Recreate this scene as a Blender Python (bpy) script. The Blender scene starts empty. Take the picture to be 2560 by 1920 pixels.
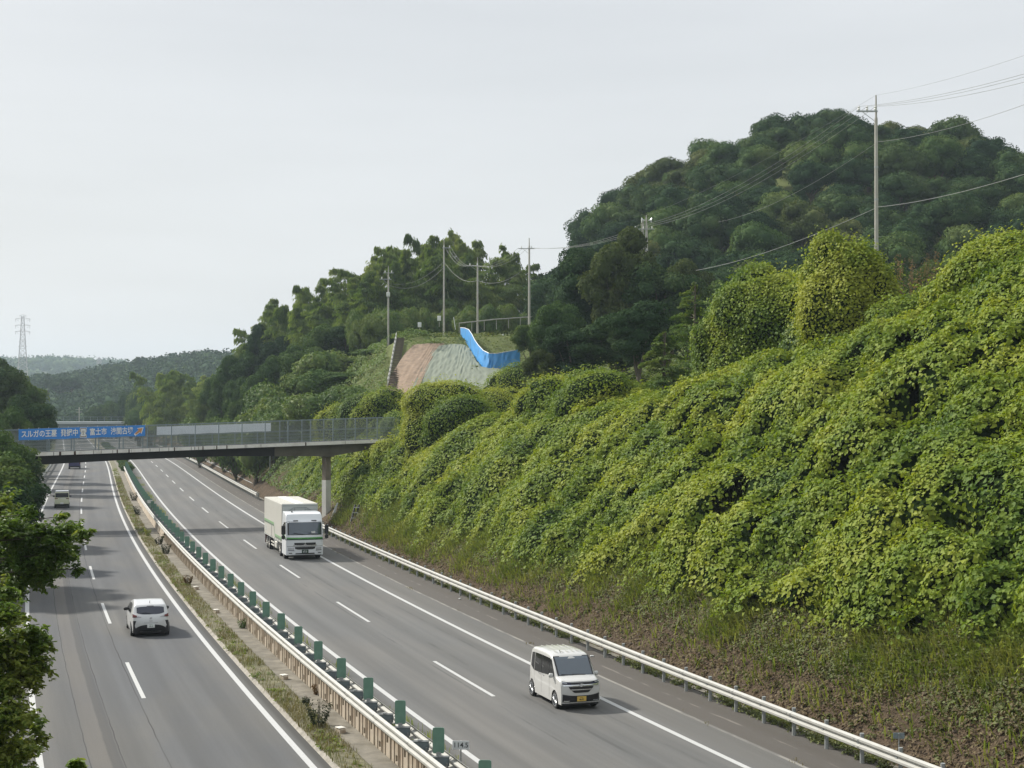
import bpy, math, random
import numpy as np
from mathutils import Vector, Matrix
R = math.radians
# ------------------------------------------------------------------ camera
SC = bpy.context.scene
COL = SC.collection
FPX, HC, CX, CY = 3931.0, 10.3, 1280.0, 960.0
PITCH = math.atan(56 / FPX)
cam_d = bpy.data.cameras.new('camera')
cam_d.sensor_width = 36.0
cam_d.lens = FPX / 2560 * 36
cam_d.clip_start = 0.5
cam_d.clip_end = 9000
cam = bpy.data.objects.new('camera', cam_d)
cam.location = (0, 0, HC)
cam.rotation_euler = (math.pi / 2 + PITCH, 0, 0)
COL.objects.link(cam)
SC.camera = cam
# ------------------------------------------------------------------ world, sun, exposure
SUN_EL, SUN_AZ = 39.0, -56.0          # azimuth measured from +Y towards +X
SUN_STRENGTH, SUN_ANGLE = 3.9, 4.0
SKY_STRENGTH = 0.1
EXPOSURE = 0.52
HAZE = 0.00015
wd = bpy.data.worlds.new('World')
SC.world = wd
wd.use_nodes = True
nt = wd.node_tree
nt.nodes.clear()
sky = nt.nodes.new('ShaderNodeTexSky')
sky.sky_type = 'NISHITA'
sky.sun_disc = False
sky.sun_elevation = R(SUN_EL)
sky.sun_rotation = R(SUN_AZ)
sky.altitude = 60
sky.air_density = 1.2
sky.dust_density = 4.0
sky.ozone_density = 1.5
# thin high overcast: a pale veil over the blue, faintly streaked
geo = nt.nodes.new('ShaderNodeTexCoord')
mp = nt.nodes.new('ShaderNodeMapping')
mp.inputs['Scale'].default_value = (1.0, 1.0, 7.0)
nz = nt.nodes.new('ShaderNodeTexNoise')
nz.inputs['Scale'].default_value = 2.2
nz.inputs['Detail'].default_value = 4
nz.inputs['Roughness'].default_value = 0.5
mr = nt.nodes.new('ShaderNodeMapRange')
mr.inputs['From Min'].default_value = 0.3
mr.inputs['From Max'].default_value = 0.7
mr.inputs['To Min'].default_value = 0.86
mr.inputs['To Max'].default_value = 0.90
mx = nt.nodes.new('ShaderNodeMix')
mx.data_type = 'RGBA'
mx.inputs[7].default_value = (5.2, 5.5, 5.85, 1)
# an overcast veil is brighter overhead than at the horizon
sz = nt.nodes.new('ShaderNodeSeparateXYZ')
zr_ = nt.nodes.new('ShaderNodeMapRange')
zr_.inputs['From Min'].default_value = .25
zr_.inputs['From Max'].default_value = 1.0
zr_.inputs['To Min'].default_value = 1.0
zr_.inputs['To Max'].default_value = 1.5
vs_ = nt.nodes.new('ShaderNodeVectorMath')
vs_.operation = 'SCALE'
vs_.inputs[0].default_value = (5.48, 5.62, 5.76)
nt.links.new(geo.outputs['Generated'], sz.inputs[0])
nt.links.new(sz.outputs[2], zr_.inputs['Value'])
cl_ = nt.nodes.new('ShaderNodeMapRange')
cl_.inputs['From Min'].default_value = .3
cl_.inputs['From Max'].default_value = .7
cl_.inputs['To Min'].default_value = .93
cl_.inputs['To Max'].default_value = 1.045
nt.links.new(nz.outputs[0], cl_.inputs['Value'])
ml_ = nt.nodes.new('ShaderNodeMath')
ml_.operation = 'MULTIPLY'
nt.links.new(zr_.outputs[0], ml_.inputs[0])
nt.links.new(cl_.outputs[0], ml_.inputs[1])
nt.links.new(ml_.outputs[0], vs_.inputs['Scale'])
nt.links.new(vs_.outputs[0], mx.inputs[7])
bg = nt.nodes.new('ShaderNodeBackground')
bg.inputs['Strength'].default_value = SKY_STRENGTH
wo = nt.nodes.new('ShaderNodeOutputWorld')
nt.links.new(geo.outputs['Generated'], mp.inputs['Vector'])
nt.links.new(mp.outputs[0], nz.inputs['Vector'])
nt.links.new(nz.outputs[0], mr.inputs['Value'])
nt.links.new(mr.outputs[0], mx.inputs[0])
nt.links.new(sky.outputs[0], mx.inputs[6])
nt.links.new(mx.outputs[2], bg.inputs['Color'])
nt.links.new(bg.outputs[0], wo.inputs['Surface'])
sd = bpy.data.lights.new('sun', 'SUN')
sd.energy = SUN_STRENGTH
sd.angle = R(SUN_ANGLE)
sd.color = (1.0, 0.95, 0.86)
so = bpy.data.objects.new('sun', sd)
_s = Vector((math.sin(R(SUN_AZ)) * math.cos(R(SUN_EL)), math.cos(R(SUN_AZ)) * math.cos(R(SUN_EL)), math.sin(R(SUN_EL))))
so.rotation_euler = _s.to_track_quat('Z', 'Y').to_euler()
so.location = (-60, 40, 120)
COL.objects.link(so)
SC.view_settings.view_transform = 'Standard'
SC.view_settings.look = 'None'
SC.view_settings.exposure = EXPOSURE
SC.view_settings.gamma = 1
SC.view_settings.use_curve_mapping = False
SC.render.engine = 'CYCLES'
cy = SC.cycles
cy.max_bounces = 6
cy.diffuse_bounces = 3
cy.glossy_bounces = 3
cy.transmission_bounces = 5
cy.transparent_max_bounces = 8
cy.volume_bounces = 1
cy.use_denoising = True
cy.use_adaptive_sampling = True
cy.adaptive_threshold = 0.012
cy.caustics_reflective = False
cy.caustics_refractive = False

# ------------------------------------------------------------------ geometry of the place
_c = (18.9323558, -0.374611380, 4.86310823e-04, -7.17616611e-07)
def _rp(Y): return _c[0] + _c[1] * Y + _c[2] * Y * Y + _c[3] * Y ** 3
def _dp(Y): return _c[1] + 2 * _c[2] * Y + 3 * _c[3] * Y * Y
def rr(Y):
    Y = np.asarray(Y, float)
    Yc = np.clip(Y, 20, 330)
    return _rp(Yc) + (Y - Yc) * _dp(Yc)
def drr(Y):
    return _dp(np.clip(np.asarray(Y, float), 20, 330))
def rp(Y, d, z=0.0):
    """point at distance d to the right of the reference lane line, at forward distance about Y"""
    s = float(drr(Y)); q = math.sqrt(1 + s * s)
    return Vector((float(rr(Y)) + d / q, Y - d * s / q, z))
def rdir(Y):
    s = float(drr(Y)); return Vector((s, 1, 0)).normalized()
def rang(Y):            # z rotation that turns +Y into the road direction
    d = rdir(Y); return math.atan2(-d.x, d.y)
def dist(X, Y):
    s = drr(Y)
    Yc = Y + (X - rr(Y)) * s / (1 + s * s)
    s = drr(Yc)
    return (X - rr(Yc) - (Y - Yc) * s) / np.sqrt(1 + s * s)
def at(px, py, Y):
    """world point seen at photo pixel px,py at forward distance Y"""
    u = (CY - py) / FPX
    fy = math.cos(PITCH) - math.sin(PITCH) * u
    fz = math.sin(PITCH) + math.cos(PITCH) * u
    t = Y / fy
    return Vector(((px - CX) / FPX * t, Y, HC + fz * t))
def sstep(a, b, x):
    t = np.clip((np.asarray(x, float) - a) / (b - a), 0, 1)
    return t * t * (3 - 2 * t)
def vnoise(X, Y, s, seed=0):
    """cheap smooth value noise, -1..1"""
    x = np.asarray(X, float) / s + seed * 17.3; y = np.asarray(Y, float) / s + seed * 9.1
    xi = np.floor(x); yi = np.floor(y); fx = x - xi; fy = y - yi
    fx = fx * fx * (3 - 2 * fx); fy = fy * fy * (3 - 2 * fy)
    def h(a, b):
        v = np.sin(a * 127.1 + b * 311.7 + seed * 74.7) * 43758.5453
        return (v - np.floor(v)) * 2 - 1
    return (h(xi, yi) * (1 - fx) + h(xi + 1, yi) * fx) * (1 - fy) + (h(xi, yi + 1) * (1 - fx) + h(xi + 1, yi + 1) * fx) * fy
def hgt(X, Y):
    X = np.asarray(X, float); Y = np.asarray(Y, float)
    d = dist(X, Y)
    k = np.interp(Y, [0, 150, 172, 190, 215, 240], [.92, .92, .92, 1.1, .95, .8])
    Hc = np.interp(Y, [20, 45, 64, 76, 92, 130, 165, 195, 300, 380, 450, 700], [17, 18.6, 18.0, 14.2, 10.6, 7.9, 9.3, 19.0, 19.0, 14, 8, 4])
    up = k * (d - 8.3)
    h = np.minimum(up, Hc)
    m = np.exp(-((up - Hc) / 1.6) ** 2) * .5
    h = h - m
    h = np.where(d < 8.3, -0.06, np.maximum(h, -0.06))
    h = h + sstep(24, 42, d) * 3.5 * sstep(60, 78, Y) * (1 - sstep(150, 185, Y))
    ridge = np.interp(X, [-12, 2, 9, 15, 22, 34, 51, 71, 92, 114, 160, 230], [0, 5, 12, 21, 30, 38, 43.5, 47.5, 43, 28, 13, 4])
    g = sstep(195, 345, Y) * (1 - sstep(365, 520, Y))
    h = h + ridge * g * (d > 8)
    hl = np.minimum(.85 * (-18.2 - d), np.interp(Y, [0, 150, 260, 400, 600], [9, 9, 7, 5, 3]))
    h = np.where(d < -18.2, np.maximum(hl, -.06), h)
    wob = np.where((d > 9) | (d < -19), 1, 0) * (.5 * vnoise(X, Y, 9, 1) + .25 * vnoise(X, Y, 3.5, 2)) * np.minimum(1, np.abs(d - 8.3) / 6) * (1 - .9 * np.exp(-((Y - 186) / 22) ** 2 - ((d - 30) / 16) ** 2))
    return h + wob
def h1(x, y): return float(hgt(np.array([x]), np.array([y]))[0])

# ------------------------------------------------------------------ object helpers
def tag(o, label=None, cat=None, group=None, kind=None):
    if label: o['label'] = label
    if cat: o['category'] = cat
    if group: o['group'] = group
    if kind: o['kind'] = kind
    return o
def empty(name, loc=(0, 0, 0), rz=0, label=None, cat=None, group=None, rx=0):
    o = bpy.data.objects.new(name, None)
    COL.objects.link(o)
    o.empty_display_size = .3
    o.location = loc
    o.rotation_euler = (rx, 0, rz)
    return tag(o, label, cat, group)
def link(name, me, parent=None, loc=None, rz=None):
    o = bpy.data.objects.new(name, me)
    COL.objects.link(o)
    o.parent = parent
    if loc is not None: o.location = loc
    if rz is not None: o.rotation_euler = (0, 0, rz)
    return o
def copy_tree(o, parent=None):
    c = o.copy()
    COL.objects.link(c)
    c.parent = parent
    for ch in list(o.children):
        copy_tree(ch, c)
    return c
def smooth(me, ang=38):
    me.polygons.foreach_set('use_smooth', np.ones(len(me.polygons), bool))
    if ang: me.set_sharp_from_angle(angle=R(ang))
def npmesh(name, groups, mats, sm=False, uv=None):
    """groups: list of (verts Nx3, faces MxK, material index)"""
    me = bpy.data.meshes.new(name)
    V = []; LV = []; LS = []; MI = []; off = 0; lo = 0
    for v, f, mi in groups:
        v = np.asarray(v, np.float32); f = np.asarray(f, np.int32)
        if len(f) == 0: continue
        V.append(v); LV.append((f + off).ravel())
        LS.append(np.arange(len(f), dtype=np.int32) * f.shape[1] + lo)
        lo += f.size; off += len(v)
        MI.append(np.full(len(f), mi, np.int32))
    V = np.concatenate(V); LV = np.concatenate(LV); LS = np.concatenate(LS); MI = np.concatenate(MI)
    me.vertices.add(len(V)); me.vertices.foreach_set('co', V.ravel())
    me.loops.add(len(LV)); me.loops.foreach_set('vertex_index', LV)
    me.polygons.add(len(LS)); me.polygons.foreach_set('loop_start', LS)
    me.polygons.foreach_set('material_index', MI)
    if uv is not None:
        l = me.uv_layers.new(name='UVMap')
        l.data.foreach_set('uv', np.asarray(uv, np.float32)[LV].ravel())
    me.update(calc_edges=True)
    me.validate()
    for m in mats: me.materials.append(m)
    if sm: smooth(me, None)
    return me
class MB:
    """collects simple shapes into one mesh"""
    def __init__(s): s.v = []; s.f = []; s.m = []
    def add(s, vs, fs, mi=0):
        o = len(s.v)
        s.v += [tuple(p) for p in vs]
        s.f += [tuple(i + o for i in f) for f in fs]
        s.m += [mi] * len(fs)
        return s
    def box(s, c, size, rz=0, mi=0, M=None, taper=1.0):
        x, y, z = size[0] / 2, size[1] / 2, size[2] / 2
        ps = [(-x, -y, -z), (x, -y, -z), (x, y, -z), (-x, y, -z), (-x * taper, -y * taper, z), (x * taper, -y * taper, z), (x * taper, y * taper, z), (-x * taper, y * taper, z)]
        cs, sn = math.cos(rz), math.sin(rz)
        ps = [Vector((p[0] * cs - p[1] * sn + c[0], p[0] * sn + p[1] * cs + c[1], p[2] + c[2])) for p in ps]
        if M is not None: ps = [M @ p for p in ps]
        return s.add(ps, [(0, 3, 2, 1), (4, 5, 6, 7), (0, 1, 5, 4), (1, 2, 6, 5), (2, 3, 7, 6), (3, 0, 4, 7)], mi)
    def bbox(s, c, size, b=.01, mi=0, rz=0):
        """box with chamfered edges"""
        hx, hy, hz = size[0] / 2, size[1] / 2, size[2] / 2
        b = min(b, hx * .9, hy * .9, hz * .9)
        ring = [(hx - b, -hy), (hx, -hy + b), (hx, hy - b), (hx - b, hy), (-hx + b, hy), (-hx, hy - b), (-hx, -hy + b), (-hx + b, -hy)]
        ins = [(math.copysign(min(abs(x), hx - b), x), math.copysign(min(abs(y), hy - b), y)) for x, y in ring]
        cs, sn = math.cos(rz), math.sin(rz)
        vs = []
        for pts, z in ((ins, -hz), (ring, -hz + b), (ring, hz - b), (ins, hz)):
            vs += [(c[0] + x * cs - y * sn, c[1] + x * sn + y * cs, c[2] + z) for x, y in pts]
        fs = [tuple(range(7, -1, -1)), tuple(range(24, 32))]
        for k in range(3):
            for i in range(8):
                j = (i + 1) % 8
                fs.append((k * 8 + i, k * 8 + j, k * 8 + 8 + j, k * 8 + 8 + i))
        return s.add(vs, fs, mi)
    def tube(s, pts, rad, n=6, mi=0, cap=True):
        pts = [Vector(p) for p in pts]
        if not hasattr(rad, '__len__'): rad = [rad] * len(pts)
        vs = []; N = len(pts)
        for i, p in enumerate(pts):
            t = (pts[min(i + 1, N - 1)] - pts[max(i - 1, 0)]).normalized()
            a = Vector((0, 0, 1)) if abs(t.z) < .9 else Vector((1, 0, 0))
            u = t.cross(a).normalized(); w = t.cross(u).normalized()
            for k in range(n):
                an = 2 * math.pi * k / n
                vs.append(p + (u * math.cos(an) + w * math.sin(an)) * rad[i])
        fs = []
        for i in range(N - 1):
            for k in range(n):
                k2 = (k + 1) % n
                fs.append((i * n + k, i * n + k2, (i + 1) * n + k2, (i + 1) * n + k))
        if cap:
            fs.append(tuple(range(n))); fs.append(tuple((N - 1) * n + k for k in range(n - 1, -1, -1)))
        return s.add(vs, fs, mi)
    def prism(s, poly, z0, z1, mi=0, axis='z', M=None):
        """extrude a polygon of (a,b). axis z: (a,b,z); axis y: (a,y,b); axis x: (x,a,b)"""
        n = len(poly)
        def P(a, b, t):
            p = Vector((a, b, t)) if axis == 'z' else Vector((a, t, b)) if axis == 'y' else Vector((t, a, b))
            return M @ p if M is not None else p
        vs = [P(a, b, z0) for a, b in poly] + [P(a, b, z1) for a, b in poly]
        fs = [tuple(range(n - 1, -1, -1)), tuple(range(n, 2 * n))] + [(i, (i + 1) % n, n + (i + 1) % n, n + i) for i in range(n)]
        return s.add(vs, fs, mi)
    def lathe(s, prof, n=20, mi=0, axis='x', c=(0, 0, 0)):
        """prof: (along axis, radius)"""
        vs = []
        for a, r in prof:
            for k in range(n):
                an = 2 * math.pi * k / n
                p = (a, r * math.cos(an), r * math.sin(an)) if axis == 'x' else (r * math.cos(an), r * math.sin(an), a)
                vs.append((p[0] + c[0], p[1] + c[1], p[2] + c[2]))
        fs = []
        for i in range(len(prof) - 1):
            for k in range(n):
                k2 = (k + 1) % n
                fs.append((i * n + k, i * n + k2, (i + 1) * n + k2, (i + 1) * n + k))
        fs.append(tuple(range(n - 1, -1, -1))); fs.append(tuple((len(prof) - 1) * n + k for k in range(n)))
        return s.add(vs, fs, mi)
    def mesh(s, name, mats, sm=None):
        me = bpy.data.meshes.new(name)
        me.from_pydata(s.v, [], s.f)
        me.polygons.foreach_set('material_index', np.array(s.m, np.int32))
        for m in (mats if isinstance(mats, (list, tuple)) else [mats]): me.materials.append(m)
        me.update()
        bad = False
        if sm: smooth(me, sm)
        return me
    def build(s, name, mats, parent=None, loc=None, rz=None, sm=None):
        return link(name, s.mesh(name, mats, sm), parent, loc, rz)
def fixn(me):
    import bmesh
    b = bmesh.new(); b.from_mesh(me)
    bmesh.ops.recalc_face_normals(b, faces=b.faces)
    b.to_mesh(me); b.free()
    return me

# ------------------------------------------------------------------ materials
def newmat(name):
    m = bpy.data.materials.new(name)
    m.use_nodes = True
    t = m.node_tree
    t.nodes.clear()
    o = t.nodes.new('ShaderNodeOutputMaterial')
    return m, t, o
def nd(t, ty, ins=None, **kw):
    n = t.nodes.new(ty)
    for k, v in kw.items(): setattr(n, k, v)
    for k, v in (ins or {}).items():
        if isinstance(v, bpy.types.NodeSocket): t.links.new(v, n.inputs[k])
        else: n.inputs[k].default_value = v
    return n
def mth(t, op, a, b=0.0, c=None, clamp=False):
    n = t.nodes.new('ShaderNodeMath'); n.operation = op; n.use_clamp = clamp
    for i, v in enumerate((a, b) if c is None else (a, b, c)):
        if isinstance(v, bpy.types.NodeSocket): t.links.new(v, n.inputs[i])
        else: n.inputs[i].default_value = v
    return n.outputs[0]
def mixc(t, f, a, b, mode='MIX'):
    n = t.nodes.new('ShaderNodeMix'); n.data_type = 'RGBA'; n.blend_type = mode
    for i, v in ((0, f), (6, a), (7, b)):
        if isinstance(v, bpy.types.NodeSocket): t.links.new(v, n.inputs[i])
        else: n.inputs[i].default_value = v if i == 0 else (*v[:3], 1)
    return n.outputs[2]
def mrange(t, v, a, b, c=0.0, d=1.0, sm=False):
    n = nd(t, 'ShaderNodeMapRange', {'Value': v, 'From Min': a, 'From Max': b, 'To Min': c, 'To Max': d})
    if sm: n.interpolation_type = 'SMOOTHSTEP'
    return n.outputs[0]
def noise(t, vec, scale, detail=3, rough=.55, out=0):
    n = nd(t, 'ShaderNodeTexNoise', {'Scale': scale, 'Detail': detail, 'Roughness': rough})
    if vec is not None: t.links.new(vec, n.inputs['Vector'])
    return n.outputs[out]
def scaled(t, vec, s):
    return nd(t, 'ShaderNodeMapping', {'Vector': vec, 'Scale': s}).outputs[0]
def simple(name, col, rough=.6, metal=0.0, var=.15, scale=6.0, bump=0.0, dirt=None, dirt_amt=.4, spec=.5, coat=0.0):
    """plain surface with mottling, optional dirt colour in noise patches"""
    m, t, o = newmat(name)
    tc = nd(t, 'ShaderNodeTexCoord').outputs['Object']
    n1 = noise(t, tc, scale, 4)
    f = mrange(t, n1, .3, .7, 1 - var, 1 + var)
    c = mixc(t, 1.0, col, nd(t, 'ShaderNodeCombineColor', {0: f, 1: f, 2: f}).outputs[0], 'MULTIPLY')
    if dirt is not None:
        n2 = noise(t, tc, scale * .45, 6, .65)
        c = mixc(t, mrange(t, n2, .48, .75, 0, dirt_amt), c, dirt)
    b = nd(t, 'ShaderNodeBsdfPrincipled', {'Base Color': c, 'Metallic': metal, 'Specular IOR Level': spec, 'Coat Weight': coat})
    b.inputs['Roughness'].default_value = rough
    if bump:
        bp = nd(t, 'ShaderNodeBump', {'Height': n1, 'Strength': bump, 'Distance': .05})
        t.links.new(bp.outputs[0], b.inputs['Normal'])
    t.links.new(b.outputs[0], o.inputs[0])
    return m
def leafmat(name, cols, trans=.28, rough=.6, patch=.12, spec=.18, rv=.42):
    """foliage: each leaf its own tint between three greens, drifting in patches"""
    m, t, o = newmat(name)
    g = nd(t, 'ShaderNodeNewGeometry')
    tc = g.outputs['Position']
    ri = g.outputs['Random Per Island']
    oi = nd(t, 'ShaderNodeObjectInfo').outputs['Random']
    pn = noise(t, tc, patch, 3)
    a = mth(t, 'MULTIPLY_ADD', ri, rv, -rv / 2)
    a = mth(t, 'ADD', a, mrange(t, pn, .32, .68, .05, .95))
    a = mth(t, 'ADD', a, mrange(t, noise(t, tc, patch * 5, 2), .32, .68, -.22, .22))
    a = mth(t, 'ADD', a, mth(t, 'MULTIPLY_ADD', oi, .5, -.25), clamp=True)
    r = nd(t, 'ShaderNodeValToRGB', {'Fac': a})
    e = r.color_ramp.elements
    e[0].color = (*cols[0], 1); e[1].color = (*cols[2], 1)
    x = r.color_ramp.elements.new(.5); x.color = (*cols[1], 1)
    c = r.outputs[0]
    b = nd(t, 'ShaderNodeBsdfPrincipled', {'Base Color': c, 'Roughness': rough, 'Specular IOR Level': spec})
    tr = nd(t, 'ShaderNodeBsdfTranslucent', {'Color': mixc(t, 1.0, c, (1.15, 1.1, .55), 'MULTIPLY')})
    mx = nd(t, 'ShaderNodeMixShader', {0: trans, 1: b.outputs[0], 2: tr.outputs[0]})
    t.links.new(mx.outputs[0], o.inputs[0])
    return m

# ================================================================== SETTING
def M_asphalt(name, base, warm, left=False, shoulder=None):
    m, t, o = newmat(name)
    uv = nd(t, 'ShaderNodeTexCoord').outputs['UV']
    sp = nd(t, 'ShaderNodeSeparateXYZ', {0: uv})
    u, v = sp.outputs[0], sp.outputs[1]
    fine = noise(t, scaled(t, uv, (9, 9, 1)), 2.2, 5, .7)
    streak = noise(t, scaled(t, uv, (.035, 1.5, 1)), 1.3, 4, .6)
    blot = noise(t, scaled(t, uv, (.06, .22, 1)), 1.0, 4, .55)
    wob = noise(t, scaled(t, uv, (.25, .0, 1)), 1.0, 5, .6)
    vw = mth(t, 'ADD', v, mth(t, 'MULTIPLY_ADD', wob, .16, -.08))
    c = mixc(t, mrange(t, blot, .35, .68, 0, 1, True), base, warm)
    def mulv(c, f): return mixc(t, 1.0, c, nd(t, 'ShaderNodeCombineColor', {0: f, 1: f, 2: f}).outputs[0], 'MULTIPLY')
    c = mulv(c, mrange(t, fine, .3, .7, .86, 1.14))
    c = mulv(c, mrange(t, streak, .3, .7, .86, 1.12))
    def band(cen, w, soft=.02, vv=None):
        a = mth(t, 'ABSOLUTE', mth(t, 'SUBTRACT', vv or vw, cen))
        return mrange(t, a, w / 2 + soft, w / 2, 0, 1, True)
    if left:
        seg = mrange(t, noise(t, scaled(t, uv, (.11, .6, 1)), 1.0, 2), .4, .55, .45, .95)
        c = mixc(t, mth(t, 'MULTIPLY', band(-13.82, .62, .14), .30), c, (warm[0] * 1.1, warm[1] * .97, warm[2] * .86))
        c = mixc(t, mth(t, 'MULTIPLY', band(-13.48, .24, .08), .55), c, tuple(x * .45 for x in base))
        for cen, w in ((-14.22, .018), (-13.28, .022), (-12.05, .022)):
            c = mixc(t, mth(t, 'MULTIPLY', band(cen, w, .014), seg), c, (.022, .022, .024))
        for cen in (-14.6, -12.9, -11.0, -9.3): c = mixc(t, mth(t, 'MULTIPLY', band(cen, .3, .4, v), .30), c, tuple(x * .6 for x in base))
        c = mixc(t, mrange(t, v, -8.1, -7.85, 0, .75, True), c, (.035, .034, .03))
        c = mixc(t, mrange(t, v, -15.8, -16.2, 0, .45, True), c, (.05, .052, .045))
    else:
        seg = mrange(t, noise(t, scaled(t, uv, (.25, 1.2, 1)), 1.0, 4), .45, .6, 0, .55)
        for cen, w in ((-.32, .03), (1.05, .10), (2.6, .05)):
            c = mixc(t, mth(t, 'MULTIPLY', band(cen, w, .05), seg), c, tuple(x * .42 for x in base))
        for cen in (-2.6, -1.0, 1.0, 2.7): c = mixc(t, mth(t, 'MULTIPLY', band(cen, .3, .4, v), .30), c, tuple(x * .62 for x in base))
        c = mixc(t, mrange(t, v, 3.6, 4.2, 0, .35, True), c, (.085, .08, .07))
        c = mixc(t, mrange(t, v, 5.15, 5.22, 0, .8), c, shoulder)
        c = mixc(t, mth(t, 'MULTIPLY', band(5.12, .1, .03), mrange(t, noise(t, scaled(t, uv, (.5, 2, 1)), 1.2, 3), .4, .55, .25, .95)), c, (.22, .21, .19))
        c = mixc(t, mth(t, 'MULTIPLY', band(6.05, .07, .04), mrange(t, noise(t, scaled(t, uv, (.4, 2, 1)), 1.2, 3), .5, .62, 0, .6)), c, (.19, .175, .15))
        c = mixc(t, mrange(t, v, -3.75, -4.3, 0, .7, True), c, (.05, .046, .035))
    bp = nd(t, 'ShaderNodeBump', {'Height': fine, 'Strength': .35, 'Distance': .01})
    b = nd(t, 'ShaderNodeBsdfPrincipled', {'Base Color': c, 'Roughness': .82, 'Specular IOR Level': .35, 'Normal': bp.outputs[0]})
    t.links.new(b.outputs[0], o.inputs[0])
    return m
def M_paint():
    m, t, o = newmat('road_paint')
    uv = nd(t, 'ShaderNodeTexCoord').outputs['UV']
    n1 = noise(t, scaled(t, uv, (2, 8, 1)), 2.0, 5, .7)
    n2 = noise(t, scaled(t, uv, (12, 12, 1)), 2.0, 3, .6)
    c = mixc(t, mrange(t, n1, .55, .72, 0, .5), (.45, .455, .45), (.22, .22, .21))
    c = mixc(t, mrange(t, n2, .55, .8, 0, .35), c, (.3, .3, .29))
    w = nd(t, 'ShaderNodeTexWave', {'Vector': uv, 'Scale': 2.1}, bands_direction='X')
    bp = nd(t, 'ShaderNodeBump', {'Height': w.outputs[1], 'Strength': .5, 'Distance': .012})
    b = nd(t, 'ShaderNodeBsdfPrincipled', {'Base Color': c, 'Roughness': .6, 'Normal': bp.outputs[0]})
    t.links.new(b.outputs[0], o.inputs[0])
    return m
def M_ground():
    m, t, o = newmat('ground_soil_and_growth')
    p = nd(t, 'ShaderNodeNewGeometry').outputs['Position']
    uv = nd(t, 'ShaderNodeTexCoord').outputs['UV']
    v = nd(t, 'ShaderNodeSeparateXYZ', {0: uv}).outputs[1]
    n1 = noise(t, p, .55, 5, .65); n2 = noise(t, p, 3.5, 5, .7); n3 = noise(t, p, .12, 3)
    soil = mixc(t, mrange(t, n2, .35, .65), (.085, .062, .042), (.145, .108, .074))
    soil = mixc(t, mrange(t, noise(t, p, 9, 4, .7), .45, .65, 0, .6), soil, (.05, .038, .026))
    soil = mixc(t, mrange(t, n1, .45, .65, 0, .7), soil, (.06, .046, .032))
    grn = mixc(t, mrange(t, n2, .3, .7), (.095, .125, .04), (.16, .18, .07))
    e = mth(t, 'ADD', v, mth(t, 'MULTIPLY_ADD', n1, 3.0, -1.5))
    f = mrange(t, e, 9.6, 12.5, 0, 1, True)
    c = mixc(t, f, soil, grn)
    c = mixc(t, mrange(t, v, -17, -19, 0, 1), c, grn)
    bp = nd(t, 'ShaderNodeBump', {'Height': n2, 'Strength': 1.0, 'Distance': .25})
    b = nd(t, 'ShaderNodeBsdfPrincipled', {'Base Color': c, 'Roughness': .95, 'Specular IOR Level': .1, 'Normal': bp.outputs[0]})
    t.links.new(b.outputs[0], o.inputs[0])
    return m
MAT = {}
MAT['asph_l'] = M_asphalt('asphalt_worn_cool', (.080, .084, .090), (.102, .100, .094), left=True)
MAT['asph_r'] = M_asphalt('asphalt_worn_warm', (.104, .106, .106), (.124, .121, .115), shoulder=(.070, .061, .052))
MAT['paint'] = M_paint()
MAT['ground'] = M_ground()
MAT['concrete'] = simple('concrete_weathered', (.27, .25, .215), .85, 0, .22, 3.0, .3, dirt=(.10, .085, .06), dirt_amt=.7)
MAT['concrete_wall'] = simple('concrete_barrier_stained', (.42, .36, .285), .85, 0, .15, 2.2, .25, dirt=(.22, .15, .09), dirt_amt=.85)
MAT['pave'] = simple('old_paved_verge', (.17, .155, .125), .9, 0, .3, 2.0, .4, dirt=(.08, .07, .045), dirt_amt=.8)
MAT['verge'] = simple('verge_dry_soil', (.13, .12, .07), .95, 0, .35, 3.0, .5, dirt=(.06, .07, .025), dirt_amt=.8)
MAT['steel_white'] = simple('steel_painted_white', (.40, .40, .375), .55, .0, .07, 2.0, 0, dirt=(.30, .28, .23), dirt_amt=.6)
MAT['steel_galv'] = simple('steel_galvanised', (.34, .36, .36), .5, .35, .12, 5.0)
MAT['steel_grey'] = simple('steel_bluegrey_painted', (.20, .245, .26), .5, .1, .1, 5.0)
MAT['glare'] = simple('green_plastic_plate', (.13, .25, .19), .5, 0, .12, 4.0, dirt=(.19, .28, .24), dirt_amt=.4)
MAT['black'] = simple('black_rubber', (.012, .012, .013), .7, 0, .2, 5)
MAT['dark'] = simple('recess_shade_black', (.008, .008, .009), .8, 0, .2, 3)  # shade painted on the backs of the barrier base openings

def ribbon(name, d0, d1, Y0, Y1, z0, z1, mat, step=2.0, parent=None, kind=None, nx=1):
    n = max(1, int(math.ceil((Y1 - Y0) / step)))
    Ys = np.linspace(Y0, Y1, n + 1)
    s = drr(Ys); q = np.sqrt(1 + s * s); r0 = rr(Ys)
    vs = []; uv = []
    for j in range(nx + 1):
        d = d0 + (d1 - d0) * j / nx; z = z0 + (z1 - z0) * j / nx
        vs.append(np.stack([r0 + d / q, Ys - d * s / q, np.full(n + 1, z)], 1))
        uv.append(np.stack([Ys * 1.045, np.full(n + 1, d)], 1))
    V = np.concatenate(vs); U = np.concatenate(uv)
    F = []
    for j in range(nx):
        a = np.arange(n) + j * (n + 1)
        F.append(np.stack([a, a + n + 1, a + n + 2, a + 1], 1))
    me = npmesh(name, [(V, np.concatenate(F), 0)], [mat], uv=U)
    o = link(name, me, parent)
    if kind: o['kind'] = kind
    return o

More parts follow.
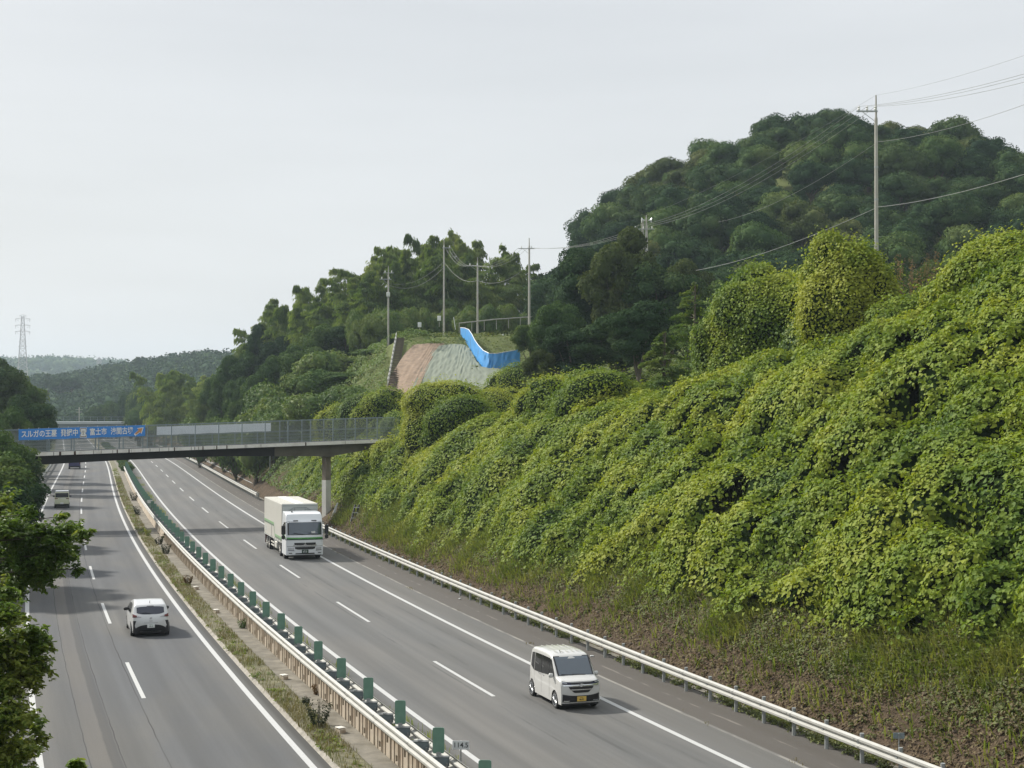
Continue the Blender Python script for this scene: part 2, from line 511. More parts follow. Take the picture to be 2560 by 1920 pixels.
# ground: one sheet that follows the cutting and the hill, then runs on to the horizon
dv = np.concatenate([np.arange(-420, -60, 20.), np.arange(-60, -30, 4.), np.arange(-30, -17.2, .9), [-17, -10, 0, 7.5, 8.2], np.arange(8.6, 44, .7), np.arange(44, 90, 2.5), np.arange(90, 300, 7.), np.arange(300, 800, 40.)])
yv = np.concatenate([[-60, -20, 0], np.arange(10, 230, 1.4), np.arange(230, 480, 3.), np.arange(480, 1000, 20.)])
Dg, Yg = np.meshgrid(dv, yv)
sg = drr(Yg); qg = np.sqrt(1 + sg * sg)
Xg = rr(Yg) + Dg / qg; Yw = Yg - Dg * sg / qg
Zg = hgt(Xg, Yw)
far_fall = np.clip((np.abs(Dg) - 300) / 200, 0, 1)
Zg = Zg * (1 - far_fall) - 6 * far_fall
nx_, ny_ = len(dv), len(yv)
idx = np.arange(nx_ * ny_).reshape(ny_, nx_)
Fg = np.stack([idx[:-1, :-1], idx[:-1, 1:], idx[1:, 1:], idx[1:, :-1]], -1).reshape(-1, 4)
me = npmesh('ground', [(np.stack([Xg, Yw, Zg], -1).reshape(-1, 3), Fg, 0)], [MAT['ground']], sm=True, uv=np.stack([Yg, Dg], -1).reshape(-1, 2))
tag(link('ground', me), kind='structure')
mb = MB(); mb.add([(-1980, -60, -7), (1980, -60, -7), (1980, 2990, -7), (-1980, 2990, -7)], [(0, 1, 2, 3)])
tag(mb.build('ground', simple('plain_far_growth', (.05, .07, .03), .95, 0, .4, .02)), kind='structure')

Y_FAR = 640
ribbon('road', -18.0, -7.72, 12, Y_FAR, 0, 0, MAT['asph_l'], kind='structure')
ribbon('road', -5.38, 7.35, 12, Y_FAR, 0, 0, MAT['asph_r'], kind='structure')
for d in (-15.6, -8.22, -3.52, 3.5):
    ribbon('road_marking', d - .1, d + .1, 12, Y_FAR, .006, .006, MAT['paint'], kind='structure')
# broken lane lines, 8 m painted and 12 m open, as read from the photo
rd_r = empty('lane_line'); rd_r['kind'] = 'structure'
rd_l = empty('lane_line'); rd_l['kind'] = 'structure'
yr = 55.7
for k in range(27):
    a = yr + (k - 2) * 19.3
    ribbon('lane_dash', -.075, .075, a + .3, a + 8.0, .006, .006, MAT['paint'], parent=rd_r)
yl = 67.0
for k in range(26):
    a = yl + (k - 2) * 18.95
    ribbon('lane_dash', -11.925, -11.775, a - 7.7, a, .006, .006, MAT['paint'], parent=rd_l)
# median: low kerb, grass strip, paved strip, soil between the rails
ribbon('kerb', -7.72, -7.6, 12, Y_FAR, .0, .10, MAT['concrete'], kind='structure')
ribbon('median_verge', -7.6, -6.75, 12, Y_FAR, .10, .13, MAT['verge'], kind='structure')
ribbon('median_paving', -6.75, -5.95, 12, Y_FAR, .14, .16, MAT['pave'], kind='structure')
ribbon('median_bed', -5.95, -5.38, 12, Y_FAR, .05, .03, MAT['verge'], kind='structure')
ribbon('gutter', 7.35, 7.75, 12, Y_FAR, .02, -.02, MAT['pave'], kind='structure')

# ------------------------------------------------------------------ far hills
def hill_strip(name, prof, Y0, Y1, base, mat, pxs=(-400, 1100), n=90, m=26, pw=.8):
    px = np.linspace(pxs[0], pxs[1], n); Ys = np.linspace(Y0, Y1 * 1.25, m)
    P, Yy = np.meshgrid(px, Ys)
    zr = HC + (1016 - np.interp(P, [a for a, b in prof], [b for a, b in prof])) * Y1 / FPX
    g = sstep(Y0, Y1, Yy) ** pw * (1 - .5 * sstep(Y1, Y1 * 1.25, Yy))
    X = (P - CX) / FPX * Yy
    Z = base + (zr - base) * g + vnoise(X, Yy, Y1 / 22, 3) * (zr - base) * .09 * g
    idx = np.arange(n * m).reshape(m, n)
    F = np.stack([idx[:-1, :-1], idx[:-1, 1:], idx[1:, 1:], idx[1:, :-1]], -1).reshape(-1, 4)
    me = npmesh(name, [(np.stack([X, Yy, Z], -1).reshape(-1, 3), F, 0)], [mat], sm=True)
    tag(link(name, me), kind='structure')
    return X, Yy, Z
MAT['hillfar'] = simple('hill_far_wooded', (.04, .055, .025), .95, 0, .3, .01)
profA = [(-400, 905), (40, 917), (75, 916), (150, 917), (205, 919), (215, 924), (270, 926), (420, 935), (1100, 940)]
profB = [(-400, 960), (60, 985), (110, 978), (200, 970), (260, 955), (320, 945), (420, 930), (520, 922), (600, 922), (700, 912), (900, 912), (1100, 912)]
XA = hill_strip('hills', profA, 1500, 2300, -6, MAT['hillfar'], n=60, m=16)
XB = hill_strip('hills', profB, 560, 960, -6, MAT['hillfar'], n=120, m=40)

# ================================================================== FOLIAGE GENERATORS
RNG = np.random.default_rng(7)
def unit(a): return a / np.maximum(np.linalg.norm(a, axis=1, keepdims=True), 1e-9)
def leafgeo(P, Nn, L, rng, aspect=.8, hexa=False, down=.6, T=None, jit=.35, fold=.14):
    n = len(P)
    Nn = unit(Nn + rng.normal(0, jit, (n, 3)))
    t = rng.normal(0, 1, (n, 3)) if T is None else T + rng.normal(0, .25, (n, 3))
    t[:, 2] -= down
    t = unit(t - (t * Nn).sum(1, keepdims=True) * Nn)
    b = np.cross(Nn, t)
    L = np.broadcast_to(np.asarray(L, float).reshape(-1, 1), (n, 1)); W = L * aspect
    if hexa:
        vs = np.stack([P - t * L * .5, P - t * L * .18 + b * W * .5 + Nn * L * fold, P + t * L * .22 + b * W * .42 + Nn * L * fold * .6,
                       P + t * L * .55 - Nn * L * .12, P + t * L * .22 - b * W * .42 + Nn * L * fold * .6, P - t * L * .18 - b * W * .5 + Nn * L * fold], 1)
        k = np.arange(n)[:, None] * 6
        F = np.concatenate([k + np.array([0, 1, 2, 3]), k + np.array([0, 3, 4, 5])])
    else:
        vs = np.stack([P - t * L * .5, P + b * W * .5 + Nn * L * fold, P + t * L * .5 - Nn * L * .1, P - b * W * .5 + Nn * L * fold], 1)
        k = np.arange(n)[:, None] * 4
        F = np.concatenate([k + np.array([0, 1, 2]), k + np.array([0, 2, 3])])
    return vs.reshape(-1, 3), F
def bladegeo(P, D, L, w, rng):
    """bent grass blades: P base, D lean direction"""
    n = len(P)
    L = np.broadcast_to(np.asarray(L, float).reshape(-1, 1), (n, 1)); w = np.broadcast_to(np.asarray(w, float).reshape(-1, 1), (n, 1))
    up = np.array([[0, 0, 1.]])
    D = D * np.array([[1, 1, 0]])
    side = unit(np.cross(D + 1e-6, np.repeat(up, n, 0)))
    m = P + up * L * .6 + D * L * .22
    tp = P + up * L * (.78 + rng.uniform(-.2, .12, (n, 1))) + D * L * .62
    vs = np.stack([P - side * w, P + side * w, m + side * w * .8, m - side * w * .8, tp], 1)
    k = np.arange(n)[:, None] * 5
    return vs.reshape(-1, 3), k + np.array([0, 1, 2, 3]), k + np.array([3, 2, 4])
def ico(sub=1):
    import bmesh
    b = bmesh.new(); bmesh.ops.create_icosphere(b, subdivisions=sub, radius=1)
    v = np.array([x.co[:] for x in b.verts]); f = np.array([[q.index for q in x.verts] for x in b.faces]); b.free()
    return v, f
ICO1 = ico(1); ICO2 = ico(2)
def sph(n, rng): return unit(rng.normal(0, 1, (n, 3)))
def lobes_to_groups(C, Rr, rng, n_leaf, L, aspect=.75, hexa=False, squash=.85, inner=.8, up_bias=.35, down=.3, jit=.4, shell=(.86, 1.06)):
    """C lobe centres, Rr lobe radii -> leaf shell + dark inner mass"""
    w = Rr ** 2 / (Rr ** 2).sum()
    k = rng.choice(len(C), n_leaf, p=w)
    s = sph(n_leaf, rng); s[:, 2] = np.where((s[:, 2] < -.35) & (rng.random(n_leaf) < .6), -s[:, 2], s[:, 2])
    bump = 1 + .10 * np.sin(s[:, 0] * 9 + k) * np.sin(s[:, 1] * 8 + k * 2) * np.cos(s[:, 2] * 7)
    r = rng.uniform(shell[0], shell[1], n_leaf) * bump
    P = C[k] + s * (Rr[k] * r)[:, None] * np.array([[1, 1, squash]])
    # drop leaves buried deep in another lobe
    keep = np.ones(n_leaf, bool)
    for i in range(len(C)):
        q = (P - C[i]) / np.array([[1, 1, squash]])
        keep &= ~((np.linalg.norm(q, axis=1) < Rr[i] * .72) & (k != i))
    P = P[keep]; s = s[keep]
    Nn = s + np.array([[0, 0, up_bias]])
    Ls = L * rng.uniform(.7, 1.3, len(P))
    G = [leafgeo(P, Nn, Ls, rng, aspect, hexa, down, jit=jit)]
    if inner:
        v, f = ICO1
        V = (C[:, None, :] + v[None] * (Rr * inner)[:, None, None] * np.array([[[1, 1, squash]]])).reshape(-1, 3)
        F = (f[None] + np.arange(len(C))[:, None, None] * len(v)).reshape(-1, 3)
        G.append((V, F))
    return G
def tree_proto(name, seed, R_, H, trunk_h, n_lobe, n_leaf, L, leaf, bark, flat=.7, lobe_r=(.26, .44), aspect=.7, hexa=False, inner=.8, jit=.45, shape='round', down=.3, trunk_r=None):
    """tree: an Empty at its foot > trunk, crown"""
    rng = np.random.default_rng(seed)
    cz = trunk_h + (H - trunk_h) * .5; hz = (H - trunk_h) * .5
    C = sph(n_lobe, rng) * (rng.uniform(.25, 1, (n_lobe, 1)) ** .4)
    C[:, 2] = C[:, 2] * .9 + .1
    Rr = rng.uniform(lobe_r[0], lobe_r[1], n_lobe)
    if shape == 'cone':
        zz = rng.uniform(-1, .9, n_lobe); a = rng.uniform(0, 6.28, n_lobe); rad = (1 - (zz + 1) / 2) * .8 * rng.uniform(.3, 1, n_lobe)
        C = np.stack([rad * np.cos(a), rad * np.sin(a), zz], 1); Rr = Rr * (1.15 - .5 * (zz + 1) / 2)
    C = C * np.array([[R_ * (1 - .3), R_ * (1 - .3), hz * .78]]) + np.array([[0, 0, cz]])
    Rr = Rr * R_
    G = lobes_to_groups(C, Rr, rng, n_leaf, L, aspect, hexa, flat, inner, jit=jit, down=down)
    root = empty(name)
    me = npmesh(name + '_crown', [(g[0], g[1], 0) for g in G], [leaf])
    link('crown', me, root)
    tb = MB(); tr = trunk_r or R_ * .07
    top = Vector((rng.normal(0, .1) * R_, rng.normal(0, .1) * R_, cz + hz * .3))
    tb.tube([(0, 0, -1.2), (0, 0, trunk_h * .5), (top.x * .4, top.y * .4, trunk_h), top], [tr * 1.25, tr, tr * .75, tr * .3], 7)
    for i in range(min(6, n_lobe)):
        c = Vector(C[i]); s0 = Vector((top.x * .4, top.y * .4, trunk_h * rng.uniform(.75, 1.1)))
        tb.tube([s0, (s0 + c) / 2 + Vector((0, 0, -.08 * R_)), c], [tr * .5, tr * .32, tr * .12], 5)
    tb.build('trunk', bark, root)
    return root
PROTO_UP = {}
def place(proto, loc, rz=0, sc=1.0, label=None, cat=None, group=None, szr=1.0, name=None):
    """first use moves the prototype itself, later uses copy it with its parts"""
    if proto.name in PROTO_UP: o = copy_tree(proto)
    else: PROTO_UP[proto.name] = 1; o = proto
    o.location = loc; o.rotation_euler = (0, 0, rz)
    o.scale = (sc, sc, sc * szr)
    for k in ('label', 'category', 'group', 'kind'):
        if k in o: del o[k]
    return tag(o, label, cat, group)

LEAF_KUDZU = leafmat('leaf_vine_yellow', [(.080, .145, .020), (.195, .265, .028), (.30, .335, .045)], .34, .6, .22, rv=.30)  # the vine's own yellow green tints
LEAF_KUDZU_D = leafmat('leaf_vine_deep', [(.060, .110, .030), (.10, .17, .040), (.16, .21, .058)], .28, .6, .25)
LEAF_DARK = leafmat('leaf_evergreen_dark', [(.016, .040, .016), (.034, .070, .026), (.070, .108, .036)], .14, .8, .06, .06)
LEAF_MID = leafmat('leaf_broad_mid', [(.034, .074, .022), (.068, .122, .034), (.125, .170, .050)], .22, .75, .07, .08)
LEAF_OLIVE = leafmat('leaf_broad_olive', [(.042, .060, .020), (.075, .105, .032), (.125, .145, .050)], .2, .75, .08, .08)
LEAF_BAMBOO = leafmat('leaf_bamboo', [(.075, .135, .036), (.145, .215, .056), (.23, .285, .095)], .34, .6, .09)
LEAF_GRASS = leafmat('blade_grass', [(.12, .18, .040), (.21, .27, .060), (.30, .32, .11)], .36, .6, .5)
LEAF_DRY = leafmat('blade_dry_grass', [(.14, .12, .055), (.20, .18, .09), (.13, .15, .05)], .25, .6, .6)
LEAF_NEAR = leafmat('leaf_near_tree', [(.060, .115, .024), (.12, .19, .038), (.24, .28, .065)], .38, .5, .9, .25)
LEAF_WEED = leafmat('leaf_weed', [(.105, .085, .045), (.12, .15, .05), (.19, .205, .08)], .3, .6, .8)
LEAF_STRAW = leafmat('leaf_straw', [(.10, .07, .042), (.17, .135, .075), (.15, .16, .06)], .15, .8, .6)
BARK = simple('bark_grey_brown', (.10, .082, .062), .9, 0, .3, 8, .5)
BARK_B = simple('bamboo_culm', (.13, .17, .06), .5, 0, .2, 5)

LEAF_GRN = leafmat('leaf_terrace', [(.06, .09, .025), (.10, .145, .038), (.17, .19, .06)], .25, .6, .12)
def groupmesh(name, GG, mats, **k):
    return npmesh(name, [(v, f, i) for (v, f, i) in GG], mats, **k)

# ------------------------------------------------------------------ kudzu on the cutting slope
rng = np.random.default_rng(11)
def smin(a, b, k=1.0):
    h = np.clip(.5 + .5 * (b - a) / k, 0, 1); return b * (1 - h) + a * h - k * h * (1 - h)
BY = []
def bump_set(n, d0, d1, y0, y1, r0, r1, hf):
    for _ in range(n):
        d = rng.uniform(d0, d1); y = rng.uniform(y0, y1); r = rng.uniform(r0, r1)
        p = rp(y, d); BY.append((p.x, p.y, r, r * hf * rng.uniform(.7, 1.25), rng.uniform(.75, 1.5), rng.uniform(0, 3.14)))
bump_set(130, 13, 40, 34, 175, 1.8, 3.6, .36)
bump_set(620, 10.5, 40, 30, 175, .6, 1.5, .60)
bump_set(2600, 10.5, 36, 30, 165, .45, 1.0, .95)
PITS = []
for _ in range(420):
    _p = rp(rng.uniform(32, 160), rng.uniform(12, 34)); PITS.append((_p.x, _p.y, rng.uniform(.3, .8) if _ > 22 else rng.uniform(1.2, 1.8)))
def kudzu_lift(X, Y):
    z = np.zeros_like(X)
    L = np.zeros_like(z)
    for bx, by, r, h, el, an in BY:
        c, s = math.cos(an), math.sin(an)
        near = (np.abs(X - bx) < r * 1.6) & (np.abs(Y - by) < r * 1.6)
        if not near.any(): continue
        x = X[near] - bx; y = Y[near] - by
        u = (x * c + y * s) / r / el ** .5; v = (-x * s + y * c) / r * el ** .5
        q = 1 - u * u - v * v
        L[near] = np.maximum(L[near], np.where(q > 0, h * np.sqrt(np.maximum(q, 0)), 0))
    for bx, by, r in PITS:
        q = ((X - bx) / r) ** 2 + ((Y - by) / r * .8) ** 2
        L = np.where(q < 1, L - min(1.0, r * 1.4) * (1 - q), L)
    d = dist(X, Y)
    edge = sstep(8.6, 12.5, d + .8 * vnoise(X, Y, 2.5, 5))
    return (L + .18 + .12 * vnoise(X, Y, 1.1, 8)) * edge
dk = np.arange(8.7, 50, .32); yk = np.arange(28, 176, .32)
Dk, Yk = np.meshgrid(dk, yk)
s_ = drr(Yk); q_ = np.sqrt(1 + s_ * s_)
Xk = rr(Yk) + Dk / q_; Yk2 = Yk - Dk * s_ / q_
Z0 = hgt(Xk, Yk2)
G0 = np.stack([Xk, Yk2, Z0], -1)
N0 = np.cross(np.gradient(G0, axis=1), np.gradient(G0, axis=0)); N0 /= np.linalg.norm(N0, axis=-1, keepdims=True)
N0 = N0 * .85 + np.array([-.10, -.10, .25]); N0 /= np.linalg.norm(N0, axis=-1, keepdims=True)
GX = G0 + N0 * kudzu_lift(Xk, Yk2)[..., None] * 1.15   # mounds swell out of the slope and overhang a little
Xk, Yk2, Zk = GX[..., 0], GX[..., 1], GX[..., 2]
du = np.gradient(GX, axis=1); dvv = np.gradient(GX, axis=0)
NK = np.cross(du, dvv); NK /= np.linalg.norm(NK, axis=-1, keepdims=True)
AK = np.linalg.norm(np.cross(du, dvv), axis=-1)
m_, n_ = Dk.shape
idk = np.arange(m_ * n_).reshape(m_, n_)
Fk = np.stack([idk[:-1, :-1], idk[:-1, 1:], idk[1:, 1:], idk[1:, :-1]], -1).reshape(-1, 4)
# growth density: bare soil at the foot, grass above it, vines over the rest
edge_k = 9.7 + 2.3 * np.clip((80 - Yk) / 40, 0, 1) + .9 * vnoise(Xk, Yk2, 3.0, 4)
dens = sstep(-.4, 1.3, Dk - edge_k) * (.35 + .65 * sstep(-.75, -.2, vnoise(Xk, Yk2, 1.4, 9)))
bridge_gap = ~((np.abs((Xk + 11.1) * -.323 + (Yk2 - 142) * .946) < 2.3) & (Dk < 15.5) & (Zk > 4.6))
dens = dens * bridge_gap * np.where((Yk > 146) & (Dk > 19.5), 0, 1)
for bx, by, r in PITS:
    q = ((Xk - bx) / r) ** 2 + ((Yk2 - by) / r * .8) ** 2
    dens = np.where(q < .6, dens * (.3 if r < 1.2 else .75), dens)
back = ((Xk * 0 + Dk) > 27)
wgt = AK * dens * np.where(back, .55, 1.0) * np.clip((62 / np.maximum(Yk, 30)) ** .6, .6, 1.4)
under = MB()
meu = npmesh('vine_undergrowth', [((GX - NK * .28).reshape(-1, 3), Fk[(dens[:-1, :-1].ravel() > .25)], 0)], [simple('vine_painted_shade', (.014, .026, .007), .95, 0, .5, 3, spec=.03)], sm=True)  # near-black backing sheet: the shade between the leaves is in its colour
nleaf = 490000
pk = (wgt / wgt.sum()).ravel()
pick = rng.choice(m_ * n_, nleaf, p=pk)
P = GX.reshape(-1, 3)[pick]; Nn = NK.reshape(-1, 3)[pick]
tu = du.reshape(-1, 3)[pick]; tv = dvv.reshape(-1, 3)[pick]
P = P + tu * rng.uniform(-.5, .5, (nleaf, 1)) + tv * rng.uniform(-.5, .5, (nleaf, 1))
lift = rng.beta(2, 2.4, (nleaf, 1)) * .42 - .16
P = P + Nn * lift
NL = Nn * 1.0 + np.array([[-.12, 0, .30]])
Ls = .094 + .142 * rng.random(nleaf) ** 1.3
nearl = P[:, 1] < 45
g1 = leafgeo(P[nearl], NL[nearl], Ls[nearl], rng, .92, True, .5, jit=.34)
g2 = leafgeo(P[~nearl], NL[~nearl], Ls[~nearl] * 1.12, rng, .9, False, .5, jit=.34)
vo = empty('vine_cover')
vo.location = (0, 0, 0)
me = npmesh('vine_cover', [(g1[0], g1[1], 0), (g2[0], g2[1], 0)], [LEAF_KUDZU])
bpy.data.objects.remove(vo)
tag(link('vine_leaves', me), 'yellow green climbing vine leaves carpeting the cutting slope beside the road', 'vines', kind='stuff')
tag(link('undergrowth', meu), 'dark undergrowth sheet coloured as shade beneath the vine carpet on the slope', 'undergrowth', kind='stuff')

# grass band and weeds on the lower slope
def scatter(n, d0, d1, y0, y1, pw=1.0):
    y = y0 + (y1 - y0) * rng.random(n) ** pw; d = rng.uniform(d0, d1, n)
    s = drr(y); q = np.sqrt(1 + s * s)
    return rr(y) + d / q, y - d * s / q, d, y
X, Y, d, y = scatter(170000, 8.6, 15.5, 30, 135, 1.6)
e = np.interp(y, [30, 50, 75, 100, 140], [12.2, 11.6, 10.3, 9.9, 9.7]) + .9 * vnoise(X, Y, 3.0, 4)
pr = sstep(-2.3, .2, d - e) * (1 - .9 * sstep(1.5, 3.2, d - e)) * (.15 + .85 * sstep(-.45, .3, vnoise(X, Y, 1.3, 12)))
pr = np.maximum(pr, .05 + .12 * (vnoise(X, Y, .8, 31) > .35))
k = rng.random(len(X)) < pr
X, Y = X[k], Y[k]
P = np.stack([X, Y, hgt(X, Y) - .03], 1)
n = len(P)
D = np.stack([rng.normal(-.85, .7, n), rng.normal(-.45, .7, n), np.zeros(n)], 1)
bg_ = bladegeo(P, D, rng.uniform(.25, .75, n), rng.uniform(.012, .026, n), rng)
me = npmesh('slope_grass', [(bg_[0], bg_[1], 0), (bg_[0][:0], bg_[2][:0], 0)], [LEAF_GRASS]) if False else None
def blades_obj(name, P, D, L, w, mat, label, cat='grass'):
    v, f4, f3 = bladegeo(P, D, L, w, rng)
    me = bpy.data.meshes.new(name)
    nq, n3 = len(f4), len(f3)
    me.vertices.add(len(v)); me.vertices.foreach_set('co', v.astype(np.float32).ravel())
    lv = np.concatenate([f4.ravel(), f3.ravel()]).astype(np.int32)
    me.loops.add(len(lv)); me.loops.foreach_set('vertex_index', lv)
    ls = np.concatenate([np.arange(nq) * 4, nq * 4 + np.arange(n3) * 3]).astype(np.int32)
    me.polygons.add(len(ls)); me.polygons.foreach_set('loop_start', ls)
    me.update(calc_edges=True); me.materials.append(mat)
    return tag(link(name, me), label, cat, kind='stuff')
blades_obj('grass', P, D, rng.uniform(.25, .85, n), rng.uniform(.012, .030, n), LEAF_GRASS, 'long arching green grass on the foot of the slope above the guardrail')
# leafy weeds at the slope foot and behind the rail
def weeds(name, n, d0, d1, y0, y1, mat, label, hmax=.3, pw=1.5, thr=0.0, leaves=16, L=.11, seed=3):
    X, Y, d, y = scatter(n, d0, d1, y0, y1, pw)
    k = vnoise(X, Y, 1.6, seed) + rng.normal(0, .35, len(X)) > thr
    X, Y = X[k], Y[k]; n = len(X)
    z = np.maximum(hgt(X, Y), .02 if d1 < 8.3 else -.06)
    if d1 < 0: z = np.full(n, .12)
    r = rng.uniform(.12, .34, n)
    c = np.repeat(np.stack([X, Y, z], 1), leaves, 0); rr_ = np.repeat(r, leaves)
    s = sph(len(c), rng); s[:, 2] = np.abs(s[:, 2])
    P = c + s * rr_[:, None] * np.array([[1, 1, .9]]) * rng.uniform(.4, 1, (len(c), 1)) * (hmax / .3)
    g = leafgeo(P, s + [0, 0, .6], L * rng.uniform(.6, 1.3, len(P)), rng, .6, False, .2)
    return tag(link(name, npmesh(name, [(g[0], g[1], 0)], [mat])), label, 'weeds', kind='stuff')
weeds('weeds', 4800, 8.4, 13.8, 30, 130, LEAF_WEED, 'low leafy weeds dotted over the bare brown soil at the slope foot', .22, thr=-.05)
weeds('weeds', 2600, 7.05, 7.8, 30, 140, LEAF_WEED, 'creeping weeds growing under and behind the roadside guardrail', .22, thr=-.1, seed=6)
weeds('weeds', 1100, -7.7, -6.9, 34, 260, LEAF_GRASS, 'straggling green weeds along the central reservation verge', .2, thr=.1, L=.09, seed=8)
X, Y, d, y = scatter(26000, -7.65, -6.75, 32, 230, 1.9)
k = rng.random(len(X)) < .25 + .75 * sstep(-.4, .3, vnoise(X, Y, 1.5, 14)); X, Y = X[k], Y[k]; n = len(X)
P = np.stack([X, Y, np.full(n, .1)], 1); D = np.stack([rng.normal(0, .7, n), rng.normal(0, .7, n), np.zeros(n)], 1)
blades_obj('grass', P, D, rng.uniform(.08, .3, n), rng.uniform(.006, .014, n), LEAF_DRY, 'short half-dry grass on the central reservation verge')
X, Y, d, y = scatter(6000, -4.65, -4.0, 34, 230, 1.9)
k = rng.random(len(X)) < sstep(-.1, .5, vnoise(X, Y, 2.5, 15)); X, Y = X[k], Y[k]; n = len(X)
P = np.stack([X, Y, np.full(n, .0)], 1); D = np.stack([rng.normal(0, .6, n), rng.normal(0, .6, n), np.zeros(n)], 1)
blades_obj('grass', P, D, rng.uniform(.15, .5, n), rng.uniform(.006, .014, n), LEAF_GRASS, 'green grass tufts between the barrier and the right carriageway line')
# brown dead litter and tufts on the shoulder beside the drain line
X, Y, d, y = scatter(1500, 4.95, 5.3, 34, 120, 1.4)
k = vnoise(X, Y, 1.0, 16) > .55; X, Y = X[k], Y[k]; n = len(X)
P = np.stack([X, Y, np.full(n, .005)], 1); D = np.stack([rng.normal(0, 1, n), rng.normal(0, 1, n), np.zeros(n)], 1)
blades_obj('grass', P, D, rng.uniform(.05, .16, n), rng.uniform(.006, .012, n), LEAF_DRY, 'sparse dry tufts in the joint along the right shoulder')

# clods and stones on the bare soil
X, Y, d, y = scatter(3000, 8.2, 12.5, 30, 125, 1.6)
n = len(X); r = rng.uniform(.03, .11, n) * rng.uniform(.6, 1.2, n)
v, f = ICO1
V = np.stack([X, Y, hgt(X, Y)], 1)[:, None, :] + v[None] * r[:, None, None] * rng.uniform(.7, 1.3, (n, len(v), 1)) * np.array([[[1, 1, .7]]])
me = npmesh('clods', [(V.reshape(-1, 3), (f[None] + np.arange(n)[:, None, None] * len(v)).reshape(-1, 3), 0)], [simple('clod_soil', (.105, .078, .052), .95, 0, .4, 4, dirt=(.05, .04, .028), dirt_amt=.7)])
tag(link('rubble', me), 'brown clods and small stones scattered over the bare slope foot', 'rubble', kind='stuff')
# green cover of the bank beyond the footbridge and of the terrace nose
def carpet(name, n, d0, d1, y0, y1, L, mat, label, lift=.35, keepout=False):
    X, Y, d, y = scatter(n, d0, d1, y0, y1, 1.2)
    k = rng.random(n) < .3 + .7 * sstep(-.5, .2, vnoise(X, Y, 2.2, 41) + .5 * vnoise(X, Y, .9, 42))
    X, Y, d = X[k], Y[k], d[k]
    e = .3
    z = hgt(X, Y); gx = (hgt(X + e, Y) - z) / e; gy = (hgt(X, Y + e) - z) / e
    Nn = unit(np.stack([-gx, -gy, np.ones(len(X))], 1))
    bump = .5 * lift * (1 + vnoise(X, Y, 1.6, 43)) * 1.6
    P = np.stack([X, Y, z], 1) + Nn * (bump + rng.uniform(-.1, .15, len(X)))[:, None]
    if keepout:
        q = P - np.array([[0, 0, HC]]); cp, sp_ = math.cos(PITCH), math.sin(PITCH)
        fz = q[:, 1] * cp + q[:, 2] * sp_; px = CX + q[:, 0] / fz * FPX; py = CY - (-q[:, 1] * sp_ + q[:, 2] * cp) / fz * FPX
        k = ~((px > 955 + (1000 - py) * .45) & (px < np.where(py > 925, 1290, 1180)) & (py > 858) & (py < 1030)) & ~((px > 966) & (px < 1012) & (py > 845) & (py < 985))
        P, Nn = P[k], Nn[k]
    g = leafgeo(P, Nn + [-.2, 0, .4], L * rng.uniform(.6, 1.3, len(P)), rng, .7, False, .3, jit=.45)
    tag(link(name, npmesh(name, [(g[0], g[1], 0)], [mat])), label, 'ground cover', kind='stuff')
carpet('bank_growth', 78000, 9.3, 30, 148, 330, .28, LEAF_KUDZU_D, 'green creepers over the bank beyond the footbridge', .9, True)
carpet('terrace_growth', 60000, 18, 75, 160, 262, .30, LEAF_GRN, 'rough green growth on the terrace and hillside around the net', .45, True)

# loose runners and sprigs standing out of the vine carpet
nr = 6000
pick = rng.choice(m_ * n_, nr, p=pk)
P0 = GX.reshape(-1, 3)[pick] + NK.reshape(-1, 3)[pick] * .1
D0 = unit(NK.reshape(-1, 3)[pick] * .9 + rng.normal(0, .7, (nr, 3)) + [-.1, 0, .35])
Lr = rng.uniform(.25, .85, nr)
q = 8
f = np.tile((np.arange(q) + .6) / q, nr)
C0 = np.repeat(P0, q, 0) + np.repeat(D0 * Lr[:, None], q, 0) * f[:, None]
C0[:, 2] -= np.repeat(Lr, q) * .55 * f ** 2
C0 += rng.normal(0, .05, C0.shape)
g = leafgeo(C0, np.repeat(D0, q, 0) * .4 + [-.2, 0, .8], rng.uniform(.08, .2, len(C0)), rng, .8, False, .4, jit=.5)
side = unit(np.cross(D0, [0, 0, 1.0])) * .008
e1 = P0 + D0 * Lr[:, None] * .5 - np.array([[0, 0, 1.0]]) * (Lr * .14)[:, None]; e2 = P0 + D0 * Lr[:, None] - np.array([[0, 0, 1.0]]) * (Lr * .55)[:, None]
SV = np.stack([P0 - side, P0 + side, e1 + side, e1 - side, e2], 1).reshape(-1, 3)
k = np.arange(nr)[:, None] * 5
me = npmesh('vine_runners', [(g[0], g[1], 0), (SV, k + np.array([0, 1, 2, 3]), 1)], [LEAF_KUDZU, LEAF_DRY])
tag(link('vine_runners', me), 'loose vine runners and sprigs poking out of the leaf carpet', 'vines', kind='stuff')

carpet('low_weeds', 95000, 9.6, 14.5, 30, 135, .13, LEAF_WEED, 'pale green low weeds and creepers on the foot of the vine slope', .12)

carpet('dry_litter', 60000, 8.3, 13.0, 30, 135, .12, LEAF_STRAW, 'dry brownish stems and leaf litter matted on the slope foot behind the guardrail', .06)

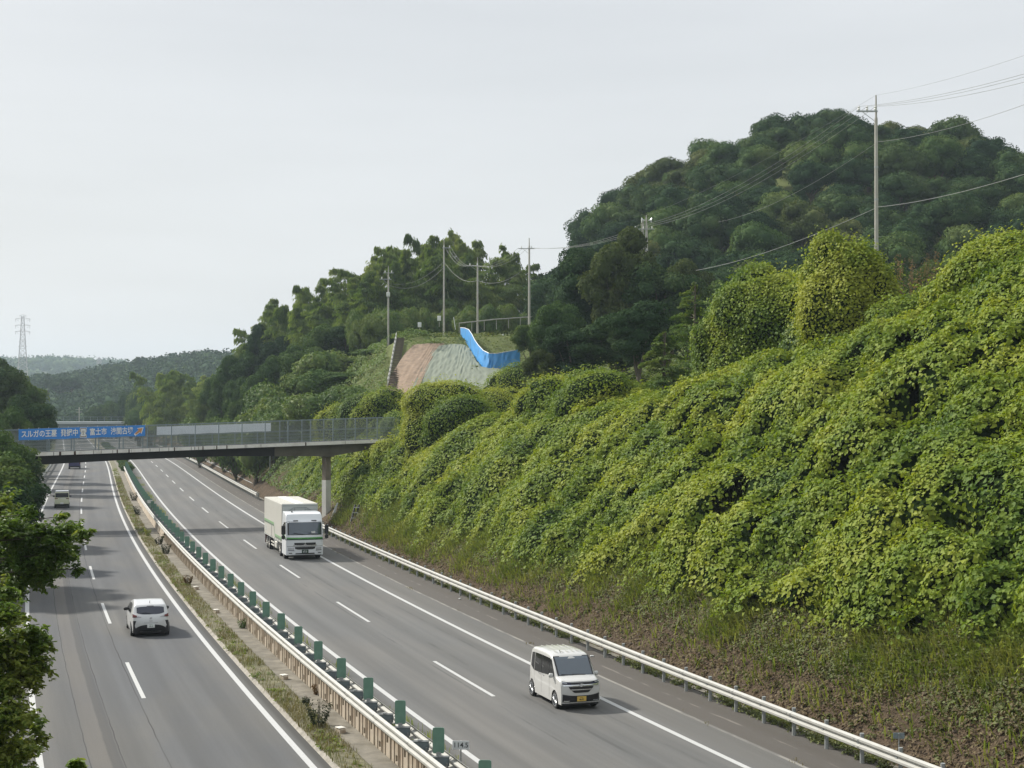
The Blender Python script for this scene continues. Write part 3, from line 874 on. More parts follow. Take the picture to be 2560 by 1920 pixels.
# ================================================================== TREES
TP = {}
def P_(k, *a, **kw): TP[k] = tree_proto(*a, **kw)
P_('hillA', 'broadleaf_tree', 1, 5.6, 9.5, 2.0, 30, 7000, .34, LEAF_DARK, BARK)
P_('hillB', 'broadleaf_tree', 2, 5.2, 9.0, 2.0, 26, 6500, .34, LEAF_MID, BARK, flat=.8)
P_('hillC', 'broadleaf_tree', 3, 6.0, 10.0, 2.2, 38, 7500, .34, LEAF_DARK, BARK, lobe_r=(.2, .36))
P_('hillD', 'broadleaf_tree', 4, 4.9, 9.0, 1.8, 26, 6000, .33, LEAF_OLIVE, BARK)
P_('hillE', 'broadleaf_tree', 5, 4.4, 11.5, 2.4, 28, 6000, .34, LEAF_DARK, BARK, shape='cone')
P_('bushA', 'shrub', 6, 2.6, 3.4, .4, 22, 6000, .2, LEAF_KUDZU_D, BARK)
P_('bushB', 'shrub', 7, 2.8, 3.6, .4, 24, 6500, .21, LEAF_KUDZU_D, BARK, flat=.8)
P_('bushC', 'shrub', 8, 3.0, 4.4, .5, 24, 6500, .21, LEAF_MID, BARK)
P_('bigA', 'broadleaf_tree', 9, 5.0, 13.0, 3.0, 46, 15000, .27, LEAF_DARK, BARK, lobe_r=(.17, .33), jit=.55, down=.1)
P_('bigB', 'broadleaf_tree', 10, 4.6, 11.0, 2.6, 42, 14000, .27, LEAF_OLIVE, BARK, lobe_r=(.16, .32), jit=.55, down=.1)
P_('bigC', 'broadleaf_tree', 11, 4.6, 11.0, 2.6, 40, 13000, .27, LEAF_MID, BARK, lobe_r=(.18, .34), jit=.55)

def bamboo_proto(seed, H=15.0, lean=2.5, Rm=1.5, n=2600):
    rg = np.random.default_rng(seed)
    a = rg.uniform(0, 6.28); dx, dy = math.cos(a), math.sin(a)
    def cv(t):
        t = np.asarray(t, float)
        hor = lean * t ** 2.6
        z = H * (t - .10 * np.maximum(t - .7, 0) / .3 * t)
        return np.stack([dx * hor, dy * hor, z], -1)
    nb = 34                                   # leaf sprays hang from branches
    bt = np.sort(rg.uniform(.30, 1.0, nb)); ba = rg.uniform(0, 6.28, nb)
    bl = Rm * (1.15 - ((bt - .58) / .44) ** 2).clip(.10, 1) * rg.uniform(.7, 1.25, nb)
    k = rg.integers(0, nb, n)
    f = rg.random(n) ** .7
    ang = ba[k] + rg.normal(0, .32, n)
    O = np.stack([np.cos(ang), np.sin(ang), np.zeros(n)], 1)
    r = bl[k] * f
    P = cv(bt[k]) + O * r[:, None]
    P[:, 2] += .5 * r - .55 * r ** 2 / Rm + rg.normal(0, .12, n) - np.abs(rg.normal(0, .28, n)) * f
    T = O * .45 + np.array([[0, 0, -.9]])
    g = leafgeo(P, O * .8 + [0, 0, .7], rg.uniform(.32, .7, n), rg, .22, False, .5, T=T, jit=.3)
    root = empty('bamboo')
    link('foliage', npmesh('bamboo_foliage', [(g[0], g[1], 0)], [LEAF_BAMBOO]), root)
    mb = MB(); mb.tube([tuple(cv(q)) for q in (0, .2, .4, .6, .75, .88, 1.0)], [.06, .06, .05, .045, .03, .02, .01], 5)
    mb.build('culm', BARK_B, root)
    return root
for i in range(5):
    TP['bam%d' % i] = bamboo_proto(40 + i, H=[15, 14, 16, 13, 15][i], lean=[2.4, 3.8, 1.8, 4.8, 3.0][i], Rm=[2.2, 2.5, 2.0, 2.4, 2.6][i])

prng = random.Random(5)
def put(kind, px, top, Y, label, group=None, sc=None, cat='tree', hh=None, dz=0):
    """a tree whose top is seen at px,top, standing on the ground at distance Y"""
    p = at(px, top, Y)
    g = h1(p.x, Y) - .25 + dz
    H = p.z - g
    base = {'hillA': 9.5, 'hillB': 9, 'hillC': 10, 'hillD': 9, 'hillE': 11.5, 'bushA': 3.4, 'bushB': 3.6, 'bushC': 4.4, 'bigA': 13, 'bigB': 11, 'bigC': 11, 'bam0': 14, 'bam1': 13, 'bam2': 15, 'bam3': 12, 'bam4': 14}[kind]
    H = max(H, base * .3)
    if sc is None: sc = H / base
    return place(TP[kind], (p.x, Y, g), prng.uniform(0, 6.28), sc, label, cat, group, szr=H / base / sc)

# ---- the wooded hill
kinds = ['hillA', 'hillB', 'hillC', 'hillD', 'hillE']
spots = []
hr = random.Random(3)
for _ in range(14000):
    Y = hr.uniform(212, 372); X = hr.uniform(-4, 150)
    px = CX + X / Y * FPX
    if px > 2640: continue
    hh = h1(X, Y)
    if hh < 19.5: continue
    if Y > 335 and hr.random() < .35: continue
    vis = HC + (1016 - 760) * Y / FPX
    if hh + 9 < vis and px > 1700: continue
    if px < 1340: continue
    s = 6.35
    if all((X - a) ** 2 + ((Y - b) * .85) ** 2 > s * s for a, b, _, _ in spots):
        spots.append((X, Y, hh, px))
print('HILL TREES', len(spots))
spots = sorted(spots[:296])
for i, (X, Y, hh, px) in enumerate(spots):
    kd = hr.choices(kinds, [4, 3, 4, 2, 1.2])[0]
    if px < 1460 and hr.random() < .5: kd = 'hillE'
    place(TP[kd], (X, Y, hh - .4), hr.uniform(0, 6.28), hr.uniform(.75, 1.15) * (.8 if kd == 'hillE' else 1), 'dark broadleaf tree in the dense wood covering the big hill', 'tree', 'trees of the wooded hill', szr=hr.uniform(.85, 1.15))

# ---- dark trees between the vines and the hill
GR = 'trees on the terrace behind the vine slope'
for kd, px, top, Y, sc, lab in [
    ('bigA', 1475, 600, 175, 1.15, 'dark spreading tree in front of the pole with the loudspeakers'),
    ('bigB', 1560, 560, 168, 1.1, 'tall olive tree hiding the foot of the pole with loudspeakers'),
    ('bigA', 1660, 640, 165, 1.1, 'dark tree between the olive tree and the pale layered tree'),
    ('bigC', 1395, 740, 165, .8, 'lower tree at the end of the blue sheet'),
    ('bigA', 1440, 800, 150, .85, 'darkest low tree above the vine crest, near the blue sheet'),
    ('bigA', 1540, 780, 150, .9, 'deep shaded tree under the olive tree'),
    ('bigB', 1720, 640, 172, .9, 'brownish tree just behind the tall layered tree'),
    ('bigC', 1790, 690, 165, .8, 'mid green tree rising behind the vine mound'),
    ('bigB', 1850, 700, 150, .7, 'olive tree half hidden behind the large vine mound'),
    ('bigC', 1960, 655, 150, .7, 'bushy tree left of the vine covered dome'),
    ('bigC', 1330, 800, 178, .6, 'small tree at the left end of the dark tree row'),
    ('bigA', 1600, 740, 140, .8, 'dark tree directly behind the layered tree'),
    ('bigB', 1350, 870, 150, .5, 'bush sized tree below the blue sheet'),
    ('bigC', 2260, 640, 130, .6, 'green tree right of the concrete pole'),
    ('bigC', 2360, 620, 135, .7, 'green tree far right behind the vine crest'),
]:
    put(kd, px, top, Y, lab, GR, sc=sc)

# ---- layered pale tree
def layered_tree(loc, H, Rb, seed, label):
    rg = np.random.default_rng(seed)
    root = empty('layered_tree', loc, 0, label, 'tree', None)
    Ps = []; Ns = []; Ts = []
    tb = MB(); tb.tube([(0, 0, -1), (0, 0, H * .5), (.1, 0, H)], [.16, .11, .03], 7)
    for i in range(44):
        f = i / 43; z = H * (.12 + .86 * f); a = rg.uniform(0, 6.28); L = Rb * (1 - f) ** .75 * rg.uniform(.75, 1.1) + .35
        O = np.array([math.cos(a), math.sin(a), 0])
        tb.tube([(0, 0, z), tuple(O * L * .6 + [0, 0, z + .12 * L]), tuple(O * L + [0, 0, z - .02])], [.04, .02, .008], 4)
        n = int(230 * (L / Rb + .25)); s = rg.uniform(.15, 1.08, n) ** .8
        side = np.array([-O[1], O[0], 0])
        wdt = rg.normal(0, .26, n) * L * (1.1 - s * .6)
        Ps.append(O * (s * L)[:, None] + side * wdt[:, None] + np.stack([np.zeros(n), np.zeros(n), z + .14 * L * np.sin(s * 3) - .10 * np.abs(wdt) + rg.normal(0, .05, n)], 1))
        Ns.append(np.tile([O[0] * .2, O[1] * .2, 1.0], (n, 1))); Ts.append(np.tile(O, (n, 1)))
    g = leafgeo(np.concatenate(Ps), np.concatenate(Ns), rg.uniform(.13, .26, sum(map(len, Ps))), rg, .5, False, .35, T=np.concatenate(Ts), jit=.3)
    link('crown', npmesh('layered_crown', [(g[0], g[1], 0)], [LEAF_KUDZU_D]), root)
    tb.build('trunk', BARK, root)
p = at(1735, 705, 112); zb = h1(p.x, 112)
layered_tree((p.x, 112, zb - .3), p.z - zb + .3, 3.2, 21, 'pale green tree with flat layered branches left of the large vine mound')
p = at(1660, 830, 106); zb = h1(p.x, 106)
layered_tree((p.x, 106, zb - .3), max(2.5, p.z - zb + .3), 2.2, 22, 'small layered tree at the foot of the pale layered one')

# ---- vine covered mounds and domes
def vine_mound(px, top, Y, rw, label, seed, n=9000, lob=14, Rz=None, mat=None, L=.165, tall=1.0, ylen=1.0, sink=.6):
    """a bush or tree wholly draped in vines: one lumpy dome with a leaf coat"""
    rg = np.random.default_rng(seed)
    n = int(n * (1.45 if Y < 100 else 1.0))
    p = at(px, top, Y); g = h1(p.x, Y) - sink
    H = p.z - g
    lx, ly, sk = rg.normal(0, .07, 3)
    K = 44; bc = sph(K, rg); bh = rg.uniform(.12, .42, K); bw = rg.uniform(.22, .48, K)
    def surf(s):
        t = np.clip(s[:, 2], 0, 1)
        base = np.power(np.maximum(1 - t ** 5, 0), .5)
        hor = unit(np.concatenate([s[:, :2], 0 * s[:, :1]], 1))
        bump = np.zeros(len(s))
        for c, h_, w_ in zip(bc, bh, bw):
            q = 1 - ((s - c) ** 2).sum(1) / w_ ** 2; bump = np.maximum(bump, h_ * np.sqrt(np.maximum(q, 0)))
        f = (1 + bump - .10) * (1 + .14 * np.sin(s[:, 2] * 4 + sk * 20) * np.cos(np.arctan2(s[:, 1], s[:, 0]) * 2 + lx * 30))
        r = rw * (base * (1 + .12 * (1 - t)))
        P = hor * (r * f)[:, None]; P[:, 1] *= ylen
        P[:, 2] = H * (1 - .06) * t * (1 + bump * .35)
        P[:, 0] += lx * P[:, 2] + .25 * rw * sk * np.sin(t * 5)
        P[:, 1] += ly * P[:, 2]
        return P
    def dirs(n):
        t = rg.random(n) ** .8; a = rg.uniform(0, 6.283, n); q = np.sqrt(1 - t * t)
        return np.stack([q * np.cos(a), q * np.sin(a), t], 1)
    s = dirs(n); P = surf(s); e = .03
    a = np.arctan2(s[:, 1], s[:, 0]); t = s[:, 2]
    def mk(a, t): t = np.clip(t, 0, .999); q = np.sqrt(1 - t * t); return np.stack([q * np.cos(a), q * np.sin(a), t], 1)
    Nn = unit(np.cross(surf(mk(a + e, t)) - surf(mk(a - e, t)), surf(mk(a, t + e)) - surf(mk(a, t - e))) + 1e-6)
    P = P + Nn * (rg.beta(2, 2.4, (n, 1)) * .36 - .12 + (rg.random((n, 1)) < .16) * rg.beta(1, 2.2, (n, 1)) * .8)
    G = leafgeo(P, Nn * .75 + [-.25, 0, .5], L * rg.uniform(.65, 1.2, n), rg, .9, False, .5, jit=.4)
    aa, tt = np.meshgrid(np.linspace(0, 2 * math.pi, 33), np.linspace(0, .999, 22))
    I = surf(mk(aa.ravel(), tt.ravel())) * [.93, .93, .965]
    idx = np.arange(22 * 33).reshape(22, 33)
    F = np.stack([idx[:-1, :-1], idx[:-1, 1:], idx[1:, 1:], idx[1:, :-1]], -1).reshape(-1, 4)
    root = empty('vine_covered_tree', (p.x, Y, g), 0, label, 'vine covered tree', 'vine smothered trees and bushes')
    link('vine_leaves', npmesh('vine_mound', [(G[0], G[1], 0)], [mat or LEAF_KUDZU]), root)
    link('inner_shade_shell', npmesh('vine_inner', [(I, F, 0)], [VSHADE]), root)  # closed inner shell, coloured dark as the shade behind the leaves
    return root
VSHADE = bpy.data.materials['vine_painted_shade']
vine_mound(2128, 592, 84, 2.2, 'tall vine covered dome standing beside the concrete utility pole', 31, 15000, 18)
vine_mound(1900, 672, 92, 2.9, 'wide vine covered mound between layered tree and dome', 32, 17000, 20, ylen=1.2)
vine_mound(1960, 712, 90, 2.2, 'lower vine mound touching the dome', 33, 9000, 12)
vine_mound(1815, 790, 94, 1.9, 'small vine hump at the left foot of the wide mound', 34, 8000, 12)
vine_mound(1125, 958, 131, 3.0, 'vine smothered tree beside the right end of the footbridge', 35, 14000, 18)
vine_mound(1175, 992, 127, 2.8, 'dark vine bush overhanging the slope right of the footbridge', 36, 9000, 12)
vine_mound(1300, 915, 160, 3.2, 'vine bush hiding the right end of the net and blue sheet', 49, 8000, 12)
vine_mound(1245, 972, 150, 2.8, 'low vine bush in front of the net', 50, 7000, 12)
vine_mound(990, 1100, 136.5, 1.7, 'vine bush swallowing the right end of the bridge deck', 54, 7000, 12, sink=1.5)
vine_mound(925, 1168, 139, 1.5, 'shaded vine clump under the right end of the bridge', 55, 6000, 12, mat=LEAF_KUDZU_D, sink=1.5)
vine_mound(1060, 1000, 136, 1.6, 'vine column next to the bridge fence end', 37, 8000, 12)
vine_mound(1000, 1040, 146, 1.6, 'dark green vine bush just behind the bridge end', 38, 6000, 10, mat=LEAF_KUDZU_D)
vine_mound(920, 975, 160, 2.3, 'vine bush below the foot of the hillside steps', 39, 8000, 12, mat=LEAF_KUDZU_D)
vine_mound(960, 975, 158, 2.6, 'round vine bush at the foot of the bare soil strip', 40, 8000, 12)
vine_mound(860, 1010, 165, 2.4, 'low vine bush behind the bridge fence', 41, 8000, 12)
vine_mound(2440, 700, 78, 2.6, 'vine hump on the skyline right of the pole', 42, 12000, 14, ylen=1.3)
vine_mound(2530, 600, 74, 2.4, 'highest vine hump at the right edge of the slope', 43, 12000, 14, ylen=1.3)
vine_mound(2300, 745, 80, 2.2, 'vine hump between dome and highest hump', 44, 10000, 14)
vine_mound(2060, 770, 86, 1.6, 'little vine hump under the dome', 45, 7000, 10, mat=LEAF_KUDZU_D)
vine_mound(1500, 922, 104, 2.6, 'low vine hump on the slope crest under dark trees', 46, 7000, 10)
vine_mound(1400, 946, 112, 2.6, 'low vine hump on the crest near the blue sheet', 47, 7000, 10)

# ---- shrubs and trees behind the footbridge, right of the road
GB = 'bushy trees behind the footbridge'
for i, (kd, px, top, Y, sc) in enumerate([
    ('bushB', 640, 1000, 195, 1.6), ('bushB', 700, 960, 200, 1.8), ('bushC', 770, 925, 205, 1.8), ('bushB', 830, 880, 215, 1.9), ('bushC', 880, 930, 195, 1.5),
    ('bushB', 740, 1010, 185, 1.5), ('bushB', 800, 985, 182, 1.5), ('bushA', 860, 970, 178, 1.3), ('bushC', 690, 1010, 192, 1.4), ('bushC', 905, 900, 214, 1.2), ('bushA', 940, 930, 205, 1.0),
    ('bigC', 815, 800, 240, 1.0), ('bigA', 870, 810, 238, .9), ('bigC', 760, 850, 235, .95), ('bigC', 700, 880, 240, .8), ('bigC', 650, 920, 240, .8),
    ('bigC', 605, 868, 275, 1.0), ('bigC', 575, 903, 280, .9), ('bigC', 545, 928, 290, .9), ('bigC', 600, 935, 262, .8), ('bigC', 560, 965, 280, .7), ('bigC', 520, 985, 290, .7), ('bigC', 600, 990, 240, .6), ('bushC', 640, 1045, 205, 1.2), ('bushB', 590, 1050, 215, 1.2),
    ('bigA', 660, 800, 285, .8), ('bigC', 625, 850, 290, .9), ('bigA', 690, 830, 275, .8), ('bushC', 930, 870, 222, 1.2), ('bushB', 560, 1045, 240, 1.2), ('bushB', 500, 1045, 265, 1.3)]):
    put(kd, px, top, Y, None, GB, sc=sc)['label'] = 'rounded green tree on the bank between the footbridge and the bamboo'
# far wood right of the valley
GV = 'far trees right of the valley'
for i in range(46):
    px = prng.uniform(225, 640); Y = prng.uniform(330, 470)
    lim = np.interp(px, [225, 300, 380, 470, 560, 640], [1022, 985, 945, 935, 915, 880])
    top = prng.uniform(lim, 1040)
    if px < 330 and top < 1000 and prng.random() < .4: continue
    if 380 < px < 560 and top < 990: continue
    if px < 335: Y = 500
    Yd = 470 - (top - lim) * 1.0
    put(prng.choice(['hillA', 'hillB', 'hillC']), px, top, max(320, Yd) if px > 335 else 505, 'small distant tree on the far bank beyond the footbridge', GV, sc=prng.uniform(.55, .95))
# ---- bamboo
GBm = 'feathery bamboo stems of the hillside grove'
sil = [(640, 770), (670, 755), (700, 740), (740, 735), (800, 705), (850, 690), (900, 665), (930, 640), (960, 620), (1000, 605), (1040, 612), (1090, 590), (1145, 575), (1190, 600), (1230, 610), (1270, 650), (1290, 680)]
for i in range(92):
    row = i % 3
    px = 640 + 650 * ((i * .618) % 1.0)
    top = np.interp(px, [a for a, b in sil], [b for a, b in sil]) + prng.uniform(-8, 22) + row * prng.uniform(15, 50)
    Y = np.interp(px, [640, 900, 1290], [300, 262, 262]) - row * 9 + prng.uniform(-4, 4) + 8
    put('bam%d' % prng.randrange(5), px, top - 6, Y, 'arching bamboo stem in the grove on the hilltop behind the poles', GBm, sc=prng.uniform(.95, 1.3), cat='bamboo')
for i in range(26):
    px = prng.uniform(385, 560); Y = prng.uniform(340, 380)
    put('bam%d' % prng.randrange(5), px, prng.uniform(925, 985), Y, 'bamboo stem in the paler clump beyond the footbridge', 'bamboo of the far clump', sc=prng.uniform(1.0, 1.4), cat='bamboo')
# low shrubs on the terrace in front of the bamboo
for i in range(16):
    px = 905 + i * 7 + prng.uniform(-6, 6)
    put(prng.choice(['bushA', 'bushC', 'bushB']), px, prng.uniform(770, 815), 232 + prng.uniform(-4, 10), 'low shrub in the row at the foot of the bamboo', 'shrubs at the foot of the bamboo', sc=prng.uniform(.8, 1.2), cat='shrub')
for i in range(17):
    px = 1000 + i * 20 + prng.uniform(-6, 6)
    put(prng.choice(['bushA', 'bushC']), px, 775 + prng.uniform(-12, 20), 236 + prng.uniform(-4, 8), 'low shrub in the row at the foot of the bamboo', 'shrubs at the foot of the bamboo', sc=prng.uniform(.6, .9), cat='shrub')
# ---- left bank
GL = 'trees of the left bank'
for i, (kd, px, top, Y, sc, lab) in enumerate([
    ('bigC', 40, 925, 215, 1.0, 'farthest tall tree above the left end of the footbridge'), ('bigA', -30, 880, 200, 1.1, 'tall tree on the skyline at the left edge'),
    ('bigA', 75, 975, 185, .75, 'dark tree just behind the blue banner left end'), ('bigC', 20, 1005, 165, .7, 'pale leafed tree behind the mesh fence at the left edge'),
    ('bigA', 15, 1110, 118, .62, 'dark tree covering the left end of the bridge girder'), ('bigC', -25, 1060, 116, .8, 'tree in front of the bridge at the left edge'),
    ('bigA', 20, 1165, 100, .6, 'shaded tree below the bridge girder on the left'), ('bigC', -60, 1100, 90, .9, 'tree leaning in from the left above the shoulder'),
    ('bigA', -20, 1200, 84, .6, 'dark leafy tree above the near overhanging branch'), ('bigA', 90, 1045, 225, .5, 'small dark tree where the banner begins'),
    ('bigC', -70, 900, 240, 1.0, 'light green tree on the far left skyline')]):
    put(kd, px, top, Y, lab, GL, sc=sc)
lr = random.Random(9)
for i in range(16):
    Y = 50 + i * 14
    if 64 < Y < 185: continue
    p = rp(Y, lr.uniform(-27, -23))
    place(TP[lr.choice(['bigA', 'bigC'])], (p.x, p.y, h1(p.x, p.y) - .3), lr.uniform(0, 6.28), lr.uniform(.36, .48), 'tree on the bank beyond the left edge of the road', 'tree', 'trees lining the left bank', szr=.9)

# ---- near tree whose branches reach in from the left
BARK_D = simple('bark_dark_twig', (.05, .042, .03), .9, 0, .3, 8)
def near_tree(trunk, clumps, label, seed, leafL=.10, mat=None):
    rg = np.random.default_rng(seed)
    root = empty('overhanging_tree', trunk, 0, label, 'tree', 'near trees leaning in from the left')
    tb = MB(); P = []; T = []; Nn = []; base = Vector(trunk)
    tops = max(c[0].z for c in clumps) - base.z
    tk = [Vector((0, 0, -1)), Vector((.1, .1, tops * .35)), Vector((.3, .1, tops * .7)), Vector((.5, 0, tops * .95))]
    tb.tube(tk, [.22, .17, .12, .07], 8)
    for c, r, n in clumps:
        c = c - base
        s0 = tk[1].lerp(tk[3], min(1, max(0, (c.z / tops - .3)))) 
        mid = s0.lerp(c, .55) + Vector((0, 0, .15))
        tb.tube([s0, mid + Vector((0, 0, -.1)), c], [.035, .02, .008], 6)
        nt_ = max(6, int(n / 20))
        for k in range(nt_):
            dr = sph(1, rg)[0] * [1, 1, .55]; dr[2] += .12; L = r * rg.uniform(.6, 1.45)
            dr = dr / np.linalg.norm(dr)
            st = np.array(c) + sph(1, rg)[0] * r * .3 * rg.random()
            tip = st + dr * L + np.array([0, 0, -.16 * L])
            md = (st + tip) / 2 + np.array([0, 0, .08 * L])
            tb.tube([tuple(st), tuple(md), tuple(tip)], [.008, .005, .002], 3, cap=False)
            m = int(22 * rg.uniform(.8, 1.2))
            f = rg.uniform(.12, 1.04, m); sd = np.where(np.arange(m) % 2, 1, -1)
            cen = st * ((1 - f) ** 2)[:, None] + md * (2 * f * (1 - f))[:, None] + tip * (f ** 2)[:, None]
            side = np.cross(dr, [0, 0, 1.0]); side /= np.linalg.norm(side) + 1e-6
            tl = dr * .55 + side * sd[:, None] * .85 + np.array([0, 0, -.25])
            P.append(cen + tl * leafL * .5 + rg.normal(0, leafL * .18, (m, 3))); T.append(tl); Nn.append(np.tile([0, 0, 1.0], (m, 1)) + rg.normal(0, .3, (m, 3)))
    P = np.concatenate(P); T = np.concatenate(T); Nn = np.concatenate(Nn)
    g = leafgeo(P, Nn, leafL * rg.uniform(.7, 1.25, len(P)), rg, .46, True, .3, T=T, jit=.3, fold=.08)
    link('foliage', npmesh('near_foliage', [(g[0], g[1], 0)], [mat or LEAF_NEAR]), root)
    tb.build('trunk', BARK_D, root)
    return root
def cl(px, py, rpx, Y, n): return (at(px, py, Y), rpx * Y / FPX, n)
Yn = 30
A = [(10, 1300, 60, 1500), (60, 1315, 50, 1400), (105, 1318, 45, 1300), (150, 1310, 38, 900), (190, 1308, 30, 650), (214, 1312, 18, 260), (165, 1268, 18, 130), (70, 1262, 22, 200),
     (20, 1370, 70, 1900), (80, 1375, 55, 1700), (130, 1365, 42, 1000), (165, 1350, 30, 380), (40, 1425, 52, 1300), (95, 1415, 38, 700), (140, 1405, 30, 330), (185, 1372, 22, 140), (190, 1400, 16, 90), (10, 1480, 45, 900), (0, 1240, 60, 900)]
B = [(5, 1545, 50, 1200), (40, 1600, 60, 1500), (20, 1650, 60, 1700), (75, 1585, 40, 600), (105, 1615, 30, 300), (90, 1660, 35, 450), (60, 1700, 40, 600), (10, 1720, 50, 1200),
     (20, 1800, 55, 1300), (60, 1790, 38, 500), (95, 1820, 24, 170), (15, 1870, 50, 1200), (55, 1880, 42, 700), (5, 1930, 60, 1200), (90, 1850, 26, 170), (-30, 1620, 80, 1500), (-30, 1800, 80, 1500), (0, 1480, 40, 500)]
near_tree((-17.5, Yn + 2, 3.0), [cl(a, b + 22, r * .88, Yn + prng.uniform(-1, 1), n) for a, b, r, n in A], 'leafy branch reaching over the left carriageway at mid height', 51, .10)
near_tree((-12.5, 21.5, 2.6), [cl(a, b, r, 21 + prng.uniform(-.6, .6), n) for a, b, r, n in B], 'leafy shoots in the bottom left corner over the edge line', 52, .085)
tr = near_tree((-5.9, 13.3, -.3), [cl(196, 1912, 12, 14, 20), cl(212, 1945, 20, 14, 50)], 'single yellow green shoot tip at the bottom edge', 53, .075)

# ---- woods on the far hills: clumped crowns as one mass
def far_wood(name, n, pxr, Y0, Y1, prof, base, Rm, leaves, mat, label, seed, pw=.8, lift=.35):
    rg = np.random.default_rng(seed)
    px = rg.uniform(pxr[0], pxr[1], n); Y = Y0 + (Y1 * 1.06 - Y0) * rg.random(n) ** .7
    zr = HC + (1016 - np.interp(px, [a for a, b in prof], [b for a, b in prof])) * Y1 / FPX
    g = sstep(Y0, Y1, Y) ** pw
    X = (px - CX) / FPX * Y
    Z = base + (zr - base) * g + vnoise(X, Y, Y1 / 22, 3) * (zr - base) * .09 * g
    R_ = Rm * rg.uniform(.65, 1.35, n)
    c = np.repeat(np.stack([X, Y, Z + R_ * lift], 1), leaves, 0); r = np.repeat(R_, leaves)
    s = sph(len(c), rg); s[:, 2] = np.where(s[:, 2] < -.1, -s[:, 2], s[:, 2])
    P = c + s * r[:, None] * rg.uniform(.75, 1.1, (len(c), 1))
    g1 = leafgeo(P, s, Rm * .30 * rg.uniform(.6, 1.3, len(P)), rg, .8, False, .2, jit=.5)
    v, f = ICO1
    V = (np.stack([X, Y, Z + R_ * lift], 1)[:, None, :] + v[None] * (R_ * .82)[:, None, None]).reshape(-1, 3)
    F = (f[None] + np.arange(n)[:, None, None] * len(v)).reshape(-1, 3)
    return tag(link(name, npmesh(name, [(g1[0], g1[1], 0), (V, F, 0)], [mat])), label, 'wood', kind='stuff')
far_wood('far_wood', 1700, (-60, 760), 560, 960, profB, -6, 6.0, 70, LEAF_DARK, 'hazy wood covering the middle distance hills beyond the road', 61)
far_wood('far_wood', 900, (0, 560), 1500, 2300, profA, -6, 10, 26, LEAF_DARK, 'bluish far wooded ridge on the horizon', 62)
for i, (px, top, sc) in enumerate([(375, 905, .8), (600, 880, .9), (345, 893, .9), (365, 897, .8), (440, 889, 1.1), (410, 894, .8), (330, 905, .7), (292, 908, .8), (520, 885, .9), (555, 888, .8), (580, 886, .9), (490, 889, .8), (270, 915, .7), (150, 938, .9), (120, 935, .7), (180, 936, .8)]):
    Y = 900 if px > 200 else 760
    p = at(px, top, Y); s = sc * 1.25
    zb = p.z - 10.5 * s
    place(TP[['hillA', 'hillC', 'hillE'][i % 3]], (p.x, Y, zb), i, s, 'hazy tree standing out on the distant ridge line', 'tree', 'trees on the distant ridge line')

# ================================================================== GUARDRAILS, MEDIAN, BRIDGE, POLES
WB = [(-.175, .0), (-.13, .075), (-.07, .075), (-.02, .0), (.02, .0), (.07, .075), (.13, .075), (.175, .0)]
def wbeam_mesh(L, side=1, name='w_beam'):
    """W profile beam along +Y, bulging towards -x*side"""
    mb = MB(); pr = [(-side * b, a) for a, b in WB]; pr2 = [(x + side * .006, z) for x, z in pr]
    n = len(pr)
    for sgn, P in ((1, pr), (-1, pr2)):
        vs = [(x, 0, z) for x, z in P] + [(x, L, z) for x, z in P]
        fs = [(i, i + 1, n + i + 1, n + i) for i in range(n - 1)]
        mb.add(vs, fs)
    # joint lap: bolts and lap strip
    mb.add([(x - side * .008, L - .16, z) for x, z in pr] + [(x - side * .008, L + .16, z) for x, z in pr], [(i, i + 1, n + i + 1, n + i) for i in range(n - 1)])
    for yy in (-.1, .1):
        for zz in (-.1, .1): mb.box((-side * .088, L + yy, zz), (.02, .03, .03), mi=1)
    return mb.mesh(name, [MAT['steel_white'], MAT['steel_galv']])
def rail_run(name, d, Y0, Y1, zc, side, label, posts=True, cat='guardrail', post_d=.13, group=None, end=True):
    root = empty(name, rp(Y0, d), 0, label, cat, group)
    me = wbeam_mesh(4.0, side)
    y = Y0; inv = Vector(rp(Y0, d))
    pm = MB(); pm.lathe([(-.1, .065), (.86, .065)], 10, axis='z'); pmesh = pm.mesh('post', MAT['steel_galv'], 40)
    bk = MB(); bk.box((0, 0, 0), (.16, .1, .18)); bkm = bk.mesh('bracket', MAT['steel_galv'])
    while y < Y1:
        a = rp(y, d); y2 = y + 3.84
        L = (rp(y2, d) - a).length
        o = link('rail_beam', me, root, a - inv + Vector((0, 0, zc)), rang(y + 1.9)); o.scale = (1, L / 4.0, 1)
        if posts:
            for q in (0, 1.92):
                p = rp(y + q, d + post_d * side)
                if y + q > Y1: continue
                link('post', pmesh, root, p - inv, rang(y))
                link('bracket', bkm, root, rp(y + q, d + .055 * side) - inv + Vector((0, 0, zc)), rang(y))
        y = y2
    if end:
        mb = MB(); mb.box((side * -.05, 0, 0), (.2, .3, .42))
        link('end_cap', mb.mesh('end_cap', MAT['steel_white']), root, rp(Y0, d) - inv + Vector((0, -.15, zc)), rang(Y0))
    return root
rail_run('guardrail', 6.80, 28, 138, .60, 1, 'white steel guardrail along the foot of the vine slope, ending near the bridge pier')
rail_run('guardrail', 6.80, 171, 420, .60, 1, 'white steel guardrail beginning behind the truck and running away under the footbridge')
rail_run('guardrail', -17.4, 150, 300, .60, -1, 'shaded guardrail on the left shoulder beyond the footbridge')

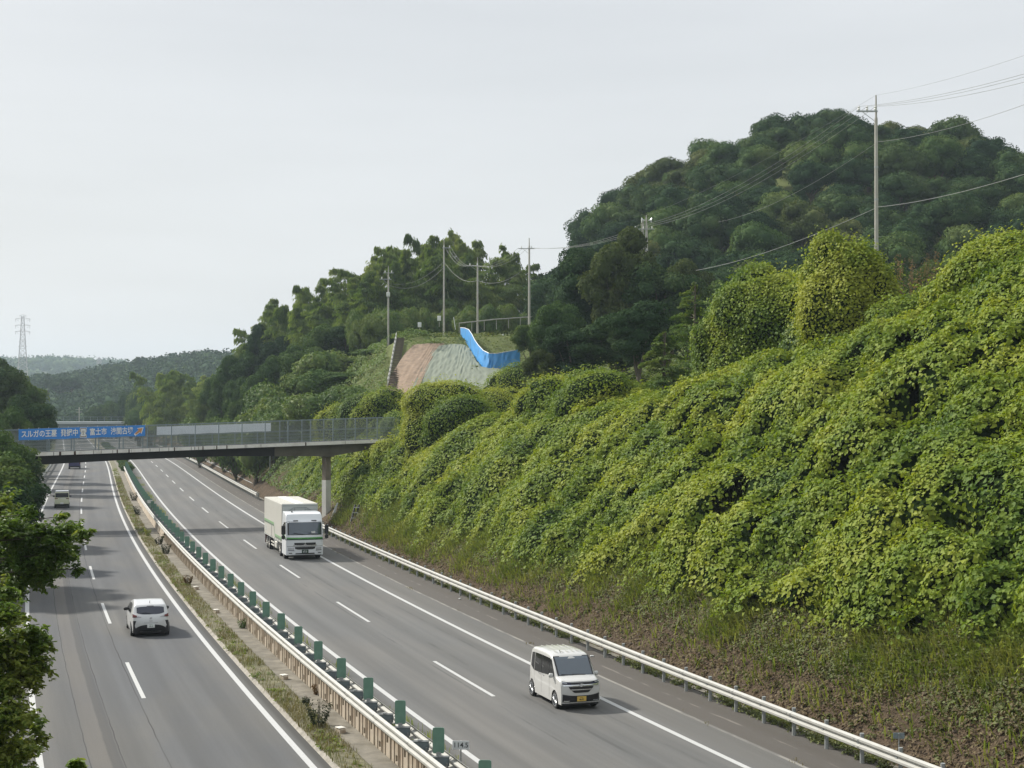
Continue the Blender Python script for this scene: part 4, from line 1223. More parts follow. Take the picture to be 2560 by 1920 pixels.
# median barrier: concrete base with openings, two beams, cross bars, glare plates
BARR = empty('median_barrier', rp(30.1, -5.77), 0, 'central reservation barrier with white steel rails, cross bars, concrete base and green glare plates', 'barrier')
B0 = Vector(rp(30.1, -5.77))
mr_ = wbeam_mesh(4.0, 1); ml_ = wbeam_mesh(4.0, -1)
pm = MB(); pm.lathe([(-.05, .057), (1.0, .057)], 8, axis='z'); pmm = pm.mesh('post', MAT['steel_galv'], 40)
cb = MB()
cb.box((0, .0, .0), (.60, .07, .008)); cb.box((0, .0, -.13), (.58, .006, .24), mi=1); cb.box((0, -.03, -.27), (.52, .05, .035)); cb.box((0, .03, .014), (.60, .014, .02))
cb.box((.22, -.03, -.2), (.05, .06, .09), mi=0); cb.box((.0, -.02, -.06), (.02, .02, .02), mi=1); cb.lathe([(.01, .055), (.05, .05)], 8, axis='z', c=(.02, .0, 0))
cbm = cb.mesh('cross_bar', [MAT['steel_galv'], MAT['steel_grey']])
gp_ = MB()
w_, h_, r_ = .155, .34, .05
outl = []
for cx, cz, a0 in ((w_ - r_, h_ - r_, 0), (-w_ + r_, h_ - r_, 90), (-w_ + r_, -h_ + r_, 180), (w_ - r_, -h_ + r_, 270)):
    for k in range(5):
        a = R(a0 + k * 22.5); outl.append((cx + r_ * math.cos(a), cz + r_ * math.sin(a)))
w_, h_ = .155, .35
gp_.prism(outl, -.012, .012, 0, 'y')
gpm = gp_.mesh('anti_glare_plate', MAT['glare'])
br = MB(); br.box((0, 0, 0), (.12, .05, .14)); br.box((0, 0, -.06), (.16, .1, .02)); brm = br.mesh('plate_bracket', MAT['steel_galv'])
# concrete base block 1.92 m with staggered openings
def block_mesh(L=1.9):
    mb = MB(); H0, H1, T = .06, .80, .14
    xs = [0, .34, .56, 1.26, 1.48, L]; zs = [H0, .15, .34, .46, .68, H1]
    holes = {(1, 3), (3, 1)}
    F = -T
    def quad(a, b, c, d): mb.add([a, b, c, d], [(0, 1, 2, 3)])
    for i in range(5):
        for j in range(5):
            y0, y1, z0, z1 = xs[i], xs[i + 1], zs[j], zs[j + 1]
            if (i, j) in holes:
                D = .02
                quad((F, y0, z0), (F, y1, z0), (D, y1, z0), (D, y0, z0)); quad((F, y0, z1), (D, y0, z1), (D, y1, z1), (F, y1, z1))
                quad((F, y0, z0), (D, y0, z0), (D, y0, z1), (F, y0, z1)); quad((F, y1, z0), (F, y1, z1), (D, y1, z1), (D, y1, z0))
                mb.add([(D, y0, z0), (D, y1, z0), (D, y1, z1), (D, y0, z1)], [(0, 1, 2, 3)], 1)
            else: quad((F, y0, z0), (F, y0, z1), (F, y1, z1), (F, y1, z0))
    for yy, zz0, zz1 in ((.06, .07, .78), (.66, .07, .78), (.98, .07, .78), (1.14, .07, .78), (1.60, .07, .78)):
        mb.box((F - .012, yy, (zz0 + zz1) / 2), (.03, .035, zz1 - zz0))
    mb.add([(F, 0, H1), (F, L, H1), (.03, L, H1), (.03, 0, H1)], [(0, 3, 2, 1)])
    mb.add([(F, 0, H0), (F, 0, H1), (.03, 0, H1), (.03, 0, H0)], [(0, 3, 2, 1)]); mb.add([(F, L, H0), (F, L, H1), (.03, L, H1), (.03, L, H0)], [(0, 1, 2, 3)])
    return mb.mesh('concrete_block', [MAT['concrete_wall'], MAT['dark']])
blm = block_mesh(1.94)
y = 30.1; i = 0
npl = 0
while y < 240:
    a = rp(y, -6.04); L = (rp(y + 3.8, -6.04) - a).length
    o = link('rail_beam', mr_, BARR, a - B0 + Vector((0, 0, .975)), rang(y + 1.9)); o.scale = (1, L / 4, 1)
    a = rp(y, -5.50); L = (rp(y + 3.8, -5.50) - a).length
    o = link('rail_beam', ml_, BARR, a - B0 + Vector((0, 0, .975)), rang(y + 1.9)); o.scale = (1, L / 4, 1)
    for q in (0, 1.9):
        link('cross_bar', cbm, BARR, rp(y + q, -5.77) - B0 + Vector((0, 0, 1.07)), 0)
        link('post', pmm, BARR, rp(y + q, -5.77) - B0 + Vector((0, .08, 0)), 0)
        if y < 118: link('concrete_block', blm, BARR, rp(y + q, -5.90) - B0 + Vector((0, 0, .08)), rang(y))
    yy = y + 1.9
    p = rp(yy, -5.77) - B0
    link('anti_glare_plate', gpm, BARR, p + Vector((0, 0, 1.50)), 0)
    link('plate_bracket', brm, BARR, p + Vector((0, .01, 1.13)), 0)
    y += 3.8; i += 1
ribbon('concrete_base', -6.06, -5.90, 118, 240, .10, .86, MAT['concrete_wall'], parent=None).name = 'low_wall'
tag(bpy.data.objects['low_wall'], 'far stretch of the stained concrete base wall in the central reservation', 'wall')
# far median hedge clumps
for i in range(26):
    Y = 243 + i * 6.2; p = rp(Y, -5.6)
    place(TP['bushC'], (p.x, p.y, -.1), i, prng.uniform(.32, .42), 'low clipped bush in the median row beyond the green plates', 'shrub', 'bushes along the far median', szr=.8)
# reflectors, small blocks, weeds with their own shape on the median
def delineator(Y, d, z, label):
    root = empty('reflector', rp(Y, d, z), rang(Y), label, 'reflector')
    mb = MB(); mb.lathe([(-.02, .06), (.015, .06)], 16); mb.v = [(b, a, c) for a, b, c in mb.v]
    mb.build('lens', simple('reflector_orange', (.75, .22, .02), .3, 0, .05, 9), root)
    mb = MB(); mb.box((.06, .03, 0), (.14, .02, .03)); mb.build('bracket', MAT['steel_galv'], root)
p_ = at(1015, 1831, 9.45 * FPX / (1831 - 1016))
delineator(45.4, -5.75, .92, 'round orange reflector between the rails near the 114.5 sign')
delineator(79.6, -5.75, .92, 'small orange reflector between the rails beside the hatchback')
for k, (px, py, lab) in enumerate([(710, 1692, 'pale concrete marker block on the median edge left of the third green plate'), (851, 1824, 'white topped marker block near the bottom of the median'), (613, 1556, 'black and white striped marker block beside the barrier'), (541, 1528, 'small white marker block on the median beside the hatchback'), (490, 1470, 'broken pale kerb stone near the red weed')]):
    Y = 10.1 * FPX / (py - 1016); p = at(px, py, Y)
    root = empty('marker_block', (p.x, p.y, .12), rang(Y) + .3, lab, 'marker block', 'marker blocks on the median')
    mb = MB(); mb.bbox((0, 0, .05), (.20, .36, .22), .03); mb.build('block', MAT['concrete_wall'], root)
    mb = MB(); mb.bbox((0, 0, .18), (.23, .30, .03), .01); mb.build('cap', simple('marker_white', (.62, .6, .54), .6, 0, .1, 5), root)
def weed_plant(px, py, H, label, seed, mat, n=260, L=.12):
    rg = np.random.default_rng(seed)
    Y = 10.2 * FPX / (py - 1016); p = at(px, py, Y)
    root = empty('weed', (p.x, p.y, .1), 0, label, 'weed', 'tall weeds standing on the median')
    t = rg.random(n); a = rg.uniform(0, 6.28, n); st = rg.integers(0, 6, n); sa = rg.uniform(0, 6.28, 6); sl = rg.uniform(.45, 1.0, 6); t = t * sl[st]; a = sa[st] + rg.normal(0, .6, n) * 1.2; r = H * (.10 + .34 * t + .10 * rg.random(n))
    P = np.stack([np.cos(a) * r, np.sin(a) * r, t * H], 1)
    g = leafgeo(P, np.stack([np.cos(a) * .5, np.sin(a) * .5, np.ones(n)], 1), L * rg.uniform(.6, 1.2, n), rg, .35, False, .5, T=np.stack([np.cos(a), np.sin(a), 0 * a], 1))
    link('foliage', npmesh('weed_foliage', [(g[0], g[1], 0)], [mat]), root)
    mb = MB()
    for k in range(4): mb.tube([(0, 0, 0), (rg.normal(0, .1) * H, rg.normal(0, .1) * H, H * .95)], [.012, .004], 4)
    mb.build('stem', BARK, root)
W_DK = leafmat('weed_dark', [(.018, .032, .014), (.035, .05, .02), (.07, .07, .03)], .15, .6, 2)
ORD5 = ['first', 'second', 'third', 'fourth', 'fifth']
PLUME = leafmat('plume_pinkish', [(.14, .12, .06), (.22, .16, .10), (.30, .20, .14)], .3, .7, .5)
W_RED = leafmat('weed_reddish', [(.10, .045, .02), (.15, .085, .03), (.09, .09, .03)], .2, .6, 2)
weed_plant(797, 1815, .95, 'tallest dark weed on the median between the plates and marker block', 71, W_DK, 420)
weed_plant(765, 1762, .35, 'small dark clump left of the tallest weed', 72, W_DK, 160)
weed_plant(795, 1738, .45, 'dry brown plant behind the tallest weed', 73, W_RED, 160)
weed_plant(470, 1462, .6, 'reddish green bushy weed on the median beside the hatchback', 74, W_RED, 420)
weed_plant(605, 1572, .5, 'green weed beside the striped marker block', 75, LEAF_KUDZU_D, 260)
weed_plant(335, 1252, 1.1, 'dark bush on the far median', 76, W_DK, 420, .16)
weed_plant(345, 1288, 1.0, 'second dark bush on the far median nearer the camera', 77, W_DK, 420, .16)
weed_plant(397, 1362, .9, 'dark round bush beside the rail at the dashed car', 78, W_DK, 420, .14)
weed_plant(415, 1385, .8, 'dark bush just below the round one on the median', 79, W_DK, 380, .14)
weed_plant(370, 1340, .6, 'green weed patch on the median verge far up', 80, LEAF_GRASS, 300)

for k, (px, top, Y) in enumerate([(2235, 655, 97), (2262, 632, 98), (2290, 640, 96), (2322, 622, 97), (2345, 660, 98)]):
    q = at(px, top, Y); g0 = h1(q.x, Y); H = max(1.5, q.z - g0); rg = np.random.default_rng(90 + k); n = 900
    root = empty('plume_plant', (q.x, Y, g0), 0, ORD5[k] + ' pinkish brown plumed plant from left, behind the vines right of the dome', 'plant', 'pinkish plumed plants on the crest')
    t_ = rg.random(n) ** .6; a = rg.uniform(0, 6.28, n); st = rg.integers(0, 9, n); sx = rg.normal(0, .5, 9); sy = rg.normal(0, .5, 9)
    r = .16 + .3 * (1 - t_)
    Pq = np.stack([sx[st] * t_ + np.cos(a) * r * .7, sy[st] * t_ + np.sin(a) * r * .7, t_ * H * (.8 + .2 * np.sin(st))], 1)
    g = leafgeo(Pq, np.stack([np.cos(a), np.sin(a), np.ones(n)], 1), rg.uniform(.08, .2, n), rg, .35, False, .1)
    link('foliage', npmesh('plume', [(g[0], g[1], 0)], [PLUME]), root)
    mb = MB()
    for j in range(9): mb.tube([(0, 0, -.3), (sx[j], sy[j], H * .9)], [.015, .005], 4)
    mb.build('stem', BARK, root)
# kilometre post signs
def text_mesh(body, size, depth=.002, bold=0.0, cx='CENTER'):
    c = bpy.data.curves.new('lettering', 'FONT'); c.body = body; c.size = size; c.align_x = cx; c.align_y = 'CENTER'; c.extrude = depth; c.offset = bold; c.resolution_u = 4
    o = bpy.data.objects.new('lettering', c); COL.objects.link(o)
    dg = bpy.context.evaluated_depsgraph_get(); dg.update()
    me = bpy.data.meshes.new_from_object(o.evaluated_get(dg))
    bpy.data.objects.remove(o); bpy.data.curves.remove(c)
    return me
INK = simple('ink_black', (.02, .022, .026), .5, 0, .05, 5)
WHITE = simple('sign_white', (.66, .68, .68), .45, 0, .05, 3)
def put_text(body, size, parent, loc, rot, mat, bold=0.0, sx=1.0, depth=.002, name='lettering', cx='CENTER'):
    me = text_mesh(body, size, depth, bold, cx); me.materials.clear(); me.materials.append(mat)
    o = link(name, me, parent); o.location = loc; o.rotation_euler = rot; o.scale = (sx, 1, 1); return o
def km_sign(loc, rz, ztop, text, label, w=.46, h=.24):
    root = empty('kilometre_post', loc, rz, label, 'road sign')
    mb = MB(); mb.tube([(0, .02, -.05), (0, .02, ztop)], .02, 8); mb.build('post', MAT['steel_galv'], root)
    mb = MB(); mb.bbox((0, 0, ztop - h / 2), (w, .012, h), .005); mb.build('sign_board', WHITE, root)
    if text: put_text(text, .19, root, (0, -.0085, ztop - h / 2), (R(90), 0, 0), INK, .0015, 1.0)
    return root
km_sign(at(1152, 1855, 43.2).xy.to_3d() + Vector((0, 0, 0)), R(-4), at(1150, 1852, 43.2).z, '114.5', 'small white kilometre post reading 114.5 at the barrier')
s2 = km_sign(at(375, 1255, 143).xy.to_3d(), R(4), at(375, 1250, 143).z, '', 'tiny white post sign far up the median', .5, .28)
p = at(2247, 1850, 44.5)
km = empty('sign_from_behind', (p.x, p.y, h1(p.x, p.y) * 0), R(178), 'small grey sign seen from behind, standing behind the guardrail at bottom right', 'road sign')
zt = at(2247, 1833, 44.5).z
mb = MB(); mb.tube([(0, .02, 0), (0, .02, zt)], .018, 8); mb.build('post', MAT['steel_galv'], km)
mb = MB(); mb.bbox((0, 0, zt - .07), (.32, .012, .17), .005); mb.build('sign_board', MAT['steel_grey'], km)

# ------------------------------------------------------------------ footbridge
B1 = Vector((-40.4, 130, 0)); B2 = Vector((-11.1, 140, 0))
U = (B2 - B1).normalized(); NV = Vector((-U.y, U.x, 0)); BL = (B2 - B1).length
brz = math.atan2(U.y, U.x)
def dz(s): return 6.43 + .94 * s / BL
BR = empty('footbridge', B1, brz, 'concrete footbridge with mesh fences crossing over both carriageways', 'bridge')
MAT['fascia'] = simple('fascia_white', (.72, .71, .67), .7, 0, .06, 2, dirt=(.36, .30, .23), dirt_amt=.55)
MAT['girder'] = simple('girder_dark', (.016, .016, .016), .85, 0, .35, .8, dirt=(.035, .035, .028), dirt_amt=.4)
MAT['girder_c'] = simple('haunch_concrete', (.13, .12, .095), .9, 0, .25, .8, dirt=(.05, .045, .03), dirt_amt=.6)
MAT['rust'] = simple('rust_stain', (.06, .035, .022), .9, 0, .3, 5)
WD = 4.0; S0, S1 = -9.0, BL + 1.5
def sweep(name, prof, s0, s1, mat, n=20):
    """prof(s) -> list of (y,z) local, swept along the bridge axis x"""
    mb = MB(); k = len(prof(s0)); ss = [s0 + (s1 - s0) * i / n for i in range(n + 1)]
    vs = [(s, y, z) for s in ss for y, z in prof(s)]
    fs = [(i * k + j, i * k + (j + 1) % k, (i + 1) * k + (j + 1) % k, (i + 1) * k + j) for i in range(n) for j in range(k)]
    fs += [tuple(range(k - 1, -1, -1)), tuple(n * k + j for j in range(k))]
    mb.add(vs, fs)
    return link(name, fixn(mb.mesh(name, mat)), BR)
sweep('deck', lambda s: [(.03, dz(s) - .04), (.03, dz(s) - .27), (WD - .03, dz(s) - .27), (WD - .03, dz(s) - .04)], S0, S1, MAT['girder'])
sg_ = 26.0
def gd(s):   # girder depth
    t = abs(s - sg_)
    return .62 + .42 * max(0, 1 - t / 11) ** 1.3 + .30 * max(0, min(1, (8 - s) / 17)) if s < sg_ else max(.25, 1.04 - (s - sg_) * .14)
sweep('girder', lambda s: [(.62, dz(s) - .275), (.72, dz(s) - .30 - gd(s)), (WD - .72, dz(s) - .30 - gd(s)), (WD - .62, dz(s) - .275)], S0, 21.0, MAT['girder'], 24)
sweep('girder', lambda s: [(.62, dz(s) - .275), (.72, dz(s) - .30 - gd(s)), (WD - .72, dz(s) - .30 - gd(s)), (WD - .62, dz(s) - .275)], 21.02, S1, MAT['girder_c'], 16)
# fascia: white faced blocks with dark stained joints of uneven width
fr = random.Random(12)
s = S0; 
while s < S1 - .2:
    L = fr.uniform(.45, 2.0) if s < 19 else fr.uniform(2.2, 4.2)
    L = min(L, S1 - s)
    gap = fr.choice([.04, .05, .10, .18]) if s < 19 else fr.choice([.03, .06, .12])
    e = s + L - gap
    for y0 in (0, WD):
        mb = MB(); a, b = dz(s), dz(e); yy = -.03 if y0 == 0 else WD + .03
        ya, yb = sorted((y0 + (.055 if y0 == 0 else -.055), yy))
        mb.add([(s, ya, a - .28), (e, ya, b - .28), (e, yb, b - .28), (s, yb, a - .28), (s, ya, a), (e, ya, b), (e, yb, b), (s, yb, a)],
               [(0, 3, 2, 1), (4, 5, 6, 7), (0, 1, 5, 4), (1, 2, 6, 5), (2, 3, 7, 6), (3, 0, 4, 7)])
        if y0 == 0 and fr.random() < .5 and L > .9:
            for _ in range(fr.choice([1, 2])):
                q = fr.uniform(s + .1, e - .1); w = fr.uniform(.02, .05); mb.box((q, -.033, dz(q) - .14), (w, .006, .26), mi=1)
        mb.build('fascia_panel', [MAT['fascia'], MAT['rust']], BR)
    s += L
sweep('joint_band', lambda s: [(-.012, dz(s) - .015), (-.012, dz(s) - .27), (.05, dz(s) - .27), (.05, dz(s) - .015)], S0, S1, MAT['rust'], 8)
# pier
mb = MB(); oct_ = [(.375 * math.cos(R(22.5 + 45 * k + 12)) / .924, .375 * math.sin(R(22.5 + 45 * k + 12)) / .924) for k in range(8)]
pxy = at(816, 1200, 139.9); lp = Vector((pxy.x, pxy.y, 0)) - B1; ls = lp.dot(U); ly = lp.dot(NV)
sq = [(-.285, -.285), (.285, -.285), (.285, .285), (-.285, .285)]
ca, sa = math.cos(R(27)), math.sin(R(27)); sq = [(a * ca - b * sa, a * sa + b * ca) for a, b in sq]
zt = dz(ls) - .30 - gd(ls) + .04
mb.prism([(a + ls, b + ly) for a, b in sq], -.3, 3.75); mb.build('pier_painted', simple('pier_white', (.66, .66, .62), .6, 0, .06, 1.5, dirt=(.4, .36, .3), dirt_amt=.35), BR)
mb = MB(); mb.prism([(a * .97 + ls, b * .97 + ly) for a, b in sq], 3.75, zt); mb.build('pier', simple('pier_brown', (.25, .21, .165), .85, 0, .2, 1.2, dirt=(.10, .08, .06), dirt_amt=.7), BR)
mb = MB(); mb.bbox((ls, ly, zt + .02), (1.1, 1.7, .22), .04); mb.build('bearing_head', MAT['girder_c'], BR)
# abutment under right end
mb = MB(); mb.bbox((BL + .8, WD / 2, 5.6), (1.6, WD - .3, 3.0), .05); mb.build('abutment', MAT['concrete'], BR)
mb = MB(); mb.bbox((-6.5, WD / 2, 3.6), (1.4, WD - .3, 5.0), .05); mb.build('abutment', MAT['concrete'], BR)
# fences: posts, rails, mesh bays
FH = 1.95
def mesh_bay(L, H, pw=.062, ph=.062, w=.011):
    mb = MB(); nx = int(L / pw); nz = int(H / ph)
    for i in range(nx): 
        x = (i + .5) * L / nx; mb.add([(x - w / 2, 0, 0), (x + w / 2, 0, 0), (x + w / 2, 0, H), (x - w / 2, 0, H)], [(0, 1, 2, 3)])
    for j in range(nz):
        z = (j + .5) * H / nz; mb.add([(0, .004, z - w / 2), (L, .004, z - w / 2), (L, .004, z + w / 2), (0, .004, z + w / 2)], [(0, 1, 2, 3)])
    return mb.mesh('mesh_panel', MAT['steel_galv'])
MAT['fence'] = simple('fence_grey', (.19, .235, .25), .5, .1, .1, 4)
baym = mesh_bay(1.92, FH - .15)
baym.materials[0] = simple('mesh_wire_grey', (.20, .225, .21), .6, .2, .1, 9)
postm = MB(); postm.box((0, 0, FH / 2 - .1), (.09, .08, FH + .2)); postm = postm.mesh('fence_post', MAT['fence'])
tilt = math.atan(.94 / BL)
for y0 in (.06, WD - .06):
    s = -8.0 + .06
    while s < BL + .5:
        link('fence_post', postm, BR, (s, y0, dz(s)))
        if s + 2 < BL + 1.5:
            o = link('mesh_panel', baym, BR, (s + .04, y0 + (.0 if y0 < 1 else -.0), dz(s) + .08)); o.rotation_euler = (0, -tilt, 0)
        s += 2.0
    for zz, th in ((.08, .05), (.40, .035), (.70, .035), (1.0, .06), (FH - .03, .05)):
        if y0 < 1 and zz in (.40, .70): yy = y0 + .05
        else: yy = y0 + (.05 if y0 < 1 else -.05)
        mb = MB(); mb.tube([(-8, yy, dz(-8) + zz), (BL + .6, yy, dz(BL + .6) + zz)], th / 2, 6); mb.build('fence_rail', MAT['fence'], BR)
# banners (cloth, slightly rippled), tied to the fence
def banner(name, s0, s1, z0, z1, yoff, mat, label, sag=.012, flip=1):
    n = 60; m = 6; L = s1 - s0
    root = empty(name, B1 + U * s0 + NV * yoff, brz, label, 'banner')
    vs = []; uv = []
    for j in range(m + 1):
        for i in range(n + 1):
            x = L * i / n; f = j / m
            z = dz(s0 + x) + z0 + (z1 - z0) * f
            if j == 0: z += .02 * math.sin(x * 3.1)
            vs.append((x, sag * math.sin(x * 2.3) * math.sin(f * 3.1) + .006 * math.sin(x * 9 + j), z))
    fs = [(j * (n + 1) + i, j * (n + 1) + i + 1, (j + 1) * (n + 1) + i + 1, (j + 1) * (n + 1) + i) for j in range(m) for i in range(n)]
    fs2 = [tuple(i + len(vs) for i in reversed(f)) for f in fs]
    vs2 = [(x, y + .008, z) for x, y, z in vs]
    mb = MB(); mb.add(vs + vs2, fs + fs2); mb.build('cloth', mat, root, sm=60)
    tm = MB()
    k = int(L / .75)
    for i in range(k + 1):
        x = L * i / k
        tm.tube([(x, .02, dz(s0 + x) + z1), (x + .04, .06, dz(s0 + x) + z1 + .10)], .014, 4)
        tm.tube([(x, .02, dz(s0 + x) + z0), (x - .02, .06, dz(s0 + x) + z0 - .08)], .010, 4)
    tm.build('ties', WHITE, root)
    return root
def s_of(px, py=1085):
    # position along the near fence whose photo column is px
    k = (px - CX) / FPX
    return (k * B1.y - B1.x) / (U.x - k * U.y)
BLUE = simple('banner_blue', (.035, .22, .62), .55, 0, .08, 2)
sb0, sb1 = s_of(47), s_of(363)
bl = banner('blue_banner', sb0, sb1, 1.08, 1.99, -.05, BLUE, 'long blue banner with white Japanese lettering on the footbridge fence')
bw = sb1 - sb0
LW = simple('banner_white_print', (.74, .75, .73), .6, 0, .04, 3)
def bx_(px): return s_of(px) - sb0
zmid = lambda x: dz(sb0 + x) + 1.53
def btext(tx, pxa, pxb, size=.62):
    a, b = bx_(pxa), bx_(pxb)
    me = text_mesh(tx, size, .002, .011); me.materials.clear(); me.materials.append(LW)
    vx = [v.co.x for v in me.vertices]; w = max(vx) - min(vx); cxm = (max(vx) + min(vx)) / 2
    xm = (a + b) / 2
    o = link('lettering', me, bl); sx = (b - a) / w
    o.location = (xm - cxm * sx, -.022, zmid(xm)); o.rotation_euler = (R(90), -tilt, 0); o.scale = (sx, 1, 1)
btext('スルガの王墓', 54, 143)
btext('発掘中', 152, 195)
btext('富士市', 225, 267)
btext('浅間古墳', 277, 333)
def bpoly(pts, mat, off, name='emblem'):
    mb = MB(); mb.prism([(a, b) for a, b in pts], -off - .002, -off, 0, 'y'); o = mb.build(name, mat, bl); return o
# keyhole tomb plan with dark outline
xm = bx_(208.5); zc = zmid(xm)
def sc_(pts, k, kx=1): return [(xm + a * k * kx, zc + b * k) for a, b in pts]
rect = [(-.24, -.36), (.24, -.36), (.24, -.16), (.15, -.02), (.24, .06), (.24, .36), (-.24, .36), (-.24, .06), (-.15, -.02), (-.24, -.16)]
bpoly(sc_(rect, 1.13), LW, .020); bpoly(sc_(rect, 1.0), simple('print_brown', (.09, .06, .05), .6), .024)
bpoly(sc_(rect, .84), LW, .028); bpoly(sc_([(-.13, .22), (.13, .22), (.13, .0), (.06, -.02), (.12, -.26), (-.12, -.26), (-.06, -.02), (-.13, .0)], .8), simple('print_grey', (.45, .44, .42), .6), .032)
xa = bx_(347); za = zmid(xa)
def arrow(k): return [(xa + a * k, za + b * k) for a, b in [(-.36, -.26), (-.25, -.38), (.10, -.12), (.20, -.24), (.36, .26), (-.12, .20), (-.02, .06)]]
bpoly(arrow(1.12), LW, .020); bpoly(arrow(.88), simple('print_orange', (.52, .24, .09), .6), .024)
sw0, sw1 = s_of(409) - .15, s_of(697)
banner('white_banner', sw0, sw1, 1.02, 1.75, WD - .14, simple('banner_white', (.74, .79, .84), .6, 0, .05, 1.0), 'long plain white banner hung inside the far fence of the footbridge')

# far road bridge beyond
FBr = empty('far_bridge', (-150, 470, 0), R(6), 'low pale bridge crossing the road in the haze beyond the footbridge', 'bridge')
za = at(200, 1054, 470).z
mb = MB(); mb.box((15, 0, za - .35), (90, 6, .7)); mb.build('deck', simple('far_deck', (.42, .46, .47), .7, 0, .1, .5), FBr)
mb = MB(); mb.box((15, 0, za - 1.5), (90, 4, 1.6)); mb.build('girder', MAT['steel_grey'], FBr)
for x in (-8, 38):
    mb = MB(); mb.box((x, 0, za / 2 - 2.5), (1.2, 4, za + 2)); mb.build('pier', MAT['concrete'], FBr)
mb = MB()
for i in range(45): mb.box((-30 + i * 2, -2.9, za + .7), (.08, .08, 1.4))
mb.build('fence', MAT['fence'], FBr)['kind'] = 'stuff'
mb = MB(); mb.box((15, -2.9, za + 1.4), (90, .06, .08)); mb.box((15, -2.9, za + .7), (90, .05, .05)); mb.build('fence_rail', MAT['fence'], FBr)

# ------------------------------------------------------------------ utility poles
MAT['pole'] = simple('pole_concrete', (.36, .35, .31), .8, 0, .12, 1.5, dirt=(.20, .19, .16), dirt_amt=.4)
MAT['porc'] = simple('insulator_white', (.7, .7, .68), .3, 0, .04, 5)
WIRE = simple('wire_grey', (.22, .23, .22), .6, 0, .05, 3)
WIRE_D = simple('wire_dark', (.12, .13, .13), .6, 0, .05, 3)
def upole(px, ytop, ybase, Y, label, r=.16, arms=(), cap=True, extra=None):
    top = at(px, ytop, Y); g = min(h1(top.x, Y), at(px, ybase, Y).z) - 1.0
    H = top.z - g
    root = empty('utility_pole', (top.x, Y, g), 0, label, 'utility pole')
    mb = MB(); mb.lathe([(0, r * 1.25), (H * .92, r * .82), (H * .925, r * .55), (H, r * .35)], 12, axis='z'); mb.build('pole', MAT['pole'], root, sm=40)
    for zf, L, off, nins in arms:
        z = H - zf
        mb = MB(); mb.box((off, -r * .9, z), (L, .09, .09)); mb.tube([(off - L * .25, -r * .9, z), (0, -r * .6, z - .7)], .02, 4); mb.build('cross_arm', MAT['steel_galv'], root)
        for k in range(nins):
            x = off - L / 2 + L * (k + .3) / max(1, nins - .4)
            mi = MB(); mi.lathe([(z + .05, .05), (z + .12, .09), (z + .2, .05), (z + .27, .09), (z + .33, .03)], 8, axis='z', c=(x, -r * .9, 0)); mi.build('insulator', MAT['porc'], root)
    mb = MB()
    for zf in (.25, .36, .5): mb.lathe([(H * (1 - zf), r * 1.02), (H * (1 - zf) + .12, r * 1.02)], 12, axis='z')
    mb.build('band', MAT['steel_galv'], root)
    return root, H
bp_, bH = upole(2190, 238, 700, 100, 'tall concrete utility pole standing on the skyline beside the vine dome', .125, arms=[(1.05, 1.35, -.6, 3)])
mb = MB()
for k in range(10): mb.box((.22 if k % 2 else -.22, 0, bH - 8.5 - k * .55), (.22, .025, .025))
mb.build('step_bolts', MAT['steel_galv'], bp_)
p2, H2 = upole(1616, 538, 640, 190, 'pole with two horn loudspeakers among the dark trees', .2, arms=[(1.7, 2.6, -.35, 3)])
for sx in (-1, 1):
    mb = MB(); mb.lathe([(0, .05), (.18, .09), (.40, .34), (.42, .34)], 12, axis='x'); mb.v = [(a * sx + .2 * sx, b - .3, c + H2 - .65) for a, b, c in mb.v]
    mb.build('loudspeaker', simple('speaker_grey', (.5, .52, .52), .4, .2, .05, 5), p2)
mb = MB(); mb.lathe([(0, .17), (H2 - .6, .14)], 10, axis='z', c=(-.42, .1, 0)); mb.build('pole', MAT['pole'], p2)
p3, H3 = upole(1323, 595, 835, 205, 'utility pole in front of the dark tree at the right end of the terrace', .14, arms=[(1.4, 2.1, -.35, 2)])
p4, H4 = upole(1194, 643, 858, 215, 'utility pole standing behind the blue sheet fence', .125, arms=[(1.2, 1.6, -.55, 2)])
p5, H5 = upole(1110, 598, 822, 225, 'tallest utility pole in front of the bamboo', .125, arms=[(1.25, 1.3, .4, 2)])
p6, H6 = upole(971, 665, 845, 225, 'thin pole with a transformer box left of the steps top', .12, arms=[(1.0, 1.5, 0, 2), (1.9, 1.7, -.4, 2)])
mb = MB(); mb.bbox((0, -.25, H6 - 4.1), (.5, .4, .65), .05); mb.build('transformer', simple('transformer_grey', (.55, .57, .55), .5, 0, .05, 4), p6)
def wire(a, b, sag, r, label, mat=WIRE, n=16):
    a, b = Vector(a), Vector(b); pts = []
    for i in range(n + 1):
        t = i / n; p = a.lerp(b, t); p.z -= sag * 4 * t * (1 - t); pts.append(p - a)
    mb = MB(); mb.tube(pts, r, 4, cap=False)
    return tag(mb.build('overhead_wire', mat, None, a), label, 'wire', 'overhead wires between the poles')
T1 = at(2190, 238, 100); T2 = at(1616, 538, 190)
for k, (dx, zz, ex, ey) in enumerate([(-1.1, -.75, 1.2, 120), (-.6, -.75, 0, 0), (-.05, -.75, 0, 0)]):
    wire((T1.x + dx, 99.8, T1.z + zz), (T2.x - 1.2 + k * .9, 189.8, T2.z - 1.3), 1.3, .013, ['lowest left power wire from the tall pole down to the loudspeaker pole', 'middle power wire from the tall pole down to the loudspeaker pole', 'right power wire from the tall pole to the loudspeaker pole'][k])
    e = at(2620, [168, 176, 190][k], 62)
    wire((T1.x + dx, 99.8, T1.z + zz), e, .25, .009, ['topmost of three parallel wires leaving the tall pole to the right edge', 'middle of three parallel wires leaving the tall pole to the right edge', 'lowest of three parallel wires leaving the tall pole to the right edge'][k])
wire((T1.x, 100, T1.z + .0), at(2620, 118, 62), .2, .006, 'thin ground wire from the very tip of the tall pole to the right edge')
